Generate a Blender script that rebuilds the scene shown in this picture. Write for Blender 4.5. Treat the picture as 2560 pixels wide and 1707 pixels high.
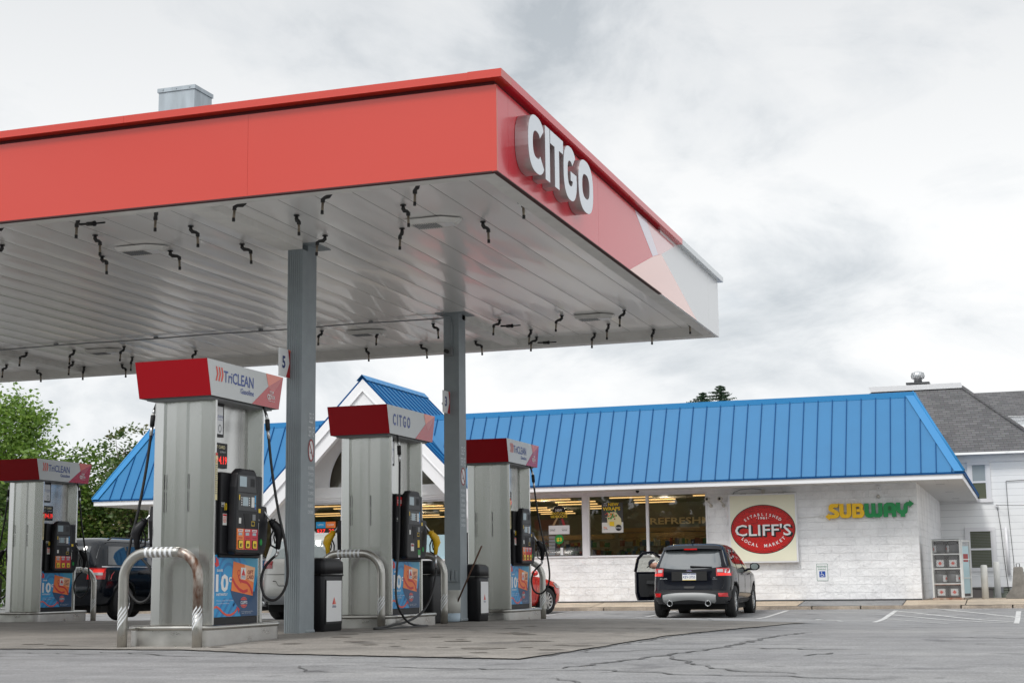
import bpy, math, random
import numpy as np
from math import sin, cos, pi, radians, sqrt, atan2
from mathutils import Vector, Matrix
random.seed(7)
SC = bpy.context.scene
for o in list(bpy.data.objects): bpy.data.objects.remove(o)
COL = SC.collection

# ---------------------------------------------------------------- camera
cam_d = bpy.data.cameras.new('camera'); cam = bpy.data.objects.new('camera', cam_d); COL.objects.link(cam)
YAW, PITCH, ROLL = radians(18.722), radians(8.936), radians(-0.709)
_f = Vector((-sin(YAW)*cos(PITCH), cos(YAW)*cos(PITCH), sin(PITCH)))
_r = Vector((cos(YAW), sin(YAW), 0)); _u = _r.cross(_f)
_r2 = _r*cos(ROLL)+_u*sin(ROLL); _u2 = -_r*sin(ROLL)+_u*cos(ROLL)
cam.matrix_world = Matrix(((_r2.x, _u2.x, -_f.x, 0), (_r2.y, _u2.y, -_f.y, 0), (_r2.z, _u2.z, -_f.z, .59), (0, 0, 0, 1)))
cam_d.sensor_width = 36; cam_d.lens = 3813/2560*36; cam_d.clip_end = 3000; cam_d.clip_start = .1
SC.camera = cam

# ---------------------------------------------------------------- sky, sun, exposure
SUN_EL, SUN_AZ = radians(52), radians(197)          # azimuth clockwise from +Y: behind the camera
sdir = Vector((sin(SUN_AZ)*cos(SUN_EL), cos(SUN_AZ)*cos(SUN_EL), sin(SUN_EL)))
sun_d = bpy.data.lights.new('sun', 'SUN'); sun = bpy.data.objects.new('sun', sun_d); COL.objects.link(sun)
sun.rotation_euler = (-sdir).to_track_quat('-Z', 'Y').to_euler()
sun_d.energy = 1.5; sun_d.angle = radians(14); sun_d.color = (1, .965, .92)
SC.view_settings.view_transform = 'Standard'; SC.view_settings.look = 'None'
SC.view_settings.exposure = 0.2; SC.view_settings.gamma = 1
W = bpy.data.worlds.new('World'); SC.world = W; W.use_nodes = True
def build_world():
    nt = W.node_tree; nt.nodes.clear(); N = nt.nodes.new; L = nt.links.new
    out = N('ShaderNodeOutputWorld'); bg = N('ShaderNodeBackground'); bg.inputs[1].default_value = .1
    sky = N('ShaderNodeTexSky'); sky.sky_type = 'NISHITA'; sky.sun_disc = False
    sky.sun_elevation = SUN_EL; sky.sun_rotation = SUN_AZ
    tc = N('ShaderNodeTexCoord')
    def mapping(sx, sy, sz, loc=(0, 0, 0), rz=0):
        m = N('ShaderNodeMapping'); m.inputs['Scale'].default_value = (sx, sy, sz); m.inputs['Location'].default_value = loc
        m.inputs['Rotation'].default_value = (0, 0, rz); L(tc.outputs['Generated'], m.inputs[0]); return m.outputs[0]
    def noise(v, sc, det, ro=.5, dist=0):
        n = N('ShaderNodeTexNoise'); n.inputs['Scale'].default_value = sc; n.inputs['Detail'].default_value = det
        n.inputs['Roughness'].default_value = ro; n.inputs['Distortion'].default_value = dist; L(v, n.inputs['Vector']); return n.outputs['Fac']
    def ramp(f, stops):
        r = N('ShaderNodeValToRGB'); L(f, r.inputs[0]); e = r.color_ramp.elements
        while len(e) < len(stops): e.new(.5)
        for k, (p, c) in enumerate(stops): e[k].position = p; e[k].color = (*c, 1)
        return r.outputs[0]
    def mix(f, a, b, mode='MIX'):
        m = N('ShaderNodeMix'); m.data_type = 'RGBA'; m.blend_type = mode
        if isinstance(f, float): m.inputs[0].default_value = f
        else: L(f, m.inputs[0])
        L(a, m.inputs[6]); L(b, m.inputs[7]); return m.outputs[2]
    big = noise(mapping(1, 1, 1.7, (6.6, .9, 4.2)), 2.3, 8, .55, .45)
    fine = noise(mapping(1, 1, 1.9, (7.3, 2.0, 4.2)), 6.5, 10, .6, .5)
    mm = N('ShaderNodeMath'); mm.operation = 'MULTIPLY_ADD'; L(fine, mm.inputs[0]); mm.inputs[1].default_value = .68; L(big, mm.inputs[2])
    # cloud radiance (multiplied by .1 in Background)
    cl = ramp(mm.outputs[0], [(.66, (5.4, 5.8, 6.15)), (.76, (6.9, 7.2, 7.45)), (.83, (8.0, 8.2, 8.35)), (.91, (8.7, 8.8, 8.85))])
    # gaps of blue low in the sky
    gap = noise(mapping(1, 1, 2.4, (2.2, 4.1, 1.35)), 2.6, 7, .55, .3)
    gf = ramp(gap, [(.56, (0, 0, 0)), (.68, (1, 1, 1))])
    blue = N('ShaderNodeRGB'); blue.outputs[0].default_value = (6.3, 7.7, 9.0, 1)
    skym = mix(.62, sky.outputs[0], blue.outputs[0])
    sz = N('ShaderNodeSeparateXYZ'); L(tc.outputs['Generated'], sz.inputs[0])
    bank = ramp(sz.outputs['Z'], [(.22, (1, 1, 1)), (.37, (.80, .81, .825)), (.62, (.9, .9, .9)), (.85, (1, 1, 1))])
    low = ramp(sz.outputs['Z'], [(.06, (1, 1, 1)), (.20, (.25, .25, .25))])
    gf = mix(1.0, gf, low, 'MULTIPLY')
    c2 = mix(1.0, mix(gf, cl, skym), bank, 'MULTIPLY')
    # glow of the sun behind the cloud
    geo = N('ShaderNodeVectorMath'); geo.operation = 'DOT_PRODUCT'; L(tc.outputs['Generated'], geo.inputs[0]); geo.inputs[1].default_value = sdir
    mx = N('ShaderNodeMath'); mx.operation = 'MAXIMUM'; L(geo.outputs['Value'], mx.inputs[0]); mx.inputs[1].default_value = 0
    pw = N('ShaderNodeMath'); pw.operation = 'POWER'; L(mx.outputs[0], pw.inputs[0]); pw.inputs[1].default_value = 2.2
    sc_ = N('ShaderNodeMath'); sc_.operation = 'MULTIPLY_ADD'; L(pw.outputs[0], sc_.inputs[0]); sc_.inputs[1].default_value = .9; sc_.inputs[2].default_value = 1
    vm = N('ShaderNodeVectorMath'); vm.operation = 'SCALE'; L(c2, vm.inputs[0]); L(sc_.outputs[0], vm.inputs['Scale'])
    L(vm.outputs[0], bg.inputs[0]); L(bg.outputs[0], out.inputs[0])
build_world()

# ---------------------------------------------------------------- materials
MATS = {}
def mat(name, col=None, rough=.6, metal=0, var=0, vscale=6, bump=0, bscale=40, coat=0, col2=None, spec=.5, stretch=(1, 1, 1), emit=0, trans=0, detail=5, rvar=0, bdist=.01):
    if name in MATS: return MATS[name]
    m = bpy.data.materials.new(name); m.use_nodes = True; MATS[name] = m
    nt = m.node_tree; N = nt.nodes.new; L = nt.links.new
    b = nt.nodes['Principled BSDF']; I = b.inputs
    c = (*col, 1); I['Base Color'].default_value = c; I['Roughness'].default_value = rough; I['Metallic'].default_value = metal
    I['Specular IOR Level'].default_value = spec; I['Coat Weight'].default_value = coat; I['Coat Roughness'].default_value = .04
    if trans: I['Transmission Weight'].default_value = trans
    if emit: I['Emission Color'].default_value = c; I['Emission Strength'].default_value = emit
    if var or bump or rvar:
        tc = N('ShaderNodeTexCoord'); mp = N('ShaderNodeMapping'); mp.inputs['Scale'].default_value = stretch; L(tc.outputs['Object'], mp.inputs[0])
    if var or rvar:
        n = N('ShaderNodeTexNoise'); n.inputs['Scale'].default_value = vscale; n.inputs['Detail'].default_value = detail; n.inputs['Roughness'].default_value = .6; L(mp.outputs[0], n.inputs['Vector'])
        if var:
            r = N('ShaderNodeValToRGB'); L(n.outputs['Fac'], r.inputs[0])
            c2 = col2 or [min(1, v*(1+var)) for v in col]
            r.color_ramp.elements[0].position = .32; r.color_ramp.elements[1].position = .68
            r.color_ramp.elements[0].color = (*[v*(1-var) if not col2 else v for v in col], 1); r.color_ramp.elements[1].color = (*c2, 1)
            L(r.outputs[0], I['Base Color'])
        if rvar:
            mr = N('ShaderNodeMapRange'); mr.inputs[1].default_value = .3; mr.inputs[2].default_value = .7
            mr.inputs[3].default_value = max(0, rough-rvar); mr.inputs[4].default_value = min(1, rough+rvar); L(n.outputs['Fac'], mr.inputs[0]); L(mr.outputs[0], I['Roughness'])
    if bump:
        n2 = N('ShaderNodeTexNoise'); n2.inputs['Scale'].default_value = bscale; n2.inputs['Detail'].default_value = 4; L(mp.outputs[0], n2.inputs['Vector'])
        bp = N('ShaderNodeBump'); bp.inputs['Strength'].default_value = bump; bp.inputs['Distance'].default_value = bdist; L(n2.outputs['Fac'], bp.inputs['Height']); L(bp.outputs[0], I['Normal'])
    return m
def glass_mat(name, tint, rough=.02, clear=.5):
    """window glass: mirror reflection by fresnel over clear tinted glass"""
    if name in MATS: return MATS[name]
    m = bpy.data.materials.new(name); m.use_nodes = True; MATS[name] = m; nt = m.node_tree; nt.nodes.clear(); N = nt.nodes.new; L = nt.links.new
    out = N('ShaderNodeOutputMaterial'); g = N('ShaderNodeBsdfGlossy'); g.inputs['Roughness'].default_value = rough
    t = N('ShaderNodeBsdfTransparent'); t.inputs[0].default_value = (*tint, 1)
    fr = N('ShaderNodeFresnel'); fr.inputs[0].default_value = 1.5
    ma = N('ShaderNodeMath'); ma.operation = 'MULTIPLY_ADD'; L(fr.outputs[0], ma.inputs[0]); ma.inputs[1].default_value = 1.6; ma.inputs[2].default_value = clear; ma.use_clamp = True
    mx = N('ShaderNodeMixShader'); L(ma.outputs[0], mx.inputs[0]); L(t.outputs[0], mx.inputs[1]); L(g.outputs[0], mx.inputs[2]); L(mx.outputs[0], out.inputs[0])
    return m

# ---------------------------------------------------------------- mesh helper
class Fr:
    """a flat frame: origin, u, v axes (n = u x v)"""
    def __init__(s, O, U, V):
        s.O = Vector(O); s.U = Vector(U).normalized(); s.V = Vector(V).normalized(); s.N = s.U.cross(s.V)
    def p(s, a, b, c=0): return s.O + s.U*a + s.V*b + s.N*c
_txt = {}
def text_data(t, bold=0.0, res=2):
    k = (t, bold)
    if k not in _txt:
        c = bpy.data.curves.new('t', 'FONT'); c.body = t; c.size = 1; c.offset = bold; c.resolution_u = res
        o = bpy.data.objects.new('t', c); COL.objects.link(o)
        me = bpy.data.meshes.new_from_object(o)
        V = [tuple(v.co) for v in me.vertices]; F = [tuple(p.vertices) for p in me.polygons]
        xs = [v[0] for v in V] or [0, 1]; ys = [v[1] for v in V] or [0, 1]
        _txt[k] = (V, F, min(xs), max(xs), min(ys), max(ys))
        bpy.data.objects.remove(o); bpy.data.curves.remove(c); bpy.data.meshes.remove(me)
    return _txt[k]
class MB:
    def __init__(s): s.v = []; s.f = []; s.m = []; s.sm = []; s.mats = []; s.cur = 0; s.smooth = False
    def mat(s, m):
        if isinstance(m, str): m = MATS[m]
        if m not in s.mats: s.mats.append(m)
        s.cur = s.mats.index(m); return s
    def face(s, idx): s.f.append(tuple(idx)); s.m.append(s.cur); s.sm.append(s.smooth)
    def poly(s, pts):
        n = len(s.v); s.v.extend(tuple(p) for p in pts); s.face(range(n, n+len(pts)))
    def box(s, x0, x1, y0, y1, z0, z1):
        n = len(s.v); s.v.extend([(x0, y0, z0), (x1, y0, z0), (x1, y1, z0), (x0, y1, z0), (x0, y0, z1), (x1, y0, z1), (x1, y1, z1), (x0, y1, z1)])
        for q in ((3, 2, 1, 0), (4, 5, 6, 7), (0, 1, 5, 4), (1, 2, 6, 5), (2, 3, 7, 6), (3, 0, 4, 7)): s.face([n+i for i in q])
    def fbox(s, F, a0, a1, b0, b1, c0, c1): s.prism(F, [(a0, b0), (a1, b0), (a1, b1), (a0, b1)], c0, c1)
    def flat(s, F, pts, c): s.poly([F.p(a, b, c) for a, b in pts])
    def rect(s, F, a0, a1, b0, b1, c): s.flat(F, [(a0, b0), (a1, b0), (a1, b1), (a0, b1)], c)
    def prism(s, F, pts, c0, c1):
        ar = sum(pts[i][0]*pts[(i+1) % len(pts)][1]-pts[(i+1) % len(pts)][0]*pts[i][1] for i in range(len(pts)))
        if ar < 0: pts = pts[::-1]
        if c1 < c0: c0, c1 = c1, c0
        n = len(s.v); k = len(pts)
        s.v.extend(tuple(F.p(a, b, c0)) for a, b in pts); s.v.extend(tuple(F.p(a, b, c1)) for a, b in pts)
        sm = s.smooth; s.smooth = False
        s.face([n+i for i in range(k)][::-1]); s.face([n+k+i for i in range(k)])
        s.smooth = sm
        for i in range(k): j = (i+1) % k; s.face([n+i, n+j, n+k+j, n+k+i])
    def tube(s, path, r, seg=8, cap=True):
        P = [Vector(p) for p in path]; R = r if isinstance(r, (list, tuple)) else [r]*len(P)
        T = []
        for i in range(len(P)):
            a = P[max(0, i-1)]; b = P[min(len(P)-1, i+1)]; T.append((b-a).normalized())
        ref = Vector((0, 0, 1)) if abs(T[0].z) < .9 else Vector((1, 0, 0))
        X = T[0].cross(ref).normalized(); n = len(s.v); old = s.smooth
        for i, p in enumerate(P):
            X = (X-T[i]*X.dot(T[i])).normalized(); Y = T[i].cross(X)
            for k in range(seg):
                a = 2*pi*k/seg; s.v.append(tuple(p+(X*cos(a)+Y*sin(a))*R[i]))
        s.smooth = True
        for i in range(len(P)-1):
            for k in range(seg):
                k2 = (k+1) % seg; s.face([n+i*seg+k, n+i*seg+k2, n+(i+1)*seg+k2, n+(i+1)*seg+k])
        s.smooth = False
        if cap:
            s.face([n+k for k in range(seg)][::-1]); s.face([n+(len(P)-1)*seg+k for k in range(seg)])
        s.smooth = old
    def lathe(s, prof, O=(0, 0, 0), seg=20, axis='z', smooth=True, caps=True):
        n = len(s.v); old = s.smooth; s.smooth = smooth
        for (r, z) in prof:
            for k in range(seg):
                a = 2*pi*k/seg; q = (r*cos(a), r*sin(a), z)
                if axis == 'x': q = (q[2], q[0], q[1])
                if axis == 'y': q = (q[1], q[2], q[0])
                s.v.append((q[0]+O[0], q[1]+O[1], q[2]+O[2]))
        for i in range(len(prof)-1):
            for k in range(seg):
                k2 = (k+1) % seg; s.face([n+i*seg+k, n+i*seg+k2, n+(i+1)*seg+k2, n+(i+1)*seg+k])
        s.smooth = False
        if caps and prof[0][0] > 1e-4: s.face([n+k for k in range(seg)][::-1])
        if caps and prof[-1][0] > 1e-4: s.face([n+(len(prof)-1)*seg+k for k in range(seg)])
        s.smooth = old
    def grid(s, fn, nu, nv, smooth=True):
        n = len(s.v); old = s.smooth; s.smooth = smooth
        for j in range(nv+1):
            for i in range(nu+1): s.v.append(tuple(fn(i/nu, j/nv)))
        for j in range(nv):
            for i in range(nu):
                a = n+j*(nu+1)+i; s.face([a, a+1, a+nu+2, a+nu+1])
        s.smooth = old
    def text(s, F, t, a, b, h, c=.002, align='C', bold=0.0, w=None, c0=None, fn=None):
        """lettering of cap height h, baseline at b; w = total width (stretches)"""
        V, Fc, x0, x1, y0, y1 = text_data(t, bold)
        cap = .73; k = h/cap; kx = k if w is None else w/(x1-x0)
        off = {'L': -x0, 'C': -(x0+x1)/2, 'R': -x1}[align]
        n = len(s.v)
        if c0 is None:
            for v in V:
                p = (a+(v[0]+off)*kx, b+v[1]*k); p = fn(*p) if fn else p
                s.v.append(tuple(F.p(p[0], p[1], c)))
            for q in Fc: s.face([n+i for i in q])
        else:
            m = len(V)
            for cc in (c0, c):
                for v in V:
                    p = (a+(v[0]+off)*kx, b+v[1]*k); p = fn(*p) if fn else p
                    s.v.append(tuple(F.p(p[0], p[1], cc)))
            ed = {}
            for q in Fc:
                s.face([n+m+i for i in q]); s.face([n+i for i in q][::-1])
                for i in range(len(q)):
                    e = (q[i], q[(i+1) % len(q)]); ed[e] = 1
            for (i, j) in ed:
                if (j, i) not in ed: s.face([n+i, n+j, n+m+j, n+m+i])
    def disc(s, F, a, b, ra, rb, c, seg=40, t0=0, t1=2*pi):
        s.flat(F, [(a+ra*cos(t0+(t1-t0)*k/seg), b+rb*sin(t0+(t1-t0)*k/seg)) for k in range(seg)], c)
    def ring(s, F, a, b, ra, rb, w, c, seg=40, t0=0, t1=2*pi):
        for k in range(seg):
            q = []
            for (kk, d) in ((k, 0), (k+1, 0), (k+1, w), (k, w)):
                t = t0+(t1-t0)*kk/seg; q.append((a+(ra-d)*cos(t), b+(rb-d)*sin(t)))
            s.flat(F, q[::-1] if t1 < t0 else q, c)
    def band(s, F, pts, w, c):
        for i in range(len(pts)-1):
            (x0, y0), (x1, y1) = pts[i], pts[i+1]; d = sqrt((x1-x0)**2+(y1-y0)**2) or 1; nx, ny = -(y1-y0)/d*w/2, (x1-x0)/d*w/2
            s.flat(F, [(x0-nx, y0-ny), (x1-nx, y1-ny), (x1+nx, y1+ny), (x0+nx, y0+ny)], c)
    def mesh(s, name):
        me = bpy.data.meshes.new(name); me.from_pydata(s.v, [], s.f)
        for m in s.mats: me.materials.append(m)
        if s.f:
            me.polygons.foreach_set('material_index', s.m); me.polygons.foreach_set('use_smooth', s.sm)
        me.update(); return me
    def build(s, name, parent=None, loc=(0, 0, 0), rz=0, bevel=0, autosmooth=0):
        o = bpy.data.objects.new(name, s.mesh(name)); COL.objects.link(o); o.location = loc; o.rotation_euler = (0, 0, rz)
        if parent: o.parent = parent
        if bevel:
            b = o.modifiers.new('b', 'BEVEL'); b.width = bevel; b.segments = 2; b.limit_method = 'ANGLE'; b.angle_limit = radians(40)
        return o
def tag(o, label=None, cat=None, group=None, kind=None):
    if label: o['label'] = label
    if cat: o['category'] = cat
    if group: o['group'] = group
    if kind: o['kind'] = kind
    return o
def thing(name, label, cat, loc=(0, 0, 0), rz=0, group=None):
    o = bpy.data.objects.new(name, None); COL.objects.link(o); o.location = loc; o.rotation_euler = (0, 0, rz); o.empty_display_size = .2
    return tag(o, label, cat, group)
def copy_tree(o, parent=None):
    c = o.copy(); COL.objects.link(c); c.parent = parent
    for ch in o.children: copy_tree(ch, c)
    return c
def arc(cx, cy, r, a0, a1, n, ry=None):
    ry = r if ry is None else ry
    return [(cx+r*cos(a0+(a1-a0)*k/n), cy+ry*sin(a0+(a1-a0)*k/n)) for k in range(n+1)]
def rrect(x0, x1, y0, y1, r, n=4):
    return arc(x1-r, y0+r, r, -pi/2, 0, n)+arc(x1-r, y1-r, r, 0, pi/2, n)+arc(x0+r, y1-r, r, pi/2, pi, n)+arc(x0+r, y0+r, r, pi, 1.5*pi, n)
GK = [(-80, -.3), (0, -.12), (8, -.07), (12, -.05), (14, -.04), (16.5, 0), (20, 0), (24, -.036), (25.5, -.06), (28, -.12), (30, -.18), (34, -.26), (35.2, -.268), (37.3, -.228), (39.2, -.19), (48, -.19), (60, -.3), (300, -.6)]
BK = [(-80, 0), (14, 0), (20, .07), (28, .14), (33, .14), (37, .04), (39, 0), (400, 0)]
def _pl(K, y):
    for (a, za), (b, zb) in zip(K, K[1:]):
        if y <= b: return za+(zb-za)*(y-a)/(b-a)
    return K[-1][1]
def g(y, x=-20): return _pl(GK, y)-max(0, min(1, (x+7)/5))*_pl(BK, y)

mat('white_paint', (.80, .80, .80), .55, var=.05, vscale=2, bump=.15, bscale=60)
mat('white_trim', (.84, .84, .85), .4)
mat('white_gloss', (.85, .86, .88), .18, coat=.5)
mat('black_plastic', (.010, .010, .012), .45, spec=.3, bump=.1, bscale=120)
mat('black_matte', (.015, .015, .016), .7)
mat('rubber', (.016, .016, .017), .55)
mat('dark_grey', (.05, .052, .055), .5)
mat('mid_grey', (.22, .23, .24), .5)
mat('silver', (.6, .61, .62), .3, metal=.9)
mat('chrome', (.8, .8, .82), .08, metal=1)
mat('red_paint', (.42, .006, .012), .28, coat=.3)
mat('fascia_red', (.58, .040, .021), .24, coat=.3, bump=.015, bscale=3, bdist=.05)
mat('sign_white', (.78, .79, .80), .3)
mat('ink_white', (.80, .80, .80), .5)
mat('ink_navy', (.012, .03, .16), .45)
mat('ink_black', (.01, .01, .01), .5)
mat('ink_red', (.62, .015, .02), .4)
mat('ink_dkred', (.3, .01, .012), .4)
mat('ink_orange', (.85, .2, .03), .4)
mat('ink_yellow', (.9, .62, .02), .4)
mat('ink_green', (.01, .3, .05), .4)
mat('ink_blue', (.01, .3, .62), .35)
mat('ink_dkblue', (.008, .06, .16), .35)
mat('ink_cream', (.8, .72, .42), .5)
mat('facet_salmon', (.82, .2, .13), .25, coat=.3)
mat('facet_red', (.5, .02, .03), .25, coat=.3)
mat('facet_rose', (.55, .09, .09), .25, coat=.3)
mat('led_red', (1, .03, .02), .5, emit=.8)
mat('led_green', (.1, .9, .15), .5, emit=.6)
mat('lcd', (.35, .45, .5), .2)
mat('galv', (.38, .42, .45), .42, metal=.7, var=.12, vscale=9, bump=.05, bscale=60, stretch=(1, 1, .2))
# ================================================================ GROUND
def asphalt_mat(name, base, dark, light, stain=.5, scale=1.0):
    m = bpy.data.materials.new(name); m.use_nodes = True; MATS[name] = m
    nt = m.node_tree; N = nt.nodes.new; L = nt.links.new; b = nt.nodes['Principled BSDF']
    tc = N('ShaderNodeTexCoord')
    def nz(sc, det, st=(1, 1, 1), rough=.6):
        mp = N('ShaderNodeMapping'); mp.inputs['Scale'].default_value = st; L(tc.outputs['Object'], mp.inputs[0])
        n = N('ShaderNodeTexNoise'); n.inputs['Scale'].default_value = sc; n.inputs['Detail'].default_value = det; n.inputs['Roughness'].default_value = rough; L(mp.outputs[0], n.inputs['Vector']); return n.outputs['Fac']
    def ramp(f, stops):
        r = N('ShaderNodeValToRGB'); L(f, r.inputs[0]); e = r.color_ramp.elements
        while len(e) < len(stops): e.new(.5)
        for k, (p, c) in enumerate(stops): e[k].position = p; e[k].color = (*c, 1)
        return r.outputs[0]
    def mul(a, c, f=1.0):
        x = N('ShaderNodeMix'); x.data_type = 'RGBA'; x.blend_type = 'MULTIPLY'; x.inputs[0].default_value = f; L(a, x.inputs[6]); L(c, x.inputs[7]); return x.outputs[2]
    big = ramp(nz(.35*scale, 5), [(.3, dark), (.5, base), (.72, light)])
    agg = ramp(nz(48, 4, rough=.85), [(.3, (.5, .5, .5)), (.5, (1, 1, 1)), (.75, (1.45, 1.45, 1.45))])
    med = ramp(nz(3.2, 6), [(.3, (.85, .85, .85)), (.7, (1.1, 1.1, 1.1))])
    st = ramp(nz(1.3, 3, (1, .9, 1), .45), [(.63, (1, 1, 1)), (.69, (1-stain, 1-stain, 1-stain*.97))])
    spots = ramp(nz(4.5, 2, (1, .8, 1), .4), [(.68, (1, 1, 1)), (.73, (1-stain*.8,)*3)])
    streak = ramp(nz(.9, 4, (.35, 2.4, 1)), [(.35, (.86, .86, .86)), (.6, (1.06, 1.06, 1.06))])
    c = mul(mul(mul(mul(mul(big, agg), med), st, .8), spots, .8), streak)
    L(c, b.inputs['Base Color']); b.inputs['Roughness'].default_value = .82
    n2 = nz(55, 4, rough=.75); bp = N('ShaderNodeBump'); bp.inputs['Strength'].default_value = .5; bp.inputs['Distance'].default_value = .006; L(n2, bp.inputs['Height']); L(bp.outputs[0], b.inputs['Normal'])
    return m
asphalt_mat('asphalt', (.24, .24, .243), (.205, .205, .21), (.285, .284, .282), .4)
asphalt_mat('slab_concrete', (.262, .242, .218), (.20, .184, .166), (.31, .288, .262), .5, 1.6)
asphalt_mat('crack_fill', (.145, .145, .147), (.07, .07, .072), (.17, .17, .17), .2)
asphalt_mat('pavement_concrete', (.50, .41, .31), (.40, .34, .27), (.56, .47, .37), .25, 1.4)
asphalt_mat('kerb_stone', (.36, .30, .24), (.20, .17, .14), (.46, .39, .32), .4, 5)
mat('oil_stain', (.17, .15, .13), .6, var=.2, vscale=9); mat('grass', (.05, .09, .02), .9, var=.5, vscale=2)
ys = sorted(set([k[0] for k in GK]+[k[0] for k in BK]+[14+.5*k for k in range(52)])); mb = MB().mat('asphalt')
xs = [-300, -80, -30, -12, -9]+[-7+.5*k for k in range(11)]+[0, 5, 12, 30, 80, 300]
for y0, y1 in zip(ys, ys[1:]):
    for x0, x1 in zip(xs, xs[1:]): mb.poly([(x0, y0, g(y0, x0)), (x1, y0, g(y0, x1)), (x1, y1, g(y1, x1)), (x0, y1, g(y1, x0))])
tag(mb.build('ground'), kind='structure')
# concrete slab under the canopy
def front_edge(x):
    K = [(-40, 13.9), (-10.5, 13.62), (-9.2, 13.55), (-8.0, 13.5), (-7.3, 13.1), (-6.6, 12.8), (-4.1, 12.2)]
    for (a, ya), (b, yb) in zip(K, K[1:]):
        if x <= b: return ya+(yb-ya)*(x-a)/(b-a)
    return 12.2
def right_edge(y): return -4.1+(y-12.2)*.055 if y < 21 else -3.62
mb = MB().mat('slab_concrete'); rr = random.Random(3)
NX = 150; cols = []
for i in range(NX+1):
    t = i/NX; x0 = -34+(1-(1-t)**2.2)*(34-4.1)
    yf = front_edge(x0)+rr.uniform(-.035, .035); col = []
    for j in range(61):
        y = yf+(26.6-yf)*j/60; x = x0+(t**6)*(right_edge(y)+4.1)+(rr.uniform(-.025, .025) if i == NX else 0); col.append((x, y, g(y, x)+.011))
    cols.append(col)
for i in range(NX):
    for j in range(60): mb.poly([cols[i][j], cols[i+1][j], cols[i+1][j+1], cols[i][j+1]])
mb.mat('crack_fill')
for y in (17.3, 20.6, 23.2):
    for k in range(40):
        xa = -30+k*.65; mb.poly([(x_, y_, g(y_, x_)+.016) for x_, y_ in ((xa, y-.012), (xa+.65, y-.012), (xa+.65, y+.012), (xa, y+.012))])
tag(mb.build('concrete_slab'), kind='structure')
# sealed and open cracks
rr = random.Random(11)
def crack(pts, w, jit=.05, step=.12):
    P = []
    for (x0, y0), (x1, y1) in zip(pts, pts[1:]):
        n = max(1, int(sqrt((x1-x0)**2+(y1-y0)**2)/step))
        for k in range(n): t = k/n; P.append((x0+(x1-x0)*t+rr.uniform(-jit, jit), y0+(y1-y0)*t+rr.uniform(-jit, jit)*1.3))
    P.append(pts[-1]); n = len(P)
    for i in range(n-1):
        (x0, y0), (x1, y1) = P[i], P[i+1]; d = sqrt((x1-x0)**2+(y1-y0)**2) or 1; nx, ny = -(y1-y0)/d, (x1-x0)/d
        wa = w*.55*(.5+.6*abs(sin(i*1.7)))*min(1, i/3+.15)*min(1, (n-i)/3); wb = w*.55*(.5+.6*abs(sin((i+1)*1.7)))*min(1, (i+1)/3+.15)*min(1, (n-i-1)/3+.1)
        crk.poly([(x, y, g(y, x)+.005) for x, y in ((x0-nx*wa, y0-ny*wa), (x1-nx*wb, y1-ny*wb), (x1+nx*wb, y1+ny*wb), (x0+nx*wa, y0+ny*wa))])
crk = MB().mat('crack_fill')
crack([(-2.6, 18.6), (-2.75, 16.2), (-2.8, 14.2), (-3.1, 12.6), (-3.35, 11.4), (-3.4, 11.1)], .045)
crack([(-3.4, 11.1), (-3.9, 10.95), (-4.9, 11.2)], .04); crack([(-2.75, 14.3), (-2.2, 14.1), (-1.9, 13.9), (-1.6, 14.0)], .04)
crack([(-2.8, 14.0), (-3.3, 13.9), (-4.0, 13.2)], .035); crack([(-3.0, 12.8), (-2.5, 11.7), (-2.15, 11.0), (-1.6, 10.7)], .035)
crack([(-3.6, 10.9), (-3.0, 10.95), (-2.4, 10.6), (-1.4, 10.35), (-.9, 10.2)], .035); crack([(-1.9, 12.9), (-1.7, 13.4)], .07)
crack([(-2.25, 12.0), (-2.05, 12.1)], .08); crack([(-3.2, 10.1), (-2.9, 9.7), (-2.8, 9.3), (-2.9, 9.0)], .03)
crack([(-3.9, 9.9), (-3.3, 10.0)], .025); crack([(-8.8, 13.15), (-8.2, 12.9), (-7.6, 12.5), (-7.2, 12.45)], .035)
crack([(-11, 13.0), (-9.6, 12.9), (-8.4, 12.75)], .03); crack([(-4.9, 11.4), (-5.6, 11.2), (-5.3, 10.6), (-4.7, 10.4)], .02)
crack([(-1.2, 16.9), (-.3, 16.2), (.8, 15.7), (2.2, 15.3)], .03); crack([(-6.9, 33.4), (-6.8, 32.0), (-6.4, 31.2), (-6.2, 30.6)], .05)
crack([(-4.08, 12.35), (-3.95, 14), (-3.8, 16.5), (-3.68, 19), (-3.6, 21)], .025, .04); crack([(-4.1, 12.1), (-5.2, 12.4), (-6.6, 12.72), (-7.3, 13.05)], .014, .04)
for k in range(90):
    x = rr.uniform(-9, 3); y = rr.uniform(8.5, 20); a = rr.uniform(.1, .5); crack([(x, y), (x+a, y+rr.uniform(-.05, .05))], rr.uniform(.006, .015), .01)
crk.mat('oil_stain')
for k in range(85):
    x = rr.uniform(-10.5, -4.2); y = rr.uniform(12.9, 20) if k < 80 else rr.uniform(17, 25); r_ = rr.uniform(.02, .09)*(1.7 if k % 9 == 0 else 1)
    if y < front_edge(x)+.3 or (-9.2 < x < -7.9 and (14 < y < 16 or 18.4 < y < 20.7 or 23 < y)): continue
    crk.poly([(x+r_*1.5*cos(t)*(1+.3*sin(3*t+k)), y+r_*sin(t)*(1+.25*cos(2*t+k)), g(y+r_*sin(t), x)+.0155) for t in [i*pi/6 for i in range(12)]])
tag(crk.build('asphalt_cracks'), kind='structure')

# ---- store frame (local u along the wall, v into the store)
SA = .0061; SX, SY = -2.835, 40.715
def SP(u, v, z): return Vector((SX+u*cos(SA)-v*sin(SA), SY+u*sin(SA)+v*cos(SA), z))
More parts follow.
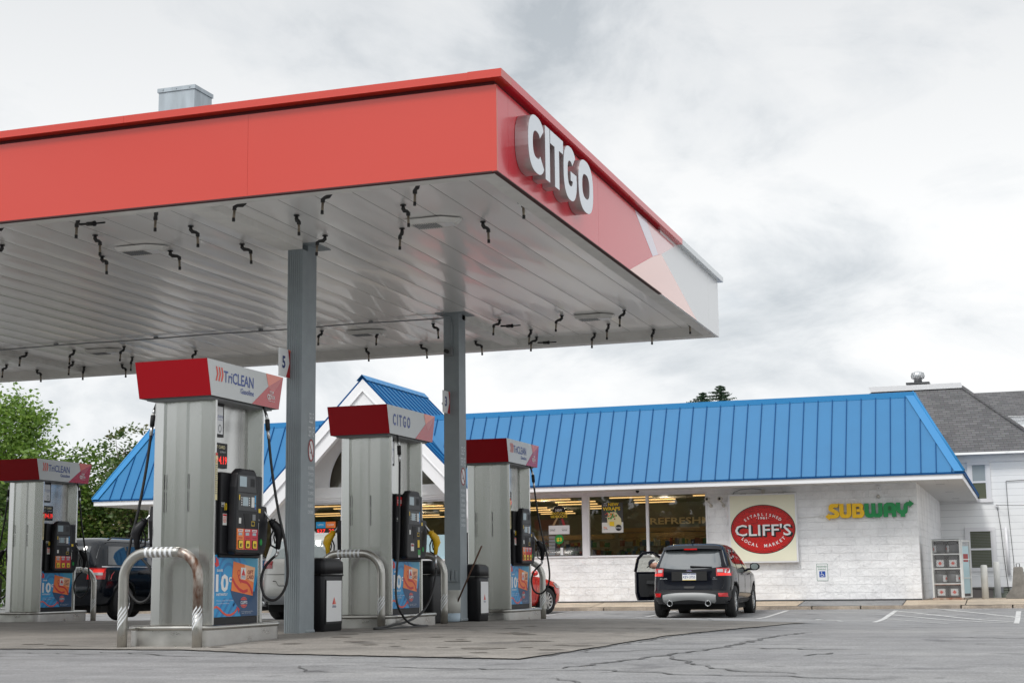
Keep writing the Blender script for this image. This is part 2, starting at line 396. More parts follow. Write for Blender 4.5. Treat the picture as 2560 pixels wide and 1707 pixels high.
# ---- pavement in front of and beside the store
mb = MB().mat('pavement_concrete')
def pv(u, v): return -.11+.11*min(1, (v+1.5)/1.5)
jn = [-26, -22, -18.6, -15.2, -11.8, -8.4, -5.0, -2.98, -.4, 1.1, 3.4, 6.8, 12, 20]
for u0, u1 in zip(jn, jn[1:]):
    if (u0, u1) == (-2.98, -.4):
        mb.mat('asphalt')
    else: mb.mat('pavement_concrete')
    mb.poly([SP(u0+.012, -1.38, -.104), SP(u1-.012, -1.38, -.104), SP(u1-.012, 0, -.002), SP(u0+.012, 0, -.002)])
    if u0 >= -.4: mb.poly([SP(u0+.012, .02, -.002), SP(u1-.012, .02, -.002), SP(u1-.012, 3.2, -.002), SP(u0+.012, 3.2, -.002)])
mb.mat('crack_fill'); mb.poly([SP(-26, -1.38, -.112), SP(20, -1.38, -.112), SP(20, 3.2, -.012), SP(-26, 3.2, -.012)])
tag(mb.build('pavement'), kind='structure')
mb = MB().mat('kerb_stone'); u = -26
rr = random.Random(5)
while u < 20:
    L_ = rr.choice([1.2, 1.5, 2.4]); d = rr.uniform(-.012, .012)
    p = [SP(u+.015, -1.52+d*.5, -.30), SP(u+L_-.015, -1.52+d*.5, -.30), SP(u+L_-.015, -1.38, -.30), SP(u+.015, -1.38, -.30)]
    n = len(mb.v); mb.v += [tuple(q) for q in p]+[(q.x, q.y, -.106+d) for q in p]
    for q in ((4, 5, 6, 7), (0, 1, 5, 4), (1, 2, 6, 5), (2, 3, 7, 6), (3, 0, 4, 7)): mb.face([n+i for i in q])
    u += L_
tag(mb.build('kerb', bevel=.012), kind='structure')
# ---- painted lines
mat('road_paint', (.66, .66, .65), .7, var=.35, vscale=6, col2=(.38, .38, .38))
mb = MB().mat('road_paint')
def stripe(x0, y0, x1, y1, w=.1):
    n = 12; d = sqrt((x1-x0)**2+(y1-y0)**2); nx, ny = -(y1-y0)/d*w/2, (x1-x0)/d*w/2
    for k in range(n):
        a, b = k/n, (k+1)/n; q = [(x0+(x1-x0)*t+s*nx, y0+(y1-y0)*t+s*ny) for t, s in ((a, -1), (b, -1), (b, 1), (a, 1))]
        mb.poly([(x, y, g(y, x)+.006) for x, y in q])
MARKS = []
for x in (-3.3, -.48): stripe(x, 38.4 if x < -1 else 37.9, x, 33.1, .11)
stripe(-2.46, 39.15, -.5, 35.85, .1); stripe(-3.25, 38.1, -.5, 34.0, .1); stripe(-3.29, 36.7, -.5, 33.3, .1); stripe(-3.3, 35.3, -1.8, 33.1, .08)
for x in (-5.94, -8.75, -11.5): stripe(x, 38.6, x+.03, 34.0, .1)
F = Fr((-4.55, 33.6, 0), (1, 0, 0), (0, 1, 0))
def gm(pts):
    mb.poly([(F.O.x+a, F.O.y+b, g(F.O.y+b, F.O.x+a)+.007) for a, b in pts])
for k in range(14):
    t0, t1 = radians(100+k*17), radians(100+(k+1)*17)
    gm([(.42*cos(t), -.25+.42*sin(t)) if i in (0, 3) else (.33*cos(t), -.25+.33*sin(t)) for i, t in enumerate((t0, t0, t1, t1))])
gm([(-.1, .15), (0, .15), (.02, .55), (-.08, .55)]); gm([(0, .1), (.45, .1), (.45, 0), (0, 0)][::-1]); gm([(.38, .05), (.48, .05), (.62, -.5), (.52, -.52)][::-1])
gm(arc(-.04, .68, .1, 0, 2*pi, 10)[:-1])
tag(mb.build('parking_marking'), kind='structure')

# ================================================================ CANOPY
CX, CY0, CY1, CL = -4.90, 14.056, 25.478, -27.0
ZB, ZF = 4.66, 5.62
mat('soffit', (.86, .85, .83), .30, metal=.20, spec=.7, bump=.06, bscale=140, bdist=.0012, coat=.25)
mat('soffit_trim', (.70, .69, .66), .5, var=.08, vscale=3)
mat('column_paint', (.27, .305, .325), .5, var=.06, vscale=5, bump=.22, bscale=45, bdist=.004)
mat('seam_grey', (.35, .34, .33), .5); mat('coping_silver', (.58, .61, .63), .25, metal=.4)
mat('fascia_side', (.66, .013, .032), .2, coat=.18, bump=.01, bscale=2.5, bdist=.05)
mat('coping_shade_red', (.10, .004, .006), .6); mat('shadow_gap', (.05, .012, .012), .7)  # shade under the coping put into the recessed strip's dark red
canopy = thing('fuel_canopy', 'large flat fuel station canopy with glossy red fascia on grey steel columns', 'canopy', (-15, 19.8, 0))
def cbuild(mb, name, parent=None, **k):
    """world coordinates, parented to a thing that stands unrotated"""
    parent = parent or canopy; o = mb.build(name, parent, **k); p = parent; off = Vector((0, 0, 0))
    while p: off += p.location; p = p.parent
    if o.parent: o.location = -off
    return o
def at(parent, mb, name, **k):
    return cbuild(mb, name, parent, **k)
FF = Fr((0, CY0, 0), (1, 0, 0), (0, 0, 1)); FS = Fr((CX, 0, 0), (0, 1, 0), (0, 0, 1))
# front fascia: separate panels with fine joints
mb = MB().mat('fascia_red')
e = [CX, -7.72, -10.95, -14.2, -17.4, -20.6, CL]
for a, b in zip(e[1:], e): mb.fbox(FF, a+.001, b-(.001 if b != CX else 0), ZB, 5.572, -.04, 0)
mb.mat('shadow_gap').fbox(FF, CL, CX-.05, ZB-.004, ZB+.012, -.05, .006); mb.mat('coping_shade_red').fbox(FF, CL, CX-.045, 5.573, 5.6215, -.06, -.035)
cbuild(mb, 'front_fascia')
mb = MB().mat('fascia_side')
e = [CY0, 14.42, 17.86, 21.23, 24.62, CY1]
for k, (a, b) in enumerate(zip(e, e[1:])):
    if k == 0: mb.fbox(FS, a+.0405, b-.002, ZB, 5.572, -.04, 0)
    elif k < 3: mb.fbox(FS, a+.002, b-.002, ZB, 5.572, -.04, 0)
    else: mb.mat('sign_white').fbox(FS, a+.002, b-.002, ZB, ZF, -.04, 0)
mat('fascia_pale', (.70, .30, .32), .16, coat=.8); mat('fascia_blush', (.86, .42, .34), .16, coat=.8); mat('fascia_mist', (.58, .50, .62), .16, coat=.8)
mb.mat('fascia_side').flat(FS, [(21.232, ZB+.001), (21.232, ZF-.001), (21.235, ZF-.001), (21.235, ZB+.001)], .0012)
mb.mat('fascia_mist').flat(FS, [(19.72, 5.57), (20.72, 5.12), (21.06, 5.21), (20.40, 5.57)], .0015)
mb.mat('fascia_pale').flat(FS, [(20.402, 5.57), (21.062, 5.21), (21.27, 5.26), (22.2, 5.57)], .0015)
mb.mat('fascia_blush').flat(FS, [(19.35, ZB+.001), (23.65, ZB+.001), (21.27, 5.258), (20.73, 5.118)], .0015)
mb.mat('coping_shade_red').fbox(FS, CY0+.04, 21.23, 5.573, 5.6215, -.06, -.035); mb.mat('shadow_gap').fbox(FS, CY0-.004, 21.2, ZB-.003, ZB+.010, -.045, .005)
cbuild(mb, 'side_fascia')
mb = MB().mat('sign_white'); FBk = Fr((0, CY1, 0), (-1, 0, 0), (0, 0, 1)); mb.fbox(FBk, -CX+.041, -CL, ZB, ZF, -.04, 0); cbuild(mb, 'rear_fascia')
# coping with drip edge, mitred pieces
mb = MB().mat('fascia_red'); o = .085
for a, b in ((-5.18, CX+o), (-9.22, -5.18), (-13.3, -9.22), (CL, -13.3)):
    d = 0 if b > -5 else -.004
    mb.fbox(FF, a+.002, b, 5.622, 5.707+d, -.25, o+d)
mb.mat('fascia_side')
for a, b in ((CY0+.252, 14.9), (14.9, 18.7), (18.7, 22.35)): mb.fbox(FS, a, b-.002, 5.622, 5.707, -.25, o)
mb.mat('coping_silver').fbox(FS, 22.35, CY1+o, 5.62, 5.709, -.25, o); mb.fbox(FBk, -CX+.252, -CL, 5.62, 5.707, -.25, o)
cbuild(mb, 'coping')
mb = MB().mat('shadow_gap').fbox(Fr((0, CY0, 0), (1, 0, 0), (0, 0, 1)), CL, CX, 5.585, 5.6215, -.03, .03) if 0 else MB().mat('mid_grey')
mb.box(CL, CX-.25, CY0+.25, CY1-.25, 5.60, 5.64); cbuild(mb, 'roof_deck')
# soffit: shallow dished pans running front to back, seams between them, rim and coved edge
mb = MB().mat('soffit'); x = -5.02; PW = .452; rr = random.Random(2)
while x > CL:
    sg_ = .35 if x > -9.5 else .5 if x > -12 else .65; sag = rr.uniform(.008, .013)*sg_; tilt = rr.uniform(-.002, .002)*sg_
    def fn(u, v, x=x, sag=sag, tilt=tilt):
        wob = .0012*sin(v*5+x*3)+.0005*sin(v*17+x*7); return (x-u*(PW-.012), 14.25+v*11.0, 4.80-sag*(1-(2*u-1)**2)*(1+.12*sin(v*4+x))+tilt*(u-.5)+wob*(1-(2*u-1)**2))
    mb.grid(fn, 10, 26)
    mb.mat('seam_grey').box(x-PW, x-PW+.012, 14.25, 25.25, 4.801, 4.81); mb.mat('soffit'); x -= PW
cbuild(mb, 'soffit')
mb = MB().mat('soffit_trim')
mb.box(CL, CX-.045, CY0+.045, CY0+.22, ZB, ZB+.03); mb.box(CL, CX-.045, CY1-.26, CY1-.045, ZB, ZB+.03); mb.box(CX-.22, CX-.045, CY0+.22, CY1-.26, ZB, ZB+.03)
mb.poly([(CL, CY0+.22, ZB+.03), (CX-.22, CY0+.22, ZB+.03), (CX-.3, CY0+.3, 4.81), (CL, CY0+.3, 4.81)])
mb.poly([(CL, CY1-.26, ZB+.001), (CX-.22, CY1-.26, ZB+.001), (CX-.3, CY1-.40, 4.81), (CL, CY1-.40, 4.81)])
mb.poly([(CX-.22, CY0+.22, ZB+.001), (CX-.22, CY1-.26, ZB+.001), (CX-.28, CY1-.34, 4.81), (CX-.28, CY0+.3, 4.81)])
cbuild(mb, 'soffit_rim')
for xc in (-8.55, -17.45):
    for y0, y1 in ((14.26, 16.75), (22.36, 25.2)):
        mb = MB().mat('soffit_trim'); mb.box(xc-.14, xc+.14, y0, y1, 4.70, 4.80); cbuild(mb, 'beam_cover', bevel=.01)
# columns
def lettering(mb, x, y0, y1, ztop, s):
    F = Fr((x, (y0+y1)/2, ztop), (0, 1, 0), (0, 0, 1)); mb.mat('decal_white'); w = (y1-y0)*.72
    mb.text(F, 'SELF', 0, -.16, .13, .003, w=w*.8); mb.text(F, 'SERVE', 0, -.33, .13, .003, w=w)
    z = -.50; mb.mat('ink_white').disc(F, 0, z, w*.5, .13, .003, 28)
    mb.mat('decal_white').rect(F, -w*.28, w*.28, z-.022, z+.022, .0045); mb.mat('column_paint').rect(F, -w*.2, w*.22, z-.04, z-.02, .0045)
    mb.mat('ink_dkred').ring(F, 0, z, w*.52, .14, .022, .0055, 28); mb.band(F, [(-w*.33, .1+z), (w*.33, z-.1)], .02, .006)
    mb.mat('decal_white')
    for k, t in enumerate(('NO SMOKING', 'STOP MOTOR', 'WARNING', 'IT IS UNLAWFUL', 'TO DISPENSE', 'GASOLINE INTO', 'AN UNAPPROVED', 'CONTAINER')):
        mb.text(F, t, 0, -.74-k*.077, .045, .003, w=w*(.95 if len(t) > 8 else .7))
mat('decal_white', (.72, .75, .77), .5)
for k, (y, ribbed) in enumerate(((16.9, True), (22.2, False))):
    mb = MB().mat('column_paint'); zt = 4.795
    # rolled section: flanges and webs boxed in with slightly recessed faces
    mb.box(-8.665, -8.41, y, y+(.24 if ribbed else .30), 0, zt)
    lettering(mb, -8.41, y+.01, y+(.23 if ribbed else .28), 2.72, 1)
    c = cbuild(mb, 'column', bevel=.012)
    tag(c, 'grey steel column '+('with a ribbed downspout pipe in front and SELF SERVE lettering' if ribbed else 'without downspout, with small camera box high on its front'))
    if ribbed:
        mb = MB().mat('column_paint'); mb.box(-8.605, -8.40, y-.17, y-.006, .0, 4.70)
        for j in range(7): xx = -8.595+j*.0285; mb.box(xx, xx+.012, y-.178, y-.168, .02, 4.70)
        cbuild(mb, 'downspout', c)
    mb = MB().mat('soffit_trim'); mb.mat('column_paint').box(-8.78, -8.28, y-.08, y+.38, 4.785, 4.80); cbuild(mb, 'cap_plate', c)
    mb = MB().mat('column_paint')
    nb = [(-8.70+.01*sin(i*2.1), y-.03) for i in range(1)]
    mb.box(-8.68, -8.395, y-.005, y+(.255 if ribbed else .315), 0, .05); cbuild(mb, 'foot', c, bevel=.02)
    if not ribbed:
        mb = MB().mat('mid_grey'); mb.box(-8.64, -8.50, y-.06, y-.002, 4.10, 4.24); mb.mat('black_matte').lathe([(.012, -.2), (.03, -.17), (.03, -.08), (.02, -.06)], (-8.57, y, 4.17), 12, 'y')
        mb.mat('column_paint').tube([(-8.52, y-.02, 4.24), (-8.515, y-.02, 4.6), (-8.54, y-.02, 4.72), (-8.7, y-.02, 4.76)], .012)
        cbuild(mb, 'camera_box', c)
        mb = MB().mat('column_paint'); F = Fr((-8.54, y, 0), (1, 0, 0), (0, 0, 1))
        mb.fbox(F, -.08, .08, 1.55, 1.80, .001, .006); cbuild(mb, 'cover_plate', c, bevel=.004); mb = MB().mat('column_paint'); mb.fbox(F, -.095, .095, .60, .62, .001, .03); mb.fbox(F, -.09, -.03, .62, .78, .001, .03); mb.fbox(F, -.01, .04, .62, .78, .001, .03); mb.fbox(F, .05, .09, .62, .78, .001, .02)
        cbuild(mb, 'hose_bracket', c, bevel=.004)
mb = MB().mat('mid_grey'); mb.tube([(x, 22.38+.008*sin(x*5), 4.758+.006*sin(x*2.3)) for x in [-8.7-k*.5 for k in range(36)]], .011, 6)
for k in range(9): mb.box(-10-k*2-.03, -10-k*2+.03, 22.35, 22.41, 4.765, 4.79)
cbuild(mb, 'conduit')
# canopy lights
L0 = [(-6.49, 16.28, 'nearest the sign corner, right of the ribbed column'), (-10.43, 16.29, 'left of the ribbed column near the front edge'), (-6.52, 23.3, 'at the far right corner end'), (-10.5, 23.28, 'between the two columns near the rear edge'), (-15.67, 23.33, 'farthest left near the rear edge')]
def build_light():
    t = thing('canopy_light', 'x', 'ceiling light', (0, 0, 0), 0, 'flat vented lamps set in the canopy ceiling')
    mb = MB().mat('soffit_trim'); F = Fr((0, 0, 0), (1, 0, 0), (0, -1, 0))
    P = [(-.28, -.19), (.18, -.19), (.36, -.05), (.36, .05), (.18, .19), (-.28, .19)]
    n = len(mb.v); mb.v += [(a, b, 0) for a, b in P]+[(a*.86, b*.86, -.055) for a, b in P]; mb.face([n+6+i for i in range(6)][::-1])
    for i in range(6): j = (i+1) % 6; mb.face([n+i, n+j, n+6+j, n+6+i][::-1])
    mb.build('housing', t)
    mb = MB().mat('mid_grey')
    for k in range(11): xx = -.2+k*.028; mb.box(xx, xx+.010, -.12, .10, -.062, -.056)
    mb.build('louvre', t)
    mb = MB().mat('sign_white'); mb.box(.02+.1, .02+.26, -.09, .09, -.060, -.0555); mb.build('lens', t)
    return t
l0 = build_light()
for i, (x, y, lab) in enumerate(L0):
    t = l0 if i == 0 else copy_tree(l0); t.location = (x, y, 4.785); t['label'] = 'white vented canopy light '+lab
# pipe stubs
PIPES = [(-5.18, 15.54, -5.14, 4.55), (-11.21, 14.56, -11.23, 4.6), (-11.92, 15.5, -11.93, 4.56), (-10.17, 14.56, -10.2, 4.6), (-10.55, 15.46, -10.51, 4.54), (-11.16, 16.52, -11.07, 4.54), (-9.15, 14.57, -9.14, 4.59), (-9.24, 15.47, -9.19, 4.53), (-10.18, 16.56, -10.08, 4.55), (-8.03, 14.57, -8.14, 4.58), (-9.15, 16.55, -9.06, 4.54), (-7.84, 15.45, -7.8, 4.53), (-6.98, 14.55, -7.08, 4.57), (-7.99, 16.51, -8.06, 4.55), (-5.96, 14.55, -6.01, 4.57), (-6.51, 15.45, -6.47, 4.53), (-6.97, 16.51, -6.99, 4.53), (-5.95, 16.54, -5.96, 4.53), (-17.09, 23.03, -17.2, 4.55), (-16.16, 23.14, -16.27, 4.53), (-16.99, 24.31, -17.11, 4.57), (-18.39, 24.19, -18.44, 4.54), (-18.29, 25.0, -18.16, 4.53), (-17.22, 25.0, -17.24, 4.55), (-15.1, 23.11, -15.2, 4.56), (-15.67, 24.26, -15.73, 4.57), (-16.37, 25.0, -16.33, 4.58), (-14.22, 24.07, -14.24, 4.57), (-11.15, 22.94, -11.18, 4.55), (-10.26, 23.25, -10.26, 4.53), (-11.26, 25.0, -11.2, 4.6), (-9.15, 22.98, -9.09, 4.54), (-10.19, 25.0, -10.1, 4.54), (-9.15, 25.0, -9.07, 4.53), (-8.04, 23.1, -8.13, 4.59), (-6.97, 23.07, -7.07, 4.59), (-7.87, 24.22, -7.89, 4.57), (-8.02, 25.0, -8.1, 4.55), (-6.97, 25.0, -7.03, 4.54), (-6.5, 24.18, -6.53, 4.57), (-5.92, 23.0, -5.99, 4.58), (-5.93, 25.0, -5.97, 4.54), (-5.18, 24.24, -5.16, 4.58)]
mat('pipe_iron', (.03, .03, .03), .45, metal=.3); mat('pipe_bare', (.26, .22, .17), .5, metal=.3, var=.3, vscale=30)
def ordinal(n): return ['first', 'second', 'third', 'fourth', 'fifth', 'sixth', 'seventh', 'eighth', 'ninth', 'tenth', 'eleventh', 'twelfth', 'thirteenth', 'fourteenth', 'fifteenth'][n]
def prow(p): return 0 if p[1] < 15 else 1 if p[1] < 16 else 2 if p[1] < 18 else 3 if p[1] < 23.7 else 4 if p[1] < 24.6 else 5
RN = ['frontmost row', 'second row behind the front fascia', 'third row behind the front fascia', 'third rearmost row', 'second row from the rear', 'rearmost row']
rows = {}
for p in PIPES: rows.setdefault(prow(p), []).append(p)
rr = random.Random(4); mesh_cache = {}; valves = []
def stub(dx, L_, sw):
    t = thing('pipe_stub', 'x', 'pipe', (0, 0, 0), 0, 'elbowed iron pipe stubs hanging from the canopy ceiling')
    s = 1 if dx >= 0 else -1; dx = max(.045, min(.11, abs(dx)))*s
    mb = MB().mat('pipe_iron'); mb.lathe([(.035, 0), (.035, -.01), (.016, -.012)], (0, 0, 0), 10)
    mb.tube([(0, 0, 0), (0, 0, -.045), (dx*.25, sw*.25, -.068), (dx*.75, sw*.75, -.072), (dx, sw, -.09), (dx, sw, -.12)], [.018, .024, .025, .019, .025, .024], 8)
    mb.build('elbow', t)
    mb = MB().mat('pipe_bare'); mb.tube([(dx, sw, -.118), (dx*1.08, sw*1.05, -L_)], .015, 8); mb.mat('pipe_iron').tube([(dx*1.07, sw*1.05, -L_+.035), (dx*1.08, sw*1.05, -L_-.004)], .018, 8); mb.build('tail_pipe', t)
    return t
for r, ps_ in rows.items():
    ps_.sort()
    for i, (xt, yt, xb, zb) in enumerate(ps_):
        sx = round((xb-xt)*1.1/.03)*.03 or (.03 if i % 2 else -.03)
        key = (sx, i % 3)
        if key not in mesh_cache: t = mesh_cache[key] = stub(sx, .245, (-.03, .04, .06)[i % 3])
        else: t = copy_tree(mesh_cache[key])
        t.location = (xt, yt, 4.79)
        t['label'] = f'black elbowed ceiling pipe stub, {ordinal(i)} from left in the {RN[r]}'
        if abs(xt+10.17) < .02 and yt < 15 or (abs(xt+8.04) < .02 and yt > 23): valves.append(t)
for t in valves:
    mb = MB().mat('pipe_iron'); mb.tube([(.02, 0, -.1), (.12, 0, -.105)], .014, 8); mb.tube([(.12, 0, -.105), (.2, 0, -.108)], .025, 8); mb.mat('black_plastic').lathe([(.03, .2), (.032, .23), (.01, .24), (.01, .36)], (0, 0, -.108), 10, 'x'); mb.build('valve', t)
    t['label'] += ' with valve'
# CITGO letters
def ring_letter(a, z, rx, rz, st, gap=None, n=30, sq=2.5):
    def se(t, rx, rz): c, s = cos(t), sin(t); return (a+rx*abs(c)**(2/sq)*(1 if c > 0 else -1), z+rz*abs(s)**(2/sq)*(1 if s > 0 else -1))
    g0, g1 = gap or (0, 0); T = [g0+(2*pi-g0+g1)*k/n for k in range(n+1)]
    return [se(t, rx, rz) for t in T]+[se(t, rx-st*.95, rz-st) for t in T[::-1]]
sg = thing('channel_letter_sign', 'row of thick white CITGO letters with silver sides on the red canopy fascia', 'sign', (CX, 15.8, 5.16))
def letter(parts, name='letter'):
    mb = MB()
    for i, P in enumerate(parts): mb.mat('letter_side').prism(FS, P, .004+.001*i, .148-.001*i)
    mb.mat('letter_face')
    for i, P in enumerate(parts):
        ar = sum(P[i][0]*P[(i+1) % len(P)][1]-P[(i+1) % len(P)][0]*P[i][1] for i in range(len(P)))
        mb.flat(FS, P if ar > 0 else P[::-1], .1505-.0008*i)
    o = cbuild(mb, name, sg); return o
mat('letter_side', (.50, .47, .47), .3, metal=.6); mat('letter_face', (.78, .82, .87), .25)
zc, hz, st = 5.155, .300, .165
C = ring_letter(14.915, zc, .295, .312, st, (radians(38), radians(-38)))
letter([C])
letter([[(15.21, zc-hz), (15.375, zc-hz), (15.375, zc+hz), (15.21, zc+hz)]])
letter([[(15.395, zc+hz), (15.395, zc+hz-.15), (15.555, zc+hz-.15), (15.555, zc-hz), (15.72, zc-hz), (15.72, zc+hz-.15), (15.88, zc+hz-.15), (15.88, zc+hz)]])
G = ring_letter(16.15, zc, .262, .312, st, (radians(42), radians(-3)))
letter([G, [(16.165, zc+.03), (16.165, zc-.075), (16.30, zc-.075), (16.405, zc-.075), (16.405, zc+.03)]])
mb = MB(); O = ring_letter(16.79, zc, .31, .312, st, None, 36); n = len(O)//2
for i in range(n-1):
    q = [O[i], O[i+1], O[2*n-2-i], O[2*n-1-i]]
    for c0, m in ((.004, 'letter_side'), (.148, 'letter_face')):
        pass
    mb.mat('letter_face').flat(FS, q[::-1] if 0 else q[::-1], .1505)
    a, b = O[i], O[i+1]; mb.mat('letter_side'); mb.smooth = True; mb.poly([FS.p(*a, .004), FS.p(*b, .004), FS.p(*b, .1505), FS.p(*a, .1505)])
    a, b = O[2*n-1-i], O[2*n-2-i]; mb.poly([FS.p(*b, .004), FS.p(*a, .004), FS.p(*a, .1505), FS.p(*b, .1505)]); mb.smooth = False
cbuild(mb, 'letter', sg)
# roof box and number signs
vb = thing('roof_vent_box', 'galvanised sheet metal box standing on the canopy roof', 'vent box', (-10.41, 17.2, 5.64))
mb = MB().mat('galv'); mb.box(-.27, .27, -.2, .25, 0, 1.42); mb.build('casing', vb)
mb = MB().mat('galv'); mb.box(-.285, .285, -.215, .265, 1.42, 1.475)
for xx in (-.2, 0, .2): mb.lathe([(.012, -.222), (.012, -.215)], (xx, 0, 1.45), 8, 'y')
mb.build('lid', vb)
for num, x, y, z0, lab in (('5', -8.56, 16.44, 3.09, 'white and red flag sign reading 5 on the ribbed column'), ('3', -8.56, 21.89, 3.19, 'white and red flag sign reading 3 on the far column')):
    t = thing('number_sign', lab, 'sign', (x, y, z0)); F = Fr((0, 0, 0), (0, 1, 0), (0, 0, 1))
    mb = MB().mat('sign_white').fbox(F, 0, .29, 0, .345, -.008, .004) if 0 else MB().mat('sign_white'); mb.fbox(F, 0, .29, 0, .345, -.008, .004); mb.mat('red_paint').flat(F, [(.175, 0), (.29, 0), (.29, .345), (.225, .345), (.265, .18)], .0055)
    mb.mat('facet_salmon').flat(F, [(.215, .345), (.29, .345), (.29, .31)], .0065); mb.build('panel', t)
    mb = MB().mat('ink_navy'); mb.text(F, num, .115, .11, .15, .0065, bold=.03, w=.085); mb.build('numeral', t)
    mb = MB().mat('column_paint'); mb.box(-.02, -.009, .0, .30, .12, .15); mb.build('bracket', t)
# ================================================================ PUMPS
mat('brushed_steel', (.55, .55, .535), .25, metal=1, var=.03, vscale=1.2, stretch=(2.2, 2.2, .15), detail=2, rvar=.03)
mat('steel_form', (.52, .51, .49), .34, metal=.9, var=.12, vscale=3, stretch=(1, 1, 2), bump=.08, bscale=40, rvar=.12)
mat('steel_pipe', (.46, .45, .42), .30, metal=.95, var=.08, vscale=4, rvar=.06)
mat('steel_rust', (.50, .48, .44), .4, metal=.6, var=.3, vscale=13, stretch=(1, 1, .5), col2=(.13, .055, .028), rvar=.15)
mat('island_top', (.30, .28, .25), .85, var=.2, vscale=3)
mat('topper_red', (.33, .002, .008), .4, spec=.25); mat('topper_white', (.60, .62, .62), .4)
mat('nozzle_yellow', (.75, .45, .01), .4); mat('sticker', (.75, .75, .72), .5)
def U_rows(mb, F, a0, a1, b0, n, h, m='ink_white', c=.003, rr=random.Random(1)):
    mb.mat(m)
    for k in range(n):
        a = a0
        while a < a1-h*.6:
            w = rr.uniform(1.2, 3.4)*h; w = min(w, a1-a); mb.rect(F, a, a+w, b0-k*h*1.9, b0-k*h*1.9+h, c); a += w+h*.6
def poster_panel(mb, F, w, h):
    """save 10c poster; F origin at lower left"""
    def R(u0, u1, v0, v1, c): mb.rect(F, u0*w, u1*w, v0*h, v1*h, c)
    def P(pts, c): mb.flat(F, [(u*w, v*h) for u, v in pts], c)
    mb.mat('ink_blue').fbox(F, 0, w, 0, h, -.004, 0)
    mb.mat('ink_midblue')
    for r in (.17, .25, .33): mb.ring(F, .32*w, .62*h, r*w*1.0, r*w*1.05, .035*w, .001, 30, -1.2, 3.6)
    for k in range(4): P([(.02+k*.13, 0), (.07+k*.13, 0), (.27+k*.13, .3), (.22+k*.13, .3)], .001)
    mb.mat('ink_teal'); P([(.62, .99), (1, .99), (1, .6)], .0012)
    mb.mat('ink_dkblue'); P([(.36, .44), (.40, .33), (.46, .24), (.54, .16), (.61, 0), (1, 0), (1, .66), (.93, .4), (.5, .44)], .0018)
    mb.mat('ink_orange'); P([(.42, .90), (.93, .80), (.88, .33), (.38, .42)], .0026)
    mb.mat('ink_peach'); P([(.68, .85), (.93, .80), (.905, .55), (.72, .62)], .0032)
    mb.mat('ink_red')
    mb.band(F, [(u*w, v*h) for u, v in ((.40, .62), (.47, .52), (.56, .44), (.66, .40), (.76, .42))], .05*h, .0034)
    mb.band(F, [(u*w, v*h) for u, v in ((.55, .60), (.63, .57), (.74, .55), (.82, .48), (.87, .36))], .045*h, .0036)
    mb.ring(F, .55*w, .71*h, .035*w, .055*h, .012*w, .0038, 16); mb.band(F, [(.53*w, .66*h), (.60*w, .54*h)], .015*w, .0038)
    mb.mat('ink_white'); P([(.595, .80), (.715, .795), (.705, .60), (.59, .61)], .0044)
    mb.mat('ink_red'); P([(.605, .67), (.70, .665), (.655, .78)], .005); mb.mat('ink_navy').text(F, 'CITGO', .648*w, .62*h, .04*h, .005, bold=.02, w=.10*w)
    mb.mat('ink_dkred').text(F, 'GIFT', .815*w, .69*h, .065*h, .0046, bold=.03, w=.14*w); mb.text(F, 'CARD', .815*w, .61*h, .065*h, .0046, bold=.03, w=.16*w)
    mb.mat('ink_white').text(F, 'SAVE', .12*w, .73*h, .038*h, .003, bold=.03, w=.13*w)
    mb.text(F, '10', .175*w, .42*h, .27*h, .003, bold=.035, w=.28*w); mb.text(F, 'c', .355*w, .565*h, .12*h, .003, bold=.03, w=.065*w)
    mb.text(F, 'INSTANTLY', .175*w, .345*h, .038*h, .003, bold=.03, w=.25*w)
    mb.text(F, 'When you use your CITGO Gift Card', .24*w, .255*h, .022*h, .003, w=.37*w); mb.text(F, "at any Cliff's Local Market.", .2*w, .21*h, .022*h, .003, w=.28*w)
    mb.text(F, 'At Cliff\'s locations only. See store for', .76*w, .07*h, .012*h, .003, w=.27*w); mb.text(F, 'details. Offer may change', .74*w, .045*h, .012*h, .003, w=.22*w)
    mb.mat('ink_coral'); mb.band(F, [(u*w, v*h) for u, v in ((0, .15), (.06, .17), (.13, .13), (.2, .07), (.28, .03), (.37, .025), (.46, .06), (.52, .12))], .035*h, .0034)
    mb.mat('ink_red'); P([(.50, .17), (.575, .12), (.55, .04), (.545, .09)], .0038); P([(.02, .98), (.07, .92), (.08, .94), (.10, .83), (.04, .80), (-.0, .86), (.03, .88)], .0036)
    mb.mat('ink_coral').disc(F, .675*w, .225*h, .085*w, .085*h*w/h if 0 else .09*h, .0028, 24); mb.mat('ink_dkblue').ring(F, .675*w, .225*h, .07*w, .075*h, .006*w, .0034, 24)
    mb.mat('ink_dkblue').rect(F, .59*w, .76*w, .19*h, .262*h, .0036); mb.mat('ink_white').text(F, "CLIFF'S", .675*w, .20*h, .05*h, .0044, bold=.02, w=.155*w)
mat('ink_midblue', (.012, .19, .48), .4); mat('ink_teal', (.05, .35, .55), .4); mat('ink_peach', (.9, .5, .28), .4); mat('ink_coral', (.75, .09, .05), .4)
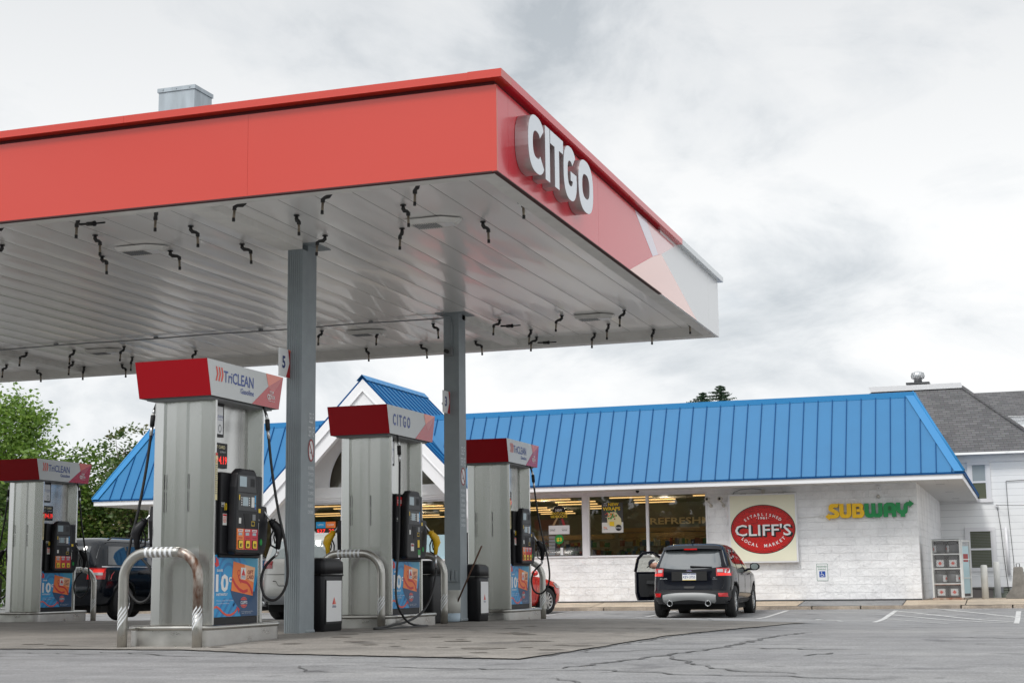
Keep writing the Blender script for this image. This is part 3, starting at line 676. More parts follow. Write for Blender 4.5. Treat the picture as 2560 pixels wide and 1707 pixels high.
def topper_side(mb, F, kind, H):
    """F at the lower centre of a topper side, half widths .76 / .86"""
    mb.mat('topper_white').flat(F, [(-.76, 0), (.76, 0), (.86, H), (-.86, H)], .0015)
    mb.mat('facet_red').flat(F, [(.12, .001), (.755, .001), (.858, H-.001), (.50, .235)], .003)
    mb.mat('facet_rose').flat(F, [(.50, .235), (.858, H-.001), (.60, .15)], .004)
    mb.mat('facet_salmon').flat(F, [(.44, H-.001), (.858, H-.001), (.50, .235)], .0045)
    if kind == 'citgo':
        mb.mat('ink_citgo').text(F, 'C I T G O', -.36, .125, .155, .005, bold=.028, w=.60)
    else:
        mb.mat('ink_citgo').text(F, 'TriCLEAN', -.18, .17, .125, .005, bold=.012, w=.66); mb.text(F, 'Gasoline', .01, .085, .06, .005, bold=.012, w=.30)
        mb.mat('ink_coral')
        for k in range(3): a = -.68+k*.055; mb.flat(F, [(a, .315), (a+.028, .315), (a+.055, .24), (a+.028, .165), (a, .165), (a+.027, .24)], .005)
        mb.mat('ink_white').text(F, 'TOP', .575, .15, .042, .006, w=.10, bold=.01); mb.text(F, 'TIER', .61, .10, .042, .006, w=.10, bold=.01); mb.ring(F, .50, .12, .028, .03, .012, .006, 14); mb.ring(F, .535, .12, .028, .03, .012, .0065, 14)
        mb.text(F, 'Detergent Gasoline', .575, .07, .016, .006, w=.16)
mat('ink_citgo', (.06, .10, .33), .45)
def make_pump(kind, label, citgo=False, top=(2.385, 2.765)):
    t = thing('fuel_pump', label, 'fuel pump', (0, 0, 0), 0, 'fuel pumps under the canopy')
    diesel = citgo
    for s in (-1, 1):       # end pillars: folded steel with shallow vertical folds
        R = lambda x, y: (x*(-s), y*s)
        mb = MB().mat('brushed_steel')
        prof = [(-.368, .505), (-.372, .540), (-.35, .552), (-.235, .586), (-.205, .572), (-.08, .588), (.045, .594), (.075, .580), (.225, .592), (.335, .558), (.368, .540), (.368, .505), (.22, .44), (-.22, .44)]
        mb.prism(Fr((0, 0, 0), (1, 0, 0), (0, 1, 0)), [R(*q) for q in prof], 0.0, 2.40)
        p = mb.build('end_pillar', t, bevel=.004)
        if s == -1:
            mb = MB().mat('black_matte')
            for x in (-.208, .078):
                mb.box(x-.002, x+.002, -.5945, -.588, 1.42, 1.58); mb.box(x-.0015, x+.0015, -.594, -.588, 1.18, 1.40)
            mb.build('seam', p)
    mb = MB().mat('brushed_steel'); mb.box(-.20, .20, -.445, .445, 1.60, 2.395); mb.mat('black_plastic').box(-.352, .352, -.505, .505, .0, .075); mb.mat('dark_grey').box(-.350, .350, -.461, .461, .076, 1.60)
    mb.build('cabinet', t)
    for s in (1, -1):
        F = Fr((.0, 0, 0), (0, s, 0), (0, 0, 1))             # n points to +x (or -x)
        # poster
        FP = Fr((.352*s+.009*s, -.505*s, .078), (0, s, 0), (0, 0, 1)); mb = MB(); poster_panel(mb, FP, .955, .65)
        mb.mat('brushed_steel').fbox(Fr((.352*s, 0, 0), (0, s, 0), (0, 0, 1)), .452, .47, .0, .74, 0, .006); mb.build('poster', t)
        # brand picture and price display in the recess
        mb = MB().mat('black_plastic'); mb.fbox(F, -.44, -.11, 2.0, 2.385, .20, .223); mb.mat('sign_white').rect(F, -.42, -.135, 2.03, 2.33, .225)
        mb.mat('facet_red').flat(F, [(-.42, 2.03), (-.30, 2.03), (-.36, 2.14), (-.42, 2.18)], .2265); mb.flat(F, [(-.42, 2.33), (-.31, 2.33), (-.42, 2.26)], .2265)
        mb.mat('ink_citgo').text(F, 'TriCLEAN', -.265, 2.205, .035, .2265, w=.25); mb.text(F, 'Gasoline', -.2, 2.18, .016, .2265, w=.1); mb.mat('mid_grey').ring(F, -.2, 2.09, .035, .045, .012, .2265, 18); mb.build('brand_panel', t)
        if not diesel:
            mb = MB().mat('black_plastic'); mb.fbox(F, -.44, -.03, 1.665, 1.935, .20, .226)
            mb.mat('ink_cream').text(F, 'CREDIT CARD', -.25, 1.875, .035, .2275, bold=.01, w=.34); mb.mat('ink_white').text(F, 'PLUS 89', -.31, 1.83, .018, .2275, w=.1); mb.text(F, 'ULTRA 93', -.13, 1.83, .018, .2275, w=.12)
            mb.mat('led_red').text(F, '3.69', -.31, 1.71, .085, .2275, bold=.02, w=.17); mb.text(F, '4.19', -.125, 1.71, .085, .2275, bold=.02, w=.17)
            mb.build('price_display', t)
        else:
            mb = MB().mat('black_plastic'); mb.fbox(F, -.44, -.24, 1.64, 1.90, .20, .226); mb.mat('led_green').text(F, '4.29', -.34, 1.72, .07, .2275, w=.16); mb.build('price_display', t)
        # card reader module
        mb = MB().mat('black_plastic'); mb.fbox(F, -.452, .452, .735, 1.60, .352, .405)
        mb.prism(F, [(-.452, .735), (-.44, .70), (.43, .70), (.452, .735)], .352, .39)
        cr = mb.build('card_reader', t, bevel=.012)
        mb = MB().mat('black_plastic')
        out = [(-.335, .77), (-.30, .735), (.19, .735), (.225, .77), (.20, 1.40), (.165, 1.58), (.10, 1.65), (-.19, 1.65), (-.27, 1.60), (-.31, 1.45)]
        mb.prism(F, out, .40, .50); o_ = mb.build('reader_front', cr, bevel=.02)
        c = .503
        mb = MB().mat('dark_grey'); mb.prism(F, [(-.27, 1.58), (.10, 1.58), (.135, 1.40), (-.275, 1.40)], .498, c); mb.mat('lcd').rect(F, -.245, -.09, 1.455, 1.565, c+.002)
        for k in range(5): mb.mat('black_matte').rect(F, .0+k*.02, .008+k*.02, 1.46, 1.55, c+.002)
        mb.build('screen', cr)
        mb = MB().mat('dark_grey'); mb.fbox(F, -.265, .15, 1.20, 1.385, .498, c); mb.mat('lcd').rect(F, -.17, -.05, 1.25, 1.345, c+.002); mb.mat('ink_white')
        for k in range(4): mb.rect(F, -.205, -.185, 1.255+k*.025, 1.268+k*.025, c+.002); mb.rect(F, -.035, -.015, 1.255+k*.025, 1.268+k*.025, c+.002)
        mb.mat('ink_yellow').rect(F, -.255, -.235, 1.31, 1.365, c+.002); mb.mat('sticker').rect(F, .02, .085, 1.24, 1.35, c+.002); mb.mat('ink_blue').rect(F, .09, .12, 1.29, 1.37, c+.002); mb.rect(F, .09, .12, 1.22, 1.28, c+.002)
        mb.mat('ink_citgo').rect(F, .09, .12, 1.22, 1.25, c+.003); mb.build('keypad', cr)
        mb = MB().mat('black_matte'); mb.prism(F, [(-.14, 1.17), (-.02, 1.17), (-.02, 1.02), (-.1, 1.0)], .50, c); mb.mat('mid_grey').rect(F, .05, .12, 1.10, 1.165, c); mb.mat('ink_yellow').ring(F, .065, 1.065, .05, .035, .008, c, 4, pi/4, pi/4+2*pi); mb.mat('sticker').rect(F, -.25, -.20, 1.06, 1.12, c); mb.build('card_slot', cr)
        # grade buttons
        mb = MB()
        if not diesel:
            for k, (m, tx) in enumerate((('ink_orange', '87'), ('ink_red', '89'), ('ink_rose', '93'))):
                a = -.29+k*.155; mb.mat(m).fbox(F, a, a+.152, .785, 1.005, .498, c+.002); mb.mat('lcd').rect(F, a+.03, a+.11, .935, .965, c+.004)
                mb.mat('ink_white').rect(F, a+.02, a+.125, .975, .998, c+.004); mb.mat('ink_dkred').rect(F, a+.03, a+.115, .983, .99, c+.005); mb.mat('ink_dkred').rect(F, a+.03, a+.12, .905, .912, c+.004)
                mb.mat('black_matte').prism(F, rrect(a+.022, a+.128, .795, .885, .02, 2), c+.002, c+.006); mb.mat('ink_yellow').flat(F, rrect(a+.03, a+.12, .80, .88, .015, 2), c+.009)
                mb.mat('ink_black').text(F, tx, a+.075, .815, .035, c+.011, bold=.03, w=.05)
        else:
            mb.mat('sticker').rect(F, -.2, -.09, .84, .94, c); mb.mat('ink_dkred').rect(F, -.19, -.1, .90, .93, c+.001); mb.mat('ink_yellow').rect(F, .04, .11, .89, .99, c); mb.mat('ink_green').rect(F, .05, .14, .79, .86, c); mb.mat('ink_white').rect(F, .06, .13, .76, .785, c)
        mb.build('grade_button_panel', cr)
        c2 = .407; mb = MB()
        if diesel: mb.mat('ink_red').fbox(F, -.445, -.26, 1.44, 1.56, .402, c2); mb.mat('ink_white').text(F, 'DIESEL', -.36, 1.475, .045, c2+.0015, bold=.02, w=.14)
        mb.mat('ink_white').text(F, 'SAVE', -.425, 1.25, .03, c2, w=.07, align='C', bold=.02); mb.text(F, 'INSTANTLY', -.425, 1.23, .012, c2, w=.07); mb.mat('ink_yellow').text(F, '10', -.365, 1.20, .075, c2, w=.05, bold=.03)
        if not diesel: mb.mat('sticker').rect(F, -.425, -.34, 1.04, 1.16, c2); mb.mat('ink_red').rect(F, -.42, -.345, 1.135, 1.155, c2+.001); U_rows(mb, F, -.415, -.35, 1.115, 4, .008, 'ink_coral', c2+.001)
        mb.mat('sticker').rect(F, -.16+.05, -.16+.13, 1.612, 1.635, .5035) if 0 else None
        mb.build('sticker', cr)
        # paper strip on the pillar edge
        if not diesel:
            mb = MB().mat('ink_cream'); F2 = Fr((.368*s, 0, 0), (0, s, 0), (0, 0, 1)); mb.rect(F2, -.535, -.487, 1.30, 1.80, .003); mb.mat('ink_red').rect(F2, -.533, -.489, 1.77, 1.798, .004); mb.ring(F2, -.511, 1.71, .018, .022, .006, .004, 14); U_rows(mb, F2, -.53, -.492, 1.66, 14, .012, 'mid_grey', .004); mb.build('warning_strip', t)
        # holster boot
        mb = MB().mat('black_plastic'); mb.prism(F, [(.20, .76), (.36, .74), (.43, .86), (.455, 1.10), (.42, 1.26), (.24, 1.27), (.20, 1.15)], .40, .475); mb.mat('ink_yellow').rect(F, .225, .285, 1.19, 1.235, .4765); mb.mat('ink_green').disc(F, .30, .87, .03, .035, .4765, 14); mb.mat('ink_white').text(F, 'ULTRA', .24, 1.1, .02, .4765, w=.05); mb.rect(F, .235, .245, .95, 1.08, .4765); mb.build('holster', t, bevel=.015)
        # nozzle
        V = lambda x, y, z: (x*s, y*s, z)
        nc = 'nozzle_yellow' if diesel else 'black_plastic'
        mb = MB().mat('silver'); mb.tube([V(.47, .38, 1.21), V(.50, .41, 1.15), V(.545, .455, 1.075)], [.012, .013, .014], 8)
        mb.mat(nc); mb.tube([V(.52, .43, 1.12), V(.55, .46, 1.07), V(.585, .49, 1.02), V(.60, .50, .96), V(.592, .495, .90), V(.585, .49, .80)], [.022, .046, .058, .056, .034, .027], 10)
        mb.tube([V(.535, .445, 1.10), V(.54, .45, 1.094)], [.048, .048], 10)
        mb.mat('black_plastic'); mb.tube([V(.56, .43, 1.01), V(.53, .42, .93), V(.53, .43, .84), V(.58, .485, .80)], .010, 6); mb.tube([V(.57, .45, 1.0), V(.555, .45, .93), V(.565, .46, .86)], .008, 6)
        mb.mat('silver').tube([V(.585, .49, .80), V(.583, .488, .745)], [.02, .018], 8); nz = mb.build('nozzle', t)
        # hose
        mb = MB().mat('rubber')
        if not diesel:
            pts = [(.41, .44, 2.385), (.44, .45, 2.30), (.455, .45, 2.24), (.465, .45, 2.12), (.475, .455, 2.02), (.52, .46, 1.65), (.60, .47, 1.20), (.675, .475, .90), (.71, .48, .66), (.715, .48, .50), (.68, .48, .36), (.60, .475, .26), (.52, .47, .24), (.44, .465, .29), (.405, .46, .40), (.405, .46, .50), (.44, .465, .60), (.50, .47, .67), (.555, .48, .72), (.583, .488, .75)]
        else:
            pts = [(.41, -.45, 2.385), (.43, -.46, 2.30), (.44, -.46, 2.24), (.445, -.46, 2.12), (.45, -.46, 2.02), (.45, -.47, 1.5), (.45, -.50, .9), (.48, -.66, .40), (.52, -.72, .16), (.54, -.62, .02), (.57, -.42, -.11), (.61, -.12, -.155), (.64, .02, -.16), (.66, -.05, -.16), (.65, -.40, -.16), (.63, -.85, -.16), (.60, -1.25, -.16), (.56, -1.48, -.155), (.52, -1.42, -.145), (.53, -1.05, -.135), (.55, -.55, -.10), (.56, -.12, -.03), (.57, .16, .08), (.58, .36, .26), (.585, .47, .46), (.59, .50, .62), (.585, .488, .75)]
        Q = []
        for k in range(len(pts)-1):
            p0, p1, p2, p3 = [Vector(V(*pts[max(0, min(len(pts)-1, k+d))])) for d in (-1, 0, 1, 2)]
            for m_ in range(3):
                u = m_/3; Q.append(.5*((2*p1)+(p2-p0)*u+(2*p0-5*p1+4*p2-p3)*u*u+(3*p1-p0-3*p2+p3)*u**3))
        Q.append(Vector(V(*pts[-1]))); mb.tube(Q, .0155, 8)
        a = V(*pts[1]); b = V(*pts[2]); c_ = V(*pts[3]); d_ = V(*pts[4])
        mb.mat('silver').tube([a, b], .019, 8); mb.mat('black_matte').tube([b, c_], .027, 10); mb.mat('silver').tube([c_, d_], .019, 8)
        mb.mat('sticker').tube([Vector(b)+(Vector(a)-Vector(b))*.3, b], .0205, 8)
        mb.mat('silver').tube([V(*pts[-2]), V(*pts[-1])], .019, 8); mb.build('hose', t)
    # topper
    z0, z1 = top; H = z1-z0; hx = .435; mb = MB(); mb.mat('topper_red')
    n = len(mb.v); mb.v += [(-hx, -.76, z0), (hx, -.76, z0), (hx, .76, z0), (-hx, .76, z0), (-hx, -.86, z1), (hx, -.86, z1), (hx, .86, z1), (-hx, .86, z1)]
    for q, m in (((0, 1, 5, 4), 'topper_red'), ((2, 3, 7, 6), 'topper_red'), ((1, 2, 6, 5), 'topper_white'), ((3, 0, 4, 7), 'topper_white'), ((4, 5, 6, 7), 'topper_white'), ((3, 2, 1, 0), 'dark_grey')):
        mb.mat(m); mb.face([n+i for i in q])
    mb.mat('mid_grey').box(-.38, .38, -.70, .70, z0-.02, z0+.001)
    for s in (1, -1): topper_side(mb, Fr((hx*s, 0, z0), (0, s, 0), (0, 0, 1)), 'citgo' if citgo else 'tri', H)
    mb.build('topper', t)
    return t
mat('ink_rose', (.6, .03, .06), .4)
p1 = make_pump('tri', 'nearest and largest steel fuel pump, behind the rusty pipe guard')
p1.location = (-8.545, 14.82, .18)
p3 = copy_tree(p1); p3.location = (-8.53, 24.40, .145); p3['label'] = 'steel fuel pump just right of the far column, beside the second black bin'
p4 = copy_tree(p1); p4.location = (-17.59, 24.40, .152); p4['label'] = 'leftmost steel fuel pump, in front of the trees and the black car'
p2 = make_pump('citgo', 'middle steel diesel pump with CITGO topper and yellow nozzles, between the two columns', True); p2.location = (-8.49, 19.41, .176)

def island(loc, label, y0=-.95, y1=.72, h=.22):
    mb = MB(); P = rrect(-.50, .47, y0, y1, .16, 6); F = Fr((0, 0, 0), (1, 0, 0), (0, 1, 0))
    mb.mat('steel_form'); n = len(mb.v); k = len(P)
    mb.v += [(a, b, -h) for a, b in P]+[(a, b, -.03) for a, b in P]; mb.smooth = True
    for i in range(k): j = (i+1) % k; mb.face([n+i, n+j, n+k+j, n+k+i])
    mb.smooth = False; t = thing('pump_island', label, 'pump island', loc, 0, 'raised pump islands'); mb.build('steel_edge', t)
    mb = MB().mat('steel_pipe'); mb.tube([(a, b, -.022) for a, b in P]+[(P[0][0], P[0][1], -.022)], .024, 8, False); mb.build('nosing', t)
    mb = MB().mat('island_top'); mb.flat(F, [(a*.99, b*.99) for a, b in P], -.006); mb.build('concrete_fill', t); return t
island((-8.56, 14.98, .18), 'steel edged concrete island under the nearest pump')
island((-8.49, 19.58, .176), 'steel edged concrete island under the diesel pump', h=.18)
island((-8.53, 24.55, .145), 'steel edged concrete island under the pump by the far column')
island((-17.59, 24.55, .152), 'steel edged concrete island under the leftmost pump')
mat('reflective', (.72, .74, .76), .35); mat('tape_grey', (.25, .26, .27), .5)
def guard(loc, label, m='steel_pipe', w=.88, top=1.03):
    t = thing('pipe_guard', label, 'guard rail', loc, 0, 'bent steel pipe guards round the pump islands'); r = .052; c = .27; hw = w/2
    path = [(-hw, 0, 0), (-hw, 0, .2), (-hw, 0, .36), (-hw, 0, top-c-.05)]+[(-hw+c-c*cos(a), 0, top-.05-c+c*sin(a)) for a in [k*pi/16 for k in range(1, 9)]]+[(hw-c+c*sin(a), 0, top-.05-c+c*cos(a)) for a in [k*pi/16 for k in range(0, 9)]]+[(hw, 0, .36), (hw, 0, .2), (hw, 0, 0)]
    path[3:3] = []
    mb = MB().mat('steel_pipe')
    if m == 'steel_rust':
        k = len(path)*58//100; mb.tube(path[:k+1], r, 16); mb.mat('steel_rust').tube(path[k:-2], r, 16); mb.mat('steel_pipe').tube(path[-3:], r, 16)
    else: mb.tube(path, r, 16)
    pb = mb.build('bent_pipe', t)
    mb = MB().mat('reflective')
    for k in range(6):
        xx = -.16+k*.058; mb.tube([(xx-.014, 0, top-.05), (xx+.014, 0, top-.05)], r+.0015, 16, False)
    mb.build('reflective_tape', pb)
    for sx in (-1, 1):
        mb = MB().mat('reflective')
        for k in range(4):          # diagonal stripes round the foot of each leg
            pts = []
            for q in range(9):
                a = -pi*.98+q*pi*.12*1.0
                pts.append(a)
            for a0, a1 in zip(pts, pts[1:]):
                z0 = .12+k*.05+(a0+pi)*.07; z1 = .12+k*.05+(a1+pi)*.07
                if z1 > .42 or z0 < .16: continue
                R_ = r+.0015; mb.poly([(sx*hw+R_*cos(a0), R_*sin(a0), z0), (sx*hw+R_*cos(a1), R_*sin(a1), z1), (sx*hw+R_*cos(a1), R_*sin(a1), z1+.027), (sx*hw+R_*cos(a0), R_*sin(a0), z0+.027)])
        mb.build('foot_tape', pb)
    return t
guard((-8.57, 13.90, -.045), 'bent steel pipe guard with rust on its right side, in front of the nearest pump', 'steel_rust')
guard((-8.55, 18.50, 0), 'bent steel pipe guard with striped top in front of the diesel pump')
guard((-8.55, 20.75, 0), 'bent steel pipe guard behind the diesel pump beside the white bucket')
guard((-8.55, 25.42, -.06), 'bent steel pipe guard behind the pump by the far column, next to the red car')
guard((-17.57, 25.42, -.06), 'bent steel pipe guard behind the leftmost pump')
# bins
def make_bin(label, sign=True):
    t = thing('litter_bin', label, 'trash can', (0, 0, 0), 0, 'black litter bins by the columns')
    F = Fr((0, 0, 0), (1, 0, 0), (0, 1, 0))
    def ring_prism(mb, lv):
        P = rrect(-1, 1, -1, 1, .22, 4); k = len(P); n = len(mb.v)
        for hx, hy, z in lv: mb.v += [(a*hx, b*hy, z) for a, b in P]
        mb.smooth = True
        for l in range(len(lv)-1):
            for i in range(k): j = (i+1) % k; mb.face([n+l*k+i, n+l*k+j, n+(l+1)*k+j, n+(l+1)*k+i])
        mb.smooth = False; mb.face([n+i for i in range(k)][::-1]); mb.face([n+(len(lv)-1)*k+i for i in range(k)])
    mb = MB().mat('black_plastic'); ring_prism(mb, [(.17, .27, 0), (.18, .29, .03), (.183, .30, .68), (.18, .295, .69)]); b_ = mb.build('body', t)
    mb = MB().mat('black_plastic'); ring_prism(mb, [(.19, .31, .715), (.19, .31, .80), (.185, .305, .86), (.15, .26, .90), (.05, .11, .915)]); mb.build('lid', t)
    mb = MB().mat('black_matte'); 
    for k in range(2): mb.tube([(a*.188+.003*sin(i*2.3+k), b*.304, .70+.006*sin(i*1.9+k*2)) for i, (a, b) in enumerate(rrect(-1, 1, -1, 1, .22, 4)+[(1, -.78)])], .008, 6, False)
    mb.build('bag_rim', t)
    if sign:
        F = Fr((.186, 0, 0), (0, 1, 0), (0, 0, 1)); mb = MB().mat("black_plastic"); mb.fbox(F, -.235, .235, .10, .64, -.004, .004)
        mb.mat('ink_white').rect(F, -.215, .215, .13, .63, .0055); mb.mat('ink_red').flat(F, [(-.055, .34), (.055, .34), (0, .43)], .007); mb.mat('facet_salmon').flat(F, [(0, .34), (.055, .34), (0, .43)], .0075); mb.mat('ink_navy').text(F, 'CITGO', 0, .30, .026, .007, bold=.03, w=.115); mb.build('sign_plate', t)
    return t
b1 = make_bin('black litter bin with white CITGO plate between the ribbed column and the diesel pump'); b1.location = (-8.515, 17.53, 0)
b2 = copy_tree(b1); b2.location = (-8.43, 22.82, -.015); b2.scale = (1, .8, .97); b2['label'] = 'black litter bin with white CITGO plate just right of the far column'
b3 = make_bin('plain black litter bin half hidden behind the diesel pump, behind the pipe guard', False); b3.location = (-8.52, 21.15, 0)
mat('bucket_white', (.62, .62, .58), .4, trans=.0); mat('water_blue', (.42, .52, .60), .3); mat('stick_brown', (.10, .045, .025), .6)
t = thing('bucket', 'tall white plastic bucket standing in front of the far column', 'bucket', (-8.50, 22.02, 0))
mb = MB().mat('water_blue'); mb.lathe([(.135, 0), (.145, .02), (.147, .13)], seg=24); mb.mat('bucket_white').lathe([(.147, .13), (.153, .30), (.155, .455), (.160, .46), (.160, .47), (.150, .47), (.145, .30), (.14, .05)], seg=24); mb.build('tub', t)
t = thing('squeegee', 'long brown squeegee handle leaning out of the white bucket', 'squeegee', (-8.42, 21.98, .2)); mb = MB().mat('stick_brown'); mb.tube([(0, 0, 0), (.49, -.12, .93)], .013, 8); mb.build('handle', t); mb = MB().mat('black_matte'); mb.tube([(-.04, .02, -.02), (.04, -.02, -.05)], .025, 8); mb.build('sponge', t)
mb = MB().mat('kerb_stone')
# ================================================================ STORE
def block_mat():
    m = bpy.data.materials.new('painted_block'); m.use_nodes = True; MATS['painted_block'] = m; nt = m.node_tree; N = nt.nodes.new; L = nt.links.new; b = nt.nodes['Principled BSDF']
    tc = N('ShaderNodeTexCoord'); sp = N('ShaderNodeSeparateXYZ'); L(tc.outputs['Object'], sp.inputs[0]); ad = N('ShaderNodeMath'); ad.operation = 'ADD'; L(sp.outputs['X'], ad.inputs[0]); L(sp.outputs['Y'], ad.inputs[1])
    cb = N('ShaderNodeCombineXYZ'); L(ad.outputs[0], cb.inputs[0]); L(sp.outputs['Z'], cb.inputs[1])
    br = N('ShaderNodeTexBrick'); L(cb.outputs[0], br.inputs['Vector']); br.inputs['Scale'].default_value = 1; br.inputs['Brick Width'].default_value = .405; br.inputs['Row Height'].default_value = .203; br.inputs['Mortar Size'].default_value = .006; br.inputs['Mortar Smooth'].default_value = .4
    br.inputs['Color1'].default_value = (.88, .88, .885, 1); br.inputs['Color2'].default_value = (.865, .865, .875, 1); br.inputs['Mortar'].default_value = (.84, .84, .85, 1)
    n = N('ShaderNodeTexNoise'); n.inputs['Scale'].default_value = 15; n.inputs['Detail'].default_value = 7; n.inputs['Roughness'].default_value = .62; L(tc.outputs['Object'], n.inputs['Vector'])
    v = N('ShaderNodeTexVoronoi'); v.inputs['Scale'].default_value = 5; L(tc.outputs['Object'], v.inputs['Vector'])
    m1 = N('ShaderNodeMath'); m1.operation = 'MULTIPLY_ADD'; L(v.outputs['Distance'], m1.inputs[0]); m1.inputs[1].default_value = .7; L(n.outputs['Fac'], m1.inputs[2])
    m2 = N('ShaderNodeMath'); m2.operation = 'MULTIPLY_ADD'; L(br.outputs['Fac'], m2.inputs[0]); m2.inputs[1].default_value = -.3; L(m1.outputs[0], m2.inputs[2])
    bp = N('ShaderNodeBump'); bp.inputs['Strength'].default_value = .8; bp.inputs['Distance'].default_value = .035; L(m2.outputs[0], bp.inputs['Height']); L(bp.outputs[0], b.inputs['Normal'])
    # grime: lower courses and blotches
    n3 = N('ShaderNodeTexNoise'); n3.inputs['Scale'].default_value = 1.4; n3.inputs['Detail'].default_value = 8; L(tc.outputs['Object'], n3.inputs['Vector'])
    r = N('ShaderNodeValToRGB'); L(n3.outputs['Fac'], r.inputs[0]); r.color_ramp.elements[0].position = .36; r.color_ramp.elements[0].color = (.88, .88, .885, 1); r.color_ramp.elements[1].position = .55; r.color_ramp.elements[1].color = (1, 1, 1, 1)
    mx = N('ShaderNodeMix'); mx.data_type = 'RGBA'; mx.blend_type = 'MULTIPLY'; mx.inputs[0].default_value = 1; L(br.outputs['Color'], mx.inputs[6]); L(r.outputs[0], mx.inputs[7]); L(mx.outputs[2], b.inputs['Base Color']); b.inputs['Roughness'].default_value = .6
block_mat()
mat('roof_blue', (.025, .165, .36), .42, var=.03, vscale=1.5, spec=.2, bump=.02, bscale=8)
mat('roof_blue_trim', (.035, .22, .48), .4, spec=.2); mat('roof_blue_edge', (.008, .075, .22), .6, spec=.1)
mat('soffit_vinyl', (.62, .61, .60), .5, var=.04); mat('arch_reflection_tan', (.50, .42, .32), .8); mat('interior', (.36, .32, .28), .8); mat('interior_dark', (.20, .18, .17), .8); mat('wood_shelf', (.35, .22, .10), .6); mat('wood_sign', (.80, .62, .38), .5)
mat('lamp_warm', (1, .62, .26), .5, emit=1.5); glass_mat('window_glass', (.58, .60, .56), .015, .05); mat('frame_white', (.74, .74, .76), .4)
mat('frosted_blue', (.40, .56, .62), .35)
store = thing('store_building', 'long white block store with blue standing seam metal roof and gabled entrance', 'store', (SX, SY, 0), SA)
LD = 15.53; UL = -22.65
OPEN = [(-21.5, -18.45, .5, 2.93), (-17.95, -16.2, 1.0, 2.93), (-16.05, -14.2, .02, 2.93), (-14.05, -12.45, 1.2, 2.93), (-12.12, -8.92, 1.22, 2.92), (-8.82, -5.47, 1.22, 2.92)]
mb = MB().mat('painted_block'); us = UL
for (a, b, z0, z1) in OPEN:
    if a > us: mb.box(us, a, 0, .2, -.35, 3.4 if -18 < a < -12.3 else 3.02)
    mb.box(a, b, 0, .2, -.35, z0)
    mb.box(a, b, .0, .2, z1, 3.02); us = b
mb.box(us, 0, 0, .2, -.35, 3.02); mb.box(-.2, -.0, .201, LD, -.35, 3.02); mb.box(UL, UL+.2, .201, LD, -.35, 3.02); mb.box(UL+.2, -.2, LD-.2, LD, -.35, 3.02)
mb.build('wall', store)
mb = MB().mat('dark_grey'); mb.box(UL, .004, -.008, -.001, -.02, .035); mb.build('base_flashing', store)
# flat roof, soffit, fascia, mansard
GU, GW, GZ = -15.0, 3.20, 6.40; GS = (GZ-3.13)/GW; GV0, GV1 = -1.28, 3.4
def gz(u): return GZ-GS*abs(u-GU)
mb = MB().mat('mid_grey'); mb.box(UL, 0, .2, LD, 5.0, 5.06); mb.build('flat_roof', store)
mb = MB().mat('soffit_vinyl')
def soff(a, b, c, d): mb.box(a, b, c, d, 2.985, 3.0)
soff(-23.78, GU-GW, -1.18, .0); soff(GU+GW, 1.18, -1.18, .0); soff(0, 1.18, .0, LD+1.18); soff(-23.78, UL, 0, LD+1.18)
mb.mat('mid_grey')
for (u, v) in ((.55, 1.0), (.6, 5.0), (.6, 9), (.6, 12.5)): mb.box(u-.11, u+.11, v-.04, v+.04, 2.981, 2.984)
for k in range(0, 60): 
    u = -23.6+k*.305
    if u < GU-GW-.05 : mb.box(u, u+.004, -1.18, 0, 2.9835, 2.9848)
for k in range(0, 42):
    u = GU+GW+.1+k*.305
    if u < 1.1: mb.box(u, u+.004, -1.18, 0, 2.9835, 2.9848)
mb.build('soffit', store)
mb = MB().mat('white_trim'); mb.box(-23.8, GU-GW-.02, -1.2, -1.18, 2.975, 3.13); mb.box(GU+GW+.02, 1.2, -1.2, -1.18, 2.975, 3.13); mb.box(1.18, 1.2, -1.1795, LD+1.2, 2.975, 3.13); mb.box(-23.8, -23.78, -1.1795, LD+1.2, 2.975, 3.13)
mb.mat('roof_blue_edge').box(-23.84, GU-GW-.02, -1.235, -1.2005, 3.10, 3.15); mb.box(GU+GW+.02, 1.24, -1.235, -1.2005, 3.10, 3.15); mb.box(1.2005, 1.24, -1.2, LD+1.2, 3.10, 3.15); mb.box(-23.84, -23.8005, -1.2, LD+1.2, 3.10, 3.15)
mb.build('fascia_board', store, bevel=.004)
E0, E1, ZR0, ZR1 = -1.235, -.03, 3.15, 5.30
def mv(z): return E0+(E1-E0)*(z-ZR0)/(ZR1-ZR0)
XL0, XR0 = -23.84, 1.24; XL1, XR1 = XL0+(E1-E0), XR0-(E1-E0)
mb = MB().mat('roof_blue')
gl0, gl1 = GU-(GZ-ZR0)/GS, GU-(GZ-ZR1)/GS; gr0, gr1 = 2*GU-gl0, 2*GU-gl1
mb.poly([(XL0, E0, ZR0), (gl0, E0, ZR0), (gl1, E1, ZR1), (XL1, E1, ZR1)]); mb.poly([(gr0, E0, ZR0), (XR0, E0, ZR0), (XR1, E1, ZR1), (gr1, E1, ZR1)])
vb0, vb1 = LD-E0, LD-E1
mb.poly([(XR0, E0, ZR0), (XR0, vb0, ZR0), (XR1, vb1, ZR1), (XR1, E1, ZR1)]); mb.poly([(XL0, vb0, ZR0), (XL0, E0, ZR0), (XL1, E1, ZR1), (XL1, vb1, ZR1)]); mb.poly([(XR0, vb0, ZR0), (XL0, vb0, ZR0), (XL1, vb1, ZR1), (XR1, vb1, ZR1)])
mb.mat('roof_blue_edge')
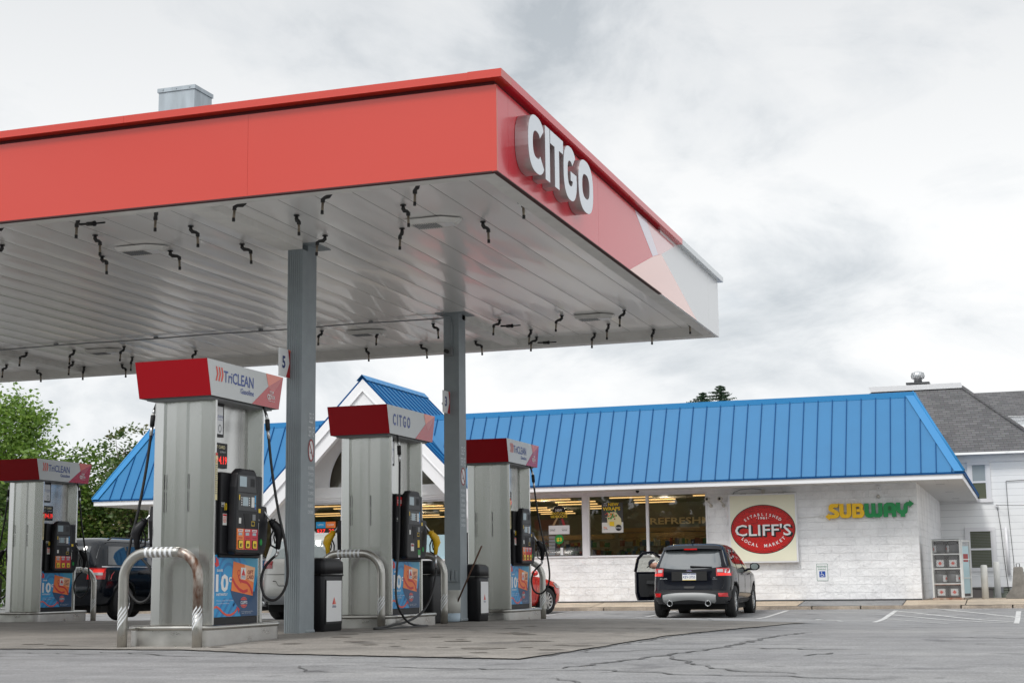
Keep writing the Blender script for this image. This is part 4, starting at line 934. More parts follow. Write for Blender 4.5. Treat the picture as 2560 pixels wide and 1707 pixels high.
def rib(p, q, w=.011, h=.028, nrm=(0, -1, .56), side=(1, 0, 0)):
    p, q = Vector(p), Vector(q); n = Vector(nrm).normalized()*h; s_ = Vector(side)*w; m = len(mb.v)
    for base in (p, q): mb.v += [tuple(base-s_), tuple(base+s_), tuple(base+s_+n), tuple(base-s_+n)]
    for f_ in ((0, 3, 7, 4), (3, 2, 6, 7), (2, 1, 5, 6), (0, 1, 2, 3), (4, 7, 6, 5)): mb.face([m+i for i in f_])
u = -23.6
while u < 1.2:
    z1 = ZR1
    if u < XL1: z1 = ZR0+(u-XL0)/(XL1-XL0)*(ZR1-ZR0)
    if u > XR1: z1 = ZR0+(XR0-u)/(XR0-XR1)*(ZR1-ZR0)
    z0 = ZR0
    if gl0 < u < gr0: z0 = gz(u)+.02
    if z1 > z0+.03 and z0 < ZR1: mb.mat('roof_blue').face if 0 else None; rib((u, mv(z0), z0), (u, mv(z1), z1))
    u += .372
v = -1.0
while v < LD+1:
    z1 = ZR1
    if v < E1: z1 = ZR0+(v-E0)/(E1-E0)*(ZR1-ZR0)
    du = (XR1-XR0)*(z1-ZR0)/(ZR1-ZR0)
    rib((XR0, v, ZR0), (XR0+du, v, z1), nrm=(1, 0, .56), side=(0, 1, 0)); rib((XL0, v, ZR0), (XL0-du, v, z1), nrm=(-1, 0, .56), side=(0, 1, 0)); v += .372
# top cap and hip caps
mb.mat('roof_blue_trim')
for a, b in ((XL1-.02, gl1+.02), (gr1-.02, XR1+.02)): mb.box(a, b, E1-.075, E1+.12, ZR1-.12, ZR1+.03)
mb.box(XR1-.12, XR1+.075, E1+.12, vb1, ZR1-.12, ZR1+.03); mb.box(XL1-.075, XL1+.12, E1+.12, vb1, ZR1-.12, ZR1+.03)
for (p, q, s_) in (((XR0, E0, ZR0), (XR1, E1, ZR1), 1), ((XL0, E0, ZR0), (XL1, E1, ZR1), -1)):
    p, q = Vector(p), Vector(q); d = (q-p)
    for w_, (nx, ny) in ((.15, (0, -1)), (.15, (1, 0))):
        n_ = Vector((nx*s_ if nx else 0, ny, .5)).normalized()*.034
        along = Vector((-s_, 0, 0)) if ny else Vector((0, 1, 0))
        mb.poly([p+n_, p+n_+along*w_*1.5, q+n_+along*w_*1.5, q+n_] if (s_ == 1) == bool(ny == 0) else [q+n_, q+n_+along*w_*1.5, p+n_+along*w_*1.5, p+n_])
    mb.tube([p+Vector((0, 0, .03)), q+Vector((0, 0, .03))], .036, 6)
# valleys beside the gable
mb.mat('roof_blue')
for s_ in (-1, 1):
    a = Vector((GU+s_*(GU-gl0), E0-.03, ZR0+.02)); b = Vector((GU+s_*(GU-gl1), E1-.03, ZR1+.02)); w_ = Vector((s_*.16, 0, 0)); mb.poly([a, a+w_, b+w_, b] if s_ > 0 else [b, b+w_, a+w_, a])
mb.build('mansard_roof', store)
# gable
mb = MB(); th = .10
for s_ in (-1, 1):
    a = (GU, GZ); b = (GU+s_*(GW+.06), GZ-GS*(GW+.06))
    q = [(a[0], GV0, a[1]), (b[0], GV0, b[1]), (b[0], GV1, b[1]), (a[0], GV1, a[1])]
    # clip rear lower part inside the building is hidden behind the mansard
    lo = [(x, y, z-th) for x, y, z in q]
    mb.mat('roof_blue').poly(q if s_ > 0 else q[::-1]); mb.mat('white_paint').poly((lo[::-1]) if s_ > 0 else lo)
    mb.mat('roof_blue_edge').poly([q[0], lo[0], lo[1], q[1]]); mb.poly([q[3], q[2], lo[2], lo[3]]); mb.poly([q[1], lo[1], lo[2], q[2]])
    v = GV0+.12
    while v < GV1: rib((GU+s_*.05, v, GZ-GS*.05), (b[0], v, b[1]), nrm=(s_*GS, 0, 1), side=(0, 1, 0), w=.012, h=.032); v += .372
mb.mat('roof_blue_trim')
for s_ in (-1, 1):
    p = [(GU, GV0-.08, GZ+.045), (GU+s_*.16, GV0-.08, GZ+.045-GS*.16), (GU+s_*.16, GV1+.05, GZ+.045-GS*.16), (GU, GV1+.05, GZ+.045)]; mb.poly(p if s_ > 0 else p[::-1])
    p = [(x, y, z-.012) for x, y, z in p]; mb.poly(p[::-1] if s_ > 0 else p)
mb.build('gable_roof', store)
mb = MB().mat('white_trim'); FG = Fr((GU, GV0, 0), (1, 0, 0), (0, 0, 1))
def rake(off0, off1, c0, c1):
    for s_ in (-1, 1):
        k = sqrt(1+GS*GS); P = []
        for off, top in ((off0, True), (off1, False)):
            zt = GZ-off*k; P.append([(0, zt), (s_*(GW-.02), zt-GS*(GW-.02))])
        mb.prism(FG, [P[0][0], P[0][1], P[1][1], P[1][0]], c0, c1)
rake(.055, .27, -.20, .015); rake(.27, .30, -.20, .03); rake(.30, .62, -.22, -.03)
mb.build('rake_board', store)
# tympanum with arched window
mb = MB().mat('white_paint'); F0 = Fr((GU, -.02, 0), (1, 0, 0), (0, 0, 1)); cx_, rz_, zb_ = .08, 1.73, 3.36
A = arc(cx_, zb_, rz_, 0, pi, 28)
for (x0, z0), (x1, z1) in zip(A, A[1:]):
    t0, t1 = gz(GU+x0)-.09, gz(GU+x1)-.09; mb.poly([F0.p(x1, z1), F0.p(x0, z0), F0.p(x0, t0), F0.p(x1, t1)])
for s_ in (-1, 1):
    xa = cx_+s_*rz_; xb = s_*3.05; q = [F0.p(xa, zb_), F0.p(xb, zb_), F0.p(xb, gz(GU+xb)-.05), F0.p(xa, gz(GU+xa)-.09)]; mb.poly(q if s_ > 0 else q[::-1])
mb.box(GU-3.0, GU+3.0, -.14, -.03, 3.05, zb_); mb.mat('white_trim').box(GU-3.0, GU+3.0, -.10, -.03, 2.99, 3.05); mb.mat('frame_white').box(GU-3.0, GU+3.0, -.07, -.03, 2.93, 2.99)
# side cheeks of the entrance bay
mb.mat('white_trim').box(-18.22, -17.99, -.09, .0, -.0, 3.05); mb.box(-12.42, -12.16, -.09, 0, 0, 3.05)
mb.build('gable_wall', store)
mb = MB().mat('window_glass'); mb.flat(Fr((GU, .03, 0), (1, 0, 0), (0, 0, 1)), arc(cx_, zb_, rz_, 0, pi, 28), 0); ag = mb.build('arched_window', store)
mb = MB().mat('frame_white')
for (x0, z0), (x1, z1) in zip(A, A[1:]):
    k0 = (rz_-.05)/rz_; mb.poly([F0.p(cx_+(x0-cx_)*k0, zb_+(z0-zb_)*k0, .01), F0.p(x0, z0, .01), F0.p(x1, z1, .01), F0.p(cx_+(x1-cx_)*k0, zb_+(z1-zb_)*k0, .01)])
mb.build('arch_frame', ag)
mb = MB().mat('arch_reflection_tan'); mb.box(GU-2.6, GU+2.6, .32, .36, 3.0, 5.3); mb.box(GU-2.6, GU+2.6, .06, .32, 3.0, 3.02); mb.build('attic_wall', store)  # reflection in the arched glass put into this wall's tan colour
# windows
def window(a, b, z0, z1, mull=(), door=False, name='window'):
    g_ = MB().mat('window_glass'); g_.poly([(a, .075, z0), (b, .075, z0), (b, .075, z1), (a, .075, z1)]); o = g_.build(name, store)
    f = MB().mat('frame_white'); f.box(a, b, -.012, .12, z1-.05, z1-.001); f.box(a, b, -.03, .12, z0+.001, z0+.045); f.box(a+.001, a+.05, -.01, .12, z0+.046, z1-.051); f.box(b-.05, b-.001, -.01, .12, z0+.046, z1-.051)
    for m in mull: f.box(m-.035, m+.035, -.006, .11, z0+.046, z1-.051)
    f.build('frame', o)
    if door:
        f = MB().mat('silver')
        for s_ in (-.08, .08): x = (a+b)/2+s_; f.tube([(x, -.02, .95), (x, -.07, .97), (x, -.07, 1.25), (x, -.02, 1.27)], .012, 6)
        f.build('handle', o)
    return o
window(*OPEN[0], mull=(-20.0,)); window(*OPEN[1]); window(*OPEN[2], mull=((OPEN[2][0]+OPEN[2][1])/2,), door=True, name='entrance_door'); w4 = window(*OPEN[3])
window(OPEN[4][0], OPEN[4][1], 1.22, 2.92, mull=(-10.57,)); window(OPEN[5][0], OPEN[5][1], 1.22, 2.92, mull=(-7.13,))
mb = MB().mat('frosted_blue'); mb.box(-14.0, -12.5, .055, .068, 1.25, 1.93); mb.build('frosted_panel', w4)
mb = MB().mat('frame_white'); mb.box(-8.92, -8.82, -.02, .12, 1.2, 2.95); mb.build('window_post', store)
# ---- inside
mb = MB().mat('interior'); mb.box(UL+.21, -.21, 13.0, 13.1, 0, 2.98); mb.mat('interior_dark').box(UL+.21, -.21, .21, 13.0, -.02, .0); mb.mat('interior').box(UL+.21, -.21, .21, 13, 2.96, 2.98)
mb.box(UL+.21, UL+.25, .21, 13, 0, 2.96); mb.box(-.25, -.21, .21, 13, 0, 2.96); mb.build('interior_wall', store)
for k, v in enumerate((2.2, 3.7, 5.2, 6.7, 8.2, 9.7, 11.2)):
    for j in range(8):
        u = -21.0+j*2.45+(k % 2)*.35; mb = MB().mat('lamp_warm'); mb.box(u, u+1.25, v-.05, v+.05, 2.925, 2.955); mb.build('ceiling_lamp', store)
for k, (u, v) in enumerate(((-19, 3), (-15, 3), (-11, 3), (-7.3, 3), (-3.5, 4), (-17, 8), (-12, 8), (-7, 8))):
    pl = bpy.data.lights.new('shop_lamp', 'POINT'); pl.energy = 20; pl.color = (1, .82, .6); pl.shadow_soft_size = .06; po = bpy.data.objects.new('shop_lamp', pl); COL.objects.link(po); po.location = SP(u, v, 2.80)
rr = random.Random(21); mb = MB(); PC = [mat(f'packet_{i}', c, .4) for i, c in enumerate([(.25, .05, .04), (.30, .22, .06), (.06, .10, .2), (.3, .29, .27), (.06, .15, .07), (.2, .09, .04), (.36, .34, .3), (.1, .06, .12)])]
for (ua, ub, v, zt) in ((-21, -12.8, 2.5, 1.35), (-12.0, -9.2, 1.6, 1.45), (-8.8, -5.6, 1.3, 1.45), (-8.8, -5.6, 3.2, 1.6), (-12, -9.2, 4, 1.6)):
    mb.mat('mid_grey').box(ua, ub, v, v+.5, 0, zt-.25)
    for z in (zt-.25, zt-.02 if v > 1.4 else zt-.25):
        u = ua+.05
        while u < ub-.15:
            w_ = rr.uniform(.07, .16); h_ = rr.uniform(.12, .22); mb.mat(rr.choice(PC)); mb.box(u, u+w_*.9, v+.03, v+.15, z+.002, z+h_); u += w_
    if v > 3: mb.mat('wood_shelf').box(ua, ub, v+.1, v+.4, zt+.22, zt+.36)
mb.mat('wood_shelf').box(-9.0, -5.6, 4.6, 4.7, 1.65, 1.85); mb.build('goods_shelf', store)
mb = MB().mat('wood_sign'); mb.text(Fr((-8.35, 5.5, 2.28), (1, 0, 0), (0, 0, 1)), 'REFRESHMENTS', 0, 0, .20, 0, 'L', .02, 2.9); mb.mat('wood_shelf').box(-9.2, -4.4, 5.52, 5.6, 2.05, 2.18); mb.mat('interior_dark').box(-9.3, -4.2, 5.7, 5.8, 0, 2.95); mb.build('wall_lettering', store)
# ---- window posters (inside the glass)
FW = Fr((0, .06, 0), (1, 0, 0), (0, 0, 1))
def wthing(name, label, cat, u, v, z, **k): p = SP(u, v, z); return thing(name, label, cat, tuple(p), SA, **k)
t = wthing('window_poster', 'hanging poster with NEW FOOTLONG SIDEKICKS lettering and a green $3 disc', 'poster', -9.65, .05, 1.3); F = Fr((0, 0, 0), (1, 0, 0), (0, 0, 1))
mb = MB().mat('black_matte'); mb.flat(F, arc(0, 1.17, .19, 0, 2*pi, 20)[:-1], .0); mb.mat('ink_white').text(F, 'NEW', 0, 1.20, .065, .002, bold=.02, w=.19); mb.mat('ink_yellow').text(F, 'FOOTLONG', 0, 1.11, .07, .002, bold=.02, w=.48); mb.text(F, 'SIDEKICKS', 0, 1.025, .07, .002, bold=.02, w=.48)
mb.mat('wood_shelf').flat(F, [(-.22, .78), (-.14, .80), (-.02, 1.02), (-.08, 1.02)], .001); mb.mat('ink_dkred').flat(F, [(.12, .79), (.20, .78), (.12, 1.0), (.05, 1.0)], .001)
mb.mat('ink_white').rect(F, -.30, .30, .57, .81, .003); mb.mat('ink_black').text(F, 'FOOTLONG', -.19, .70, .022, .0045, w=.16); mb.text(F, 'DIPPERS', -.19, .66, .028, .0045, w=.15, bold=.02); mb.text(F, 'FOOTLONG', .16, .70, .022, .0045, w=.16); mb.text(F, 'PRETZEL', .16, .66, .028, .0045, w=.15, bold=.02)
mb.mat('ink_green').disc(F, 0, .43, .125, .13, .004, 24); mb.mat('ink_yellow').text(F, '$3', 0, .38, .10, .006, bold=.03, w=.15); mb.mat('ink_white').rect(F, .03, .11, .0, .2, .004)
for k in range(6): mb.mat('mid_grey').rect(F, -.30, -.12, .0+k*.09, .07+k*.09, .002)
mb.build('print', t)
t = wthing('window_poster', 'poster with TRY OUR NEW WRAPS lettering above a picture of a wrap', 'poster', -8.12, .05, 1.88); mb = MB()
mb.mat('dark_grey').rect(F, -.30, .30, .28, .82, 0); mb.mat('sticker').rect(F, -.30, .30, 0, .28, .0005)
mb.mat('ink_cream').flat(F, [(-.14, .22), (.1, .14), (.26, .22), (.24, .38), (.1, .56), (-.1, .56), (-.15, .4)], .002); rr = random.Random(8)
for k in range(46):
    a, b = rr.gauss(-.02, .08), rr.gauss(.48, .06); mb.mat(rr.choice(['ink_green', 'ink_dkred', 'ink_orange', 'ink_cream', 'ink_green', 'ink_coral'])); r_ = rr.uniform(.012, .028); mb.flat(F, arc(a, b, r_, 0, 2*pi, 6)[:-1], .003+k*.0002)
mb.mat('ink_yellow').rect(F, -.08, .05, .18, .30, .0135); mb.text(F, 'NEW', .04, .73, .085, .014, bold=.03, w=.30); mb.text(F, 'WRAPS', -.02, .61, .09, .014, bold=.03, w=.50); mb.mat('ink_white').text(F, 'TRY', -.19, .78, .035, .014, bold=.01, w=.09); mb.text(F, 'OUR', -.19, .73, .035, .014, bold=.01, w=.11)
mb.mat('ink_black').disc(F, .17, .13, .085, .085, .014, 22); mb.mat('ink_white').text(F, 'PROTEIN', .17, .11, .035, .015, w=.15, bold=.02); mb.mat('ink_orange').text(F, '42g', -.21, .12, .05, .002, bold=.02, w=.1); mb.mat('ink_black').text(F, 'GRAMS', -.2, .08, .025, .002, w=.13); mb.build('print', t)
t = wthing('lottery_display', 'lit blue and orange lottery jackpot display with red digits in the window', 'display', -16.75, .03, 2.05); mb = MB().mat('ink_blue'); mb.box(-.31, -.005, 0, .02, .15, .33); mb.mat('ink_orange').box(.005, .31, 0, .02, .15, .33); mb.mat('black_matte').box(-.31, .31, 0, .02, -.02, .145)
mb.mat('ink_white').text(F, 'LOTTO', -.16, .22, .05, .002, w=.18, bold=.02); mb.text(F, 'CASH', .16, .22, .05, .002, w=.2, bold=.02); mb.mat('led_red').text(F, '527', -.14, .01, .11, .002, bold=.02, w=.27); mb.text(F, '20', .19, .01, .11, .002, bold=.02, w=.17); mb.build('panel', t)
# ================================================================ WALL SIGNS AND FITTINGS
F = Fr((0, 0, 0), (1, 0, 0), (0, 0, 1))
def wood_mat():
    m = bpy.data.materials.new('red_wood'); m.use_nodes = True; MATS['red_wood'] = m; nt = m.node_tree; N = nt.nodes.new; L = nt.links.new; b = nt.nodes['Principled BSDF']; tc = N('ShaderNodeTexCoord')
    mp = N('ShaderNodeMapping'); mp.inputs['Scale'].default_value = (.6, 1, 5.5); L(tc.outputs['Object'], mp.inputs[0])
    n = N('ShaderNodeTexNoise'); n.inputs['Scale'].default_value = 3.2; n.inputs['Detail'].default_value = 3; n.inputs['Distortion'].default_value = .5; L(mp.outputs[0], n.inputs['Vector'])
    m1 = N('ShaderNodeMath'); m1.operation = 'MULTIPLY'; L(n.outputs['Fac'], m1.inputs[0]); m1.inputs[1].default_value = 11; m2 = N('ShaderNodeMath'); m2.operation = 'FRACT'; L(m1.outputs[0], m2.inputs[0])
    r = N('ShaderNodeValToRGB'); L(m2.outputs[0], r.inputs[0]); e = r.color_ramp.elements; e[0].position = .10; e[0].color = (.08, .003, .004, 1); e[1].position = .18; e[1].color = (.58, .012, .010, 1)
    L(r.outputs[0], b.inputs['Base Color']); b.inputs['Roughness'].default_value = .4
wood_mat()
mat('cream_panel', (.78, .76, .60), .45, var=.04, vscale=1)
cs = wthing('store_sign', "square cream wall sign with red wooden oval reading CLIFF'S LOCAL MARKET", 'sign', -3.97, -.0, 1.905)
mb = MB().mat('frame_white'); mb.box(-.90, .90, -.155, -.001, -.905, .905); mb.build('cabinet', cs, bevel=.006)
mb = MB().mat('cream_panel'); mb.rect(F, -.86, .86, -.865, .865, .157); mb.mat('mid_grey')
for a in (-.5, .5): mb.box(a-.07, a+.07, -.15, -.05, .906, .915)
mb.mat('frame_white').box(-.95, -.901, -.12, -.03, .62, .72); mb.build('panel', cs)
mb = MB(); rx, rz_, zo = .855, .645, -.03
mb.mat('ink_black').disc(F, 0, zo, rx, rz_, .159, 60); mb.mat('red_wood').disc(F, 0, zo, rx-.022, rz_-.022, .161, 60)
mb.mat('ink_black').ring(F, 0, zo, rx-.05, rz_-.05, .008, .163, 60)
for k in range(76):
    a = 2*pi*k/76; mb.mat('ink_black').rect(F, (rx-.095)*cos(a)-.006, (rx-.095)*cos(a)+.006, zo+(rz_-.095)*sin(a)-.006, zo+(rz_-.095)*sin(a)+.006, .163)
def arc_text(s, rad, cz, a_mid, span, h, up=True):
    n = len(s)
    for i, ch in enumerate(s):
        if ch == ' ': continue
        t_ = a_mid+(span/2-span*i/(n-1) if up else -span/2+span*i/(n-1)); px, pz = rad[0]*cos(t_), cz+rad[1]*sin(t_)
        ang = atan2(rad[1]*cos(t_), -rad[0]*sin(t_)); ang = ang+pi if up else ang; c_, s_ = cos(ang), sin(ang)
        FL = Fr((px, 0, pz), (c_, 0, s_), (-s_, 0, c_)); mb.text(FL, ch, 0, -h/2, h, .166, bold=.02)
mb.mat('ink_white'); arc_text('ESTABLISHED', (.60, .39), zo, pi/2, radians(100), .075); arc_text('LOCAL MARKET', (.64, .43), zo, -pi/2, radians(112), .085, False)
mb.text(F, '·1961·', 0, .245+zo+.02, .06, .166, bold=.02, w=.34)
mb.mat('ink_black')
for k in range(1, 5): mb.text(F, "CLIFF'S", .011*k, -.165+zo-.009*k, .30, .167-.0008*k, bold=.022, w=1.50)
mb.mat('ink_white').text(F, "CLIFF'S", 0, -.165+zo, .30, .170, bold=.012, w=1.48); mb.build('oval_badge', cs)
# SUBWAY letters: fat strokes
sw = wthing('channel_letter_sign', 'yellow and green SUBWAY letters with arrow ends mounted on the white block wall', 'sign', -2.34, 0, 2.125)
kx, kz = 2.26/865, .37/135
mat('sub_yellow', (.88, .52, .01), .35, coat=.2); mat('sub_green', (.008, .26, .07), .35, coat=.2); mat('sub_yellow_edge', (.5, .28, .02), .5); mat('sub_green_edge', (.01, .12, .03), .5)
def fat(col, parts):
    mb = MB()
    for i, P in enumerate(parts):
        P = [(x*kx, z*kz) for x, z in P]; mb.mat(col+'_edge').prism(F, P, .03, .10-.0006*i); ar = sum(P[j][0]*P[(j+1) % len(P)][1]-P[(j+1) % len(P)][0]*P[j][1] for j in range(len(P)))
        mb.mat(col).flat(F, P if ar > 0 else P[::-1], .1012-.0006*i)
    return mb.build('letter', sw)
def rr_(x0, x1, y0, y1, r=14, n=3): return rrect(x0, x1, y0, y1, r, n)
fat('sub_yellow', [[(34, 80), (38, 112), (52, 130), (72, 135), (140, 135), (128, 100), (84, 98), (82, 90), (128, 62), (140, 45), (138, 18), (120, 2), (95, -4), (44, -4), (44, -22), (0, 14), (40, 46), (44, 30), (92, 32), (94, 40), (52, 62), (38, 72)]])
fat('sub_yellow', [[(142, 133), (184, 133), (184, 40), (190, 32), (208, 32), (214, 40), (214, 133), (258, 133), (258, 30), (248, 8), (226, -3), (174, -3), (152, 8), (142, 30)]])
fat('sub_yellow', [[(266, -4), (266, 133), (306, 133), (306, -4)], [(306, 101), (306, 133), (356, 133), (374, 120), (378, 96), (370, 78), (380, 62), (386, 40), (376, 10), (356, -4), (306, -4), (306, 28), (338, 28), (344, 40), (338, 52), (310, 52), (310, 80), (334, 80), (340, 90), (334, 101)]])
fat('sub_green', [[(386, 131), (428, 131), (428, 40), (436, 32), (448, 32), (454, 40), (454, 131), (494, 131), (494, 40), (500, 32), (514, 32), (520, 40), (520, 131), (562, 131), (562, 30), (550, 6), (528, -4), (490, -4), (474, 4), (458, -4), (420, -4), (398, 6), (386, 30)]])
fat('sub_green', [[(570, -2), (570, 90), (580, 118), (604, 133), (660, 133), (682, 118), (692, 90), (692, -2), (648, -2), (648, 30), (612, 30), (612, -2)][:8]+[(650, -2), (650, 34), (612, 34), (612, -2)]])
mb = MB().mat('painted_block'); q = [(615*kx, 58*kz), (648*kx, 58*kz), (648*kx, 92*kz), (640*kx, 100*kz), (622*kx, 100*kz), (615*kx, 92*kz)]; mb.mat('sub_green_edge').flat(F, q, .103); mb.build('letter_counter', sw)
fat('sub_green', [[(692, 131), (734, 131), (734, 72), (742, 60), (756, 60), (764, 72), (764, 92), (774, 118), (796, 133), (822, 135), (822, 152), (866, 118), (822, 82), (822, 98), (808, 98), (804, 90), (804, 60), (796, 34), (776, 22), (776, -4), (732, -4), (732, 22), (704, 40), (692, 62)]])
mb = MB().mat('frame_white'); mb.box(.02, 2.15, -.03, -.002, .16, .20); mb.mat('soffit_trim').box(-.15, -.05, -.05, -.001, .02, .09); mb.tube([(-.72, -.012, .03), (-.15, -.012, .05)], .008, 6); mb.build('raceway', sw)
# parking sign
t = wthing('parking_sign', 'small white sign with green border reading RESERVED PARKING above a blue wheelchair symbol', 'sign', -2.49, 0, .505); mb = MB()
mat('sign_green', (.01, .16, .08), .4); mat('sign_blue', (.01, .07, .36), .4)
mb.mat('sign_white').prism(F, rrect(-.152, .152, 0, .457, .02, 3), .002, .006); mb.mat('sign_green'); P = rrect(-.145, .145, .007, .45, .018, 3); Q = rrect(-.137, .137, .015, .442, .014, 3)
for i in range(len(P)): j = (i+1) % len(P); mb.flat(F, [P[i], P[j], Q[j], Q[i]], .0075)
mb.text(F, 'RESERVED', 0, .355, .04, .0075, bold=.01, w=.24); mb.text(F, 'PARKING', 0, .285, .04, .0075, bold=.01, w=.20); mb.mat('sign_blue').prism(F, rrect(-.078, .078, .10, .255, .01, 2), .006, .0078)
mb.mat('ink_white').ring(F, -.004, .158, .04, .04, .010, .009, 16, radians(110), radians(345)); mb.disc(F, -.018, .235, .012, .012, .009, 10); mb.band(F, [(-.016, .222), (-.012, .175), (.022, .175), (.038, .135), (.055, .14)], .012, .0092); mb.build('plate', t)
# cameras and boxes
t = wthing('security_camera', 'white bullet camera on the wall beside the window, left of a pair', 'camera', -5.42, 0, 2.70); mat('cam_shell', (.50, .48, .44), .5)
mb = MB().mat('cam_shell'); mb.lathe([(.0, -.23), (.062, -.225), (.065, -.05), (.05, 0), (.03, .01)], (0, -.06, 0), 14, 'y'); mb.mat('ink_black').lathe([(.0, -.292), (.035, -.291)], (0, 0, 0), 12, 'y'); mb.build('housing', t)
mb = MB().mat('cam_shell'); mb.tube([(.0, -.12, -.05), (.05, -.08, -.12), (.06, -.01, -.17)], .022, 8); mb.lathe([(.05, -.02), (.05, -.002)], (.06, 0, -.17), 12, 'y'); mb.build('bracket', t)
t2 = copy_tree(t); t2.location = tuple(SP(-5.08, 0, 2.70)); t2['label'] = 'white bullet camera on the wall next to the cream sign, right of a pair'
for a in (t, t2): a['group'] = 'pair of wall cameras'
t = wthing('security_camera', 'tiny black dome camera under the roof edge above the middle window', 'camera', -7.3, -.35, 2.985); mb = MB().mat('ink_black'); mb.lathe([(.05, 0), (.05, -.03), (.035, -.06), (0, -.075)], seg=12); mb.build('dome', t)
t = wthing('junction_box', 'white square electrical box high on the wall above the SUBWAY sign', 'junction box', -.95, 0, 2.86); mb = MB().mat('frame_white'); mb.box(-.06, .06, -.06, -.001, -.06, .06); mb.mat('mid_grey').box(-.01, .01, -.062, -.06, -.01, .01); mb.build('casing', t, bevel=.004)
t = wthing('wall_sensor', 'small round grey sensor on the wall just above the SUBWAY sign', 'sensor', -.97, 0, 2.655); mb = MB().mat('cam_shell'); mb.lathe([(.05, -.01), (.045, -.05), (.02, -.07), (0, -.075)], seg=14, axis='y'); mb.build('casing', t)
t = wthing('junction_box', "small grey box and looped cable above the cream CLIFF'S sign", 'junction box', -3.95, 0, 2.88); mb = MB().mat('cam_shell'); mb.box(-.035, .035, -.06, -.001, -.08, .05); mb.build('casing', t)
mb = MB().mat('mid_grey'); mb.tube([(-.03, -.03, .04), (-.3, -.03, .075), (-.6, -.02, .06), (-.78, -.02, 0), (-.83, -.02, -.1)], .007, 6); mb.build('cable', t)
# ---- propane cage
mat('cage_white', (.62, .63, .62), .5, var=.1, vscale=4); mat('rust', (.22, .06, .02), .8, var=.5, vscale=12, col2=(.42, .36, .30)); mat('tank_grey', (.13, .135, .14), .45, metal=.3); mat('mesh_steel', (.34, .34, .34), .5, metal=.3)
cg = wthing('tank_cage', 'white steel mesh cage with rusty base at the corner of the store', 'cage', .28, .25, 0)
mb = MB().mat('cage_white'); W_, D_, H_ = .70, .75, 1.52
for x in (0, W_): 
    for y in (0, D_): mb.box(x-.02, x+.02, y-.02, y+.02, .04, H_)
for z in (.40, .78, 1.15, H_-.02):
    for y in (0, D_): mb.box(.02, W_-.02, y-.015, y+.015, z-.012, z+.012)
    for x in (0, W_): mb.box(x-.012, x+.012, .02, D_-.02, z-.012, z+.012)
mb.mat('rust'); mb.box(-.03, W_+.03, -.03, D_+.02, .0, .05); mb.box(.02, W_-.02, -.018, .018, .37, .387); mb.build('frame', cg)
mb = MB().mat('mesh_steel')
def mesh_panel(O, U, wd, ht):
    F_ = Fr(O, U, (0, 0, 1)); s_ = .042; n = int((wd+ht)/s_)
    for k in range(-int(ht/s_/.6), int(wd/s_)+1):
        for dr in (1, -1):
            a0 = k*s_; pts = []
            x0, z0 = (a0, 0) if dr == 1 else (a0, ht); x1, z1 = a0+ht*.6, (ht if dr == 1 else 0)
            def cl(x): t_ = (x-x0)/(x1-x0); return (x, z0+(z1-z0)*t_)
            p = (x0, z0) if x0 >= 0 else cl(0); q = (x1, z1) if x1 <= wd else cl(wd)
            if q[0] > p[0]+.01: mb.band(F_, [p, q], .006, .001*dr)
mesh_panel((.02, -.005, .06), (1, 0, 0), W_-.04, H_-.1); mesh_panel((W_+.005, .02, .06), (0, 1, 0), D_-.04, H_-.1); mb.build('mesh', cg)
mb = MB().mat('ink_black'); mb.box(.02, W_-.02, D_-.01, D_, .05, H_); mb.mat('mid_grey')
for z in (.40, .78, 1.15): mb.box(.02, W_-.02, .02, D_-.02, z-.008, z)
mb.box(0, W_, 0, D_, H_, H_+.015); mb.build('shelf', cg)
mb = MB().mat('cage_white'); FD = Fr((W_+.03, -.01, .05), (.35, .94, 0), (0, 0, 1)); mb.fbox(FD, 0, .03, 0, 1.45, -.02, .02); mb.fbox(FD, .5, .53, 0, 1.45, -.02, .02)
for z in (0, .48, .95, 1.42): mb.fbox(FD, .03, .5, z, z+.025, -.015, .015)
mb.mat('frosted_blue').fbox(FD, .06, .46, .1, 1.3, .0, .004); mb.mat('ink_dkred').rect(FD, .1, .4, .9, 1.1, .006); mb.build('door', cg)
def tank():
    t = thing('propane_tank', 'x', 'gas tank', (0, 0, 0), 0, 'gas tanks on the cage shelves'); mb = MB().mat('tank_grey'); mb.lathe([(.10, 0), (.10, .02), (.135, .04), (.15, .08), (.15, .20), (.13, .245), (.06, .27), (.02, .275)], seg=16); mb.build('vessel', t)
    mb = MB().mat('tank_grey'); mb.lathe([(.095, .25), (.10, .34), (.096, .34), (.09, .25)], seg=12); mb.mat('silver').lathe([(.02, .27), (.025, .30), (.02, .33)], seg=8); mb.build('collar', t)
    mb = MB().mat('sign_white'); P = [(.152*cos(a), .152*sin(a)) for a in [radians(-90-38+k*9.5) for k in range(9)]]
    for p, q in zip(P, P[1:]): mb.poly([(p[0], p[1], .05), (q[0], q[1], .05), (q[0], q[1], .22), (p[0], p[1], .22)])
    mb.mat('ink_coral').poly([(-.05, -.155, .135), (0, -.156, .085), (.05, -.155, .135), (0, -.156, .185)]); mb.build('label_wrap', t); return t
tk = tank(); first = True
for r, z in enumerate((.055, .402, .782, 1.152)):
    for c_, x in enumerate((.19, .51)):
        t = tk if first else copy_tree(tk); first = False; t.location = tuple(SP(.28+x, .25+.2, z)); t['label'] = f"grey gas tank, {'left' if c_ == 0 else 'right'} one on the {['bottom', 'second', 'third', 'top'][r]} shelf of the mesh cage"
        if r in (1, 3): t.rotation_euler.z = radians(60 if r == 1 else -70)
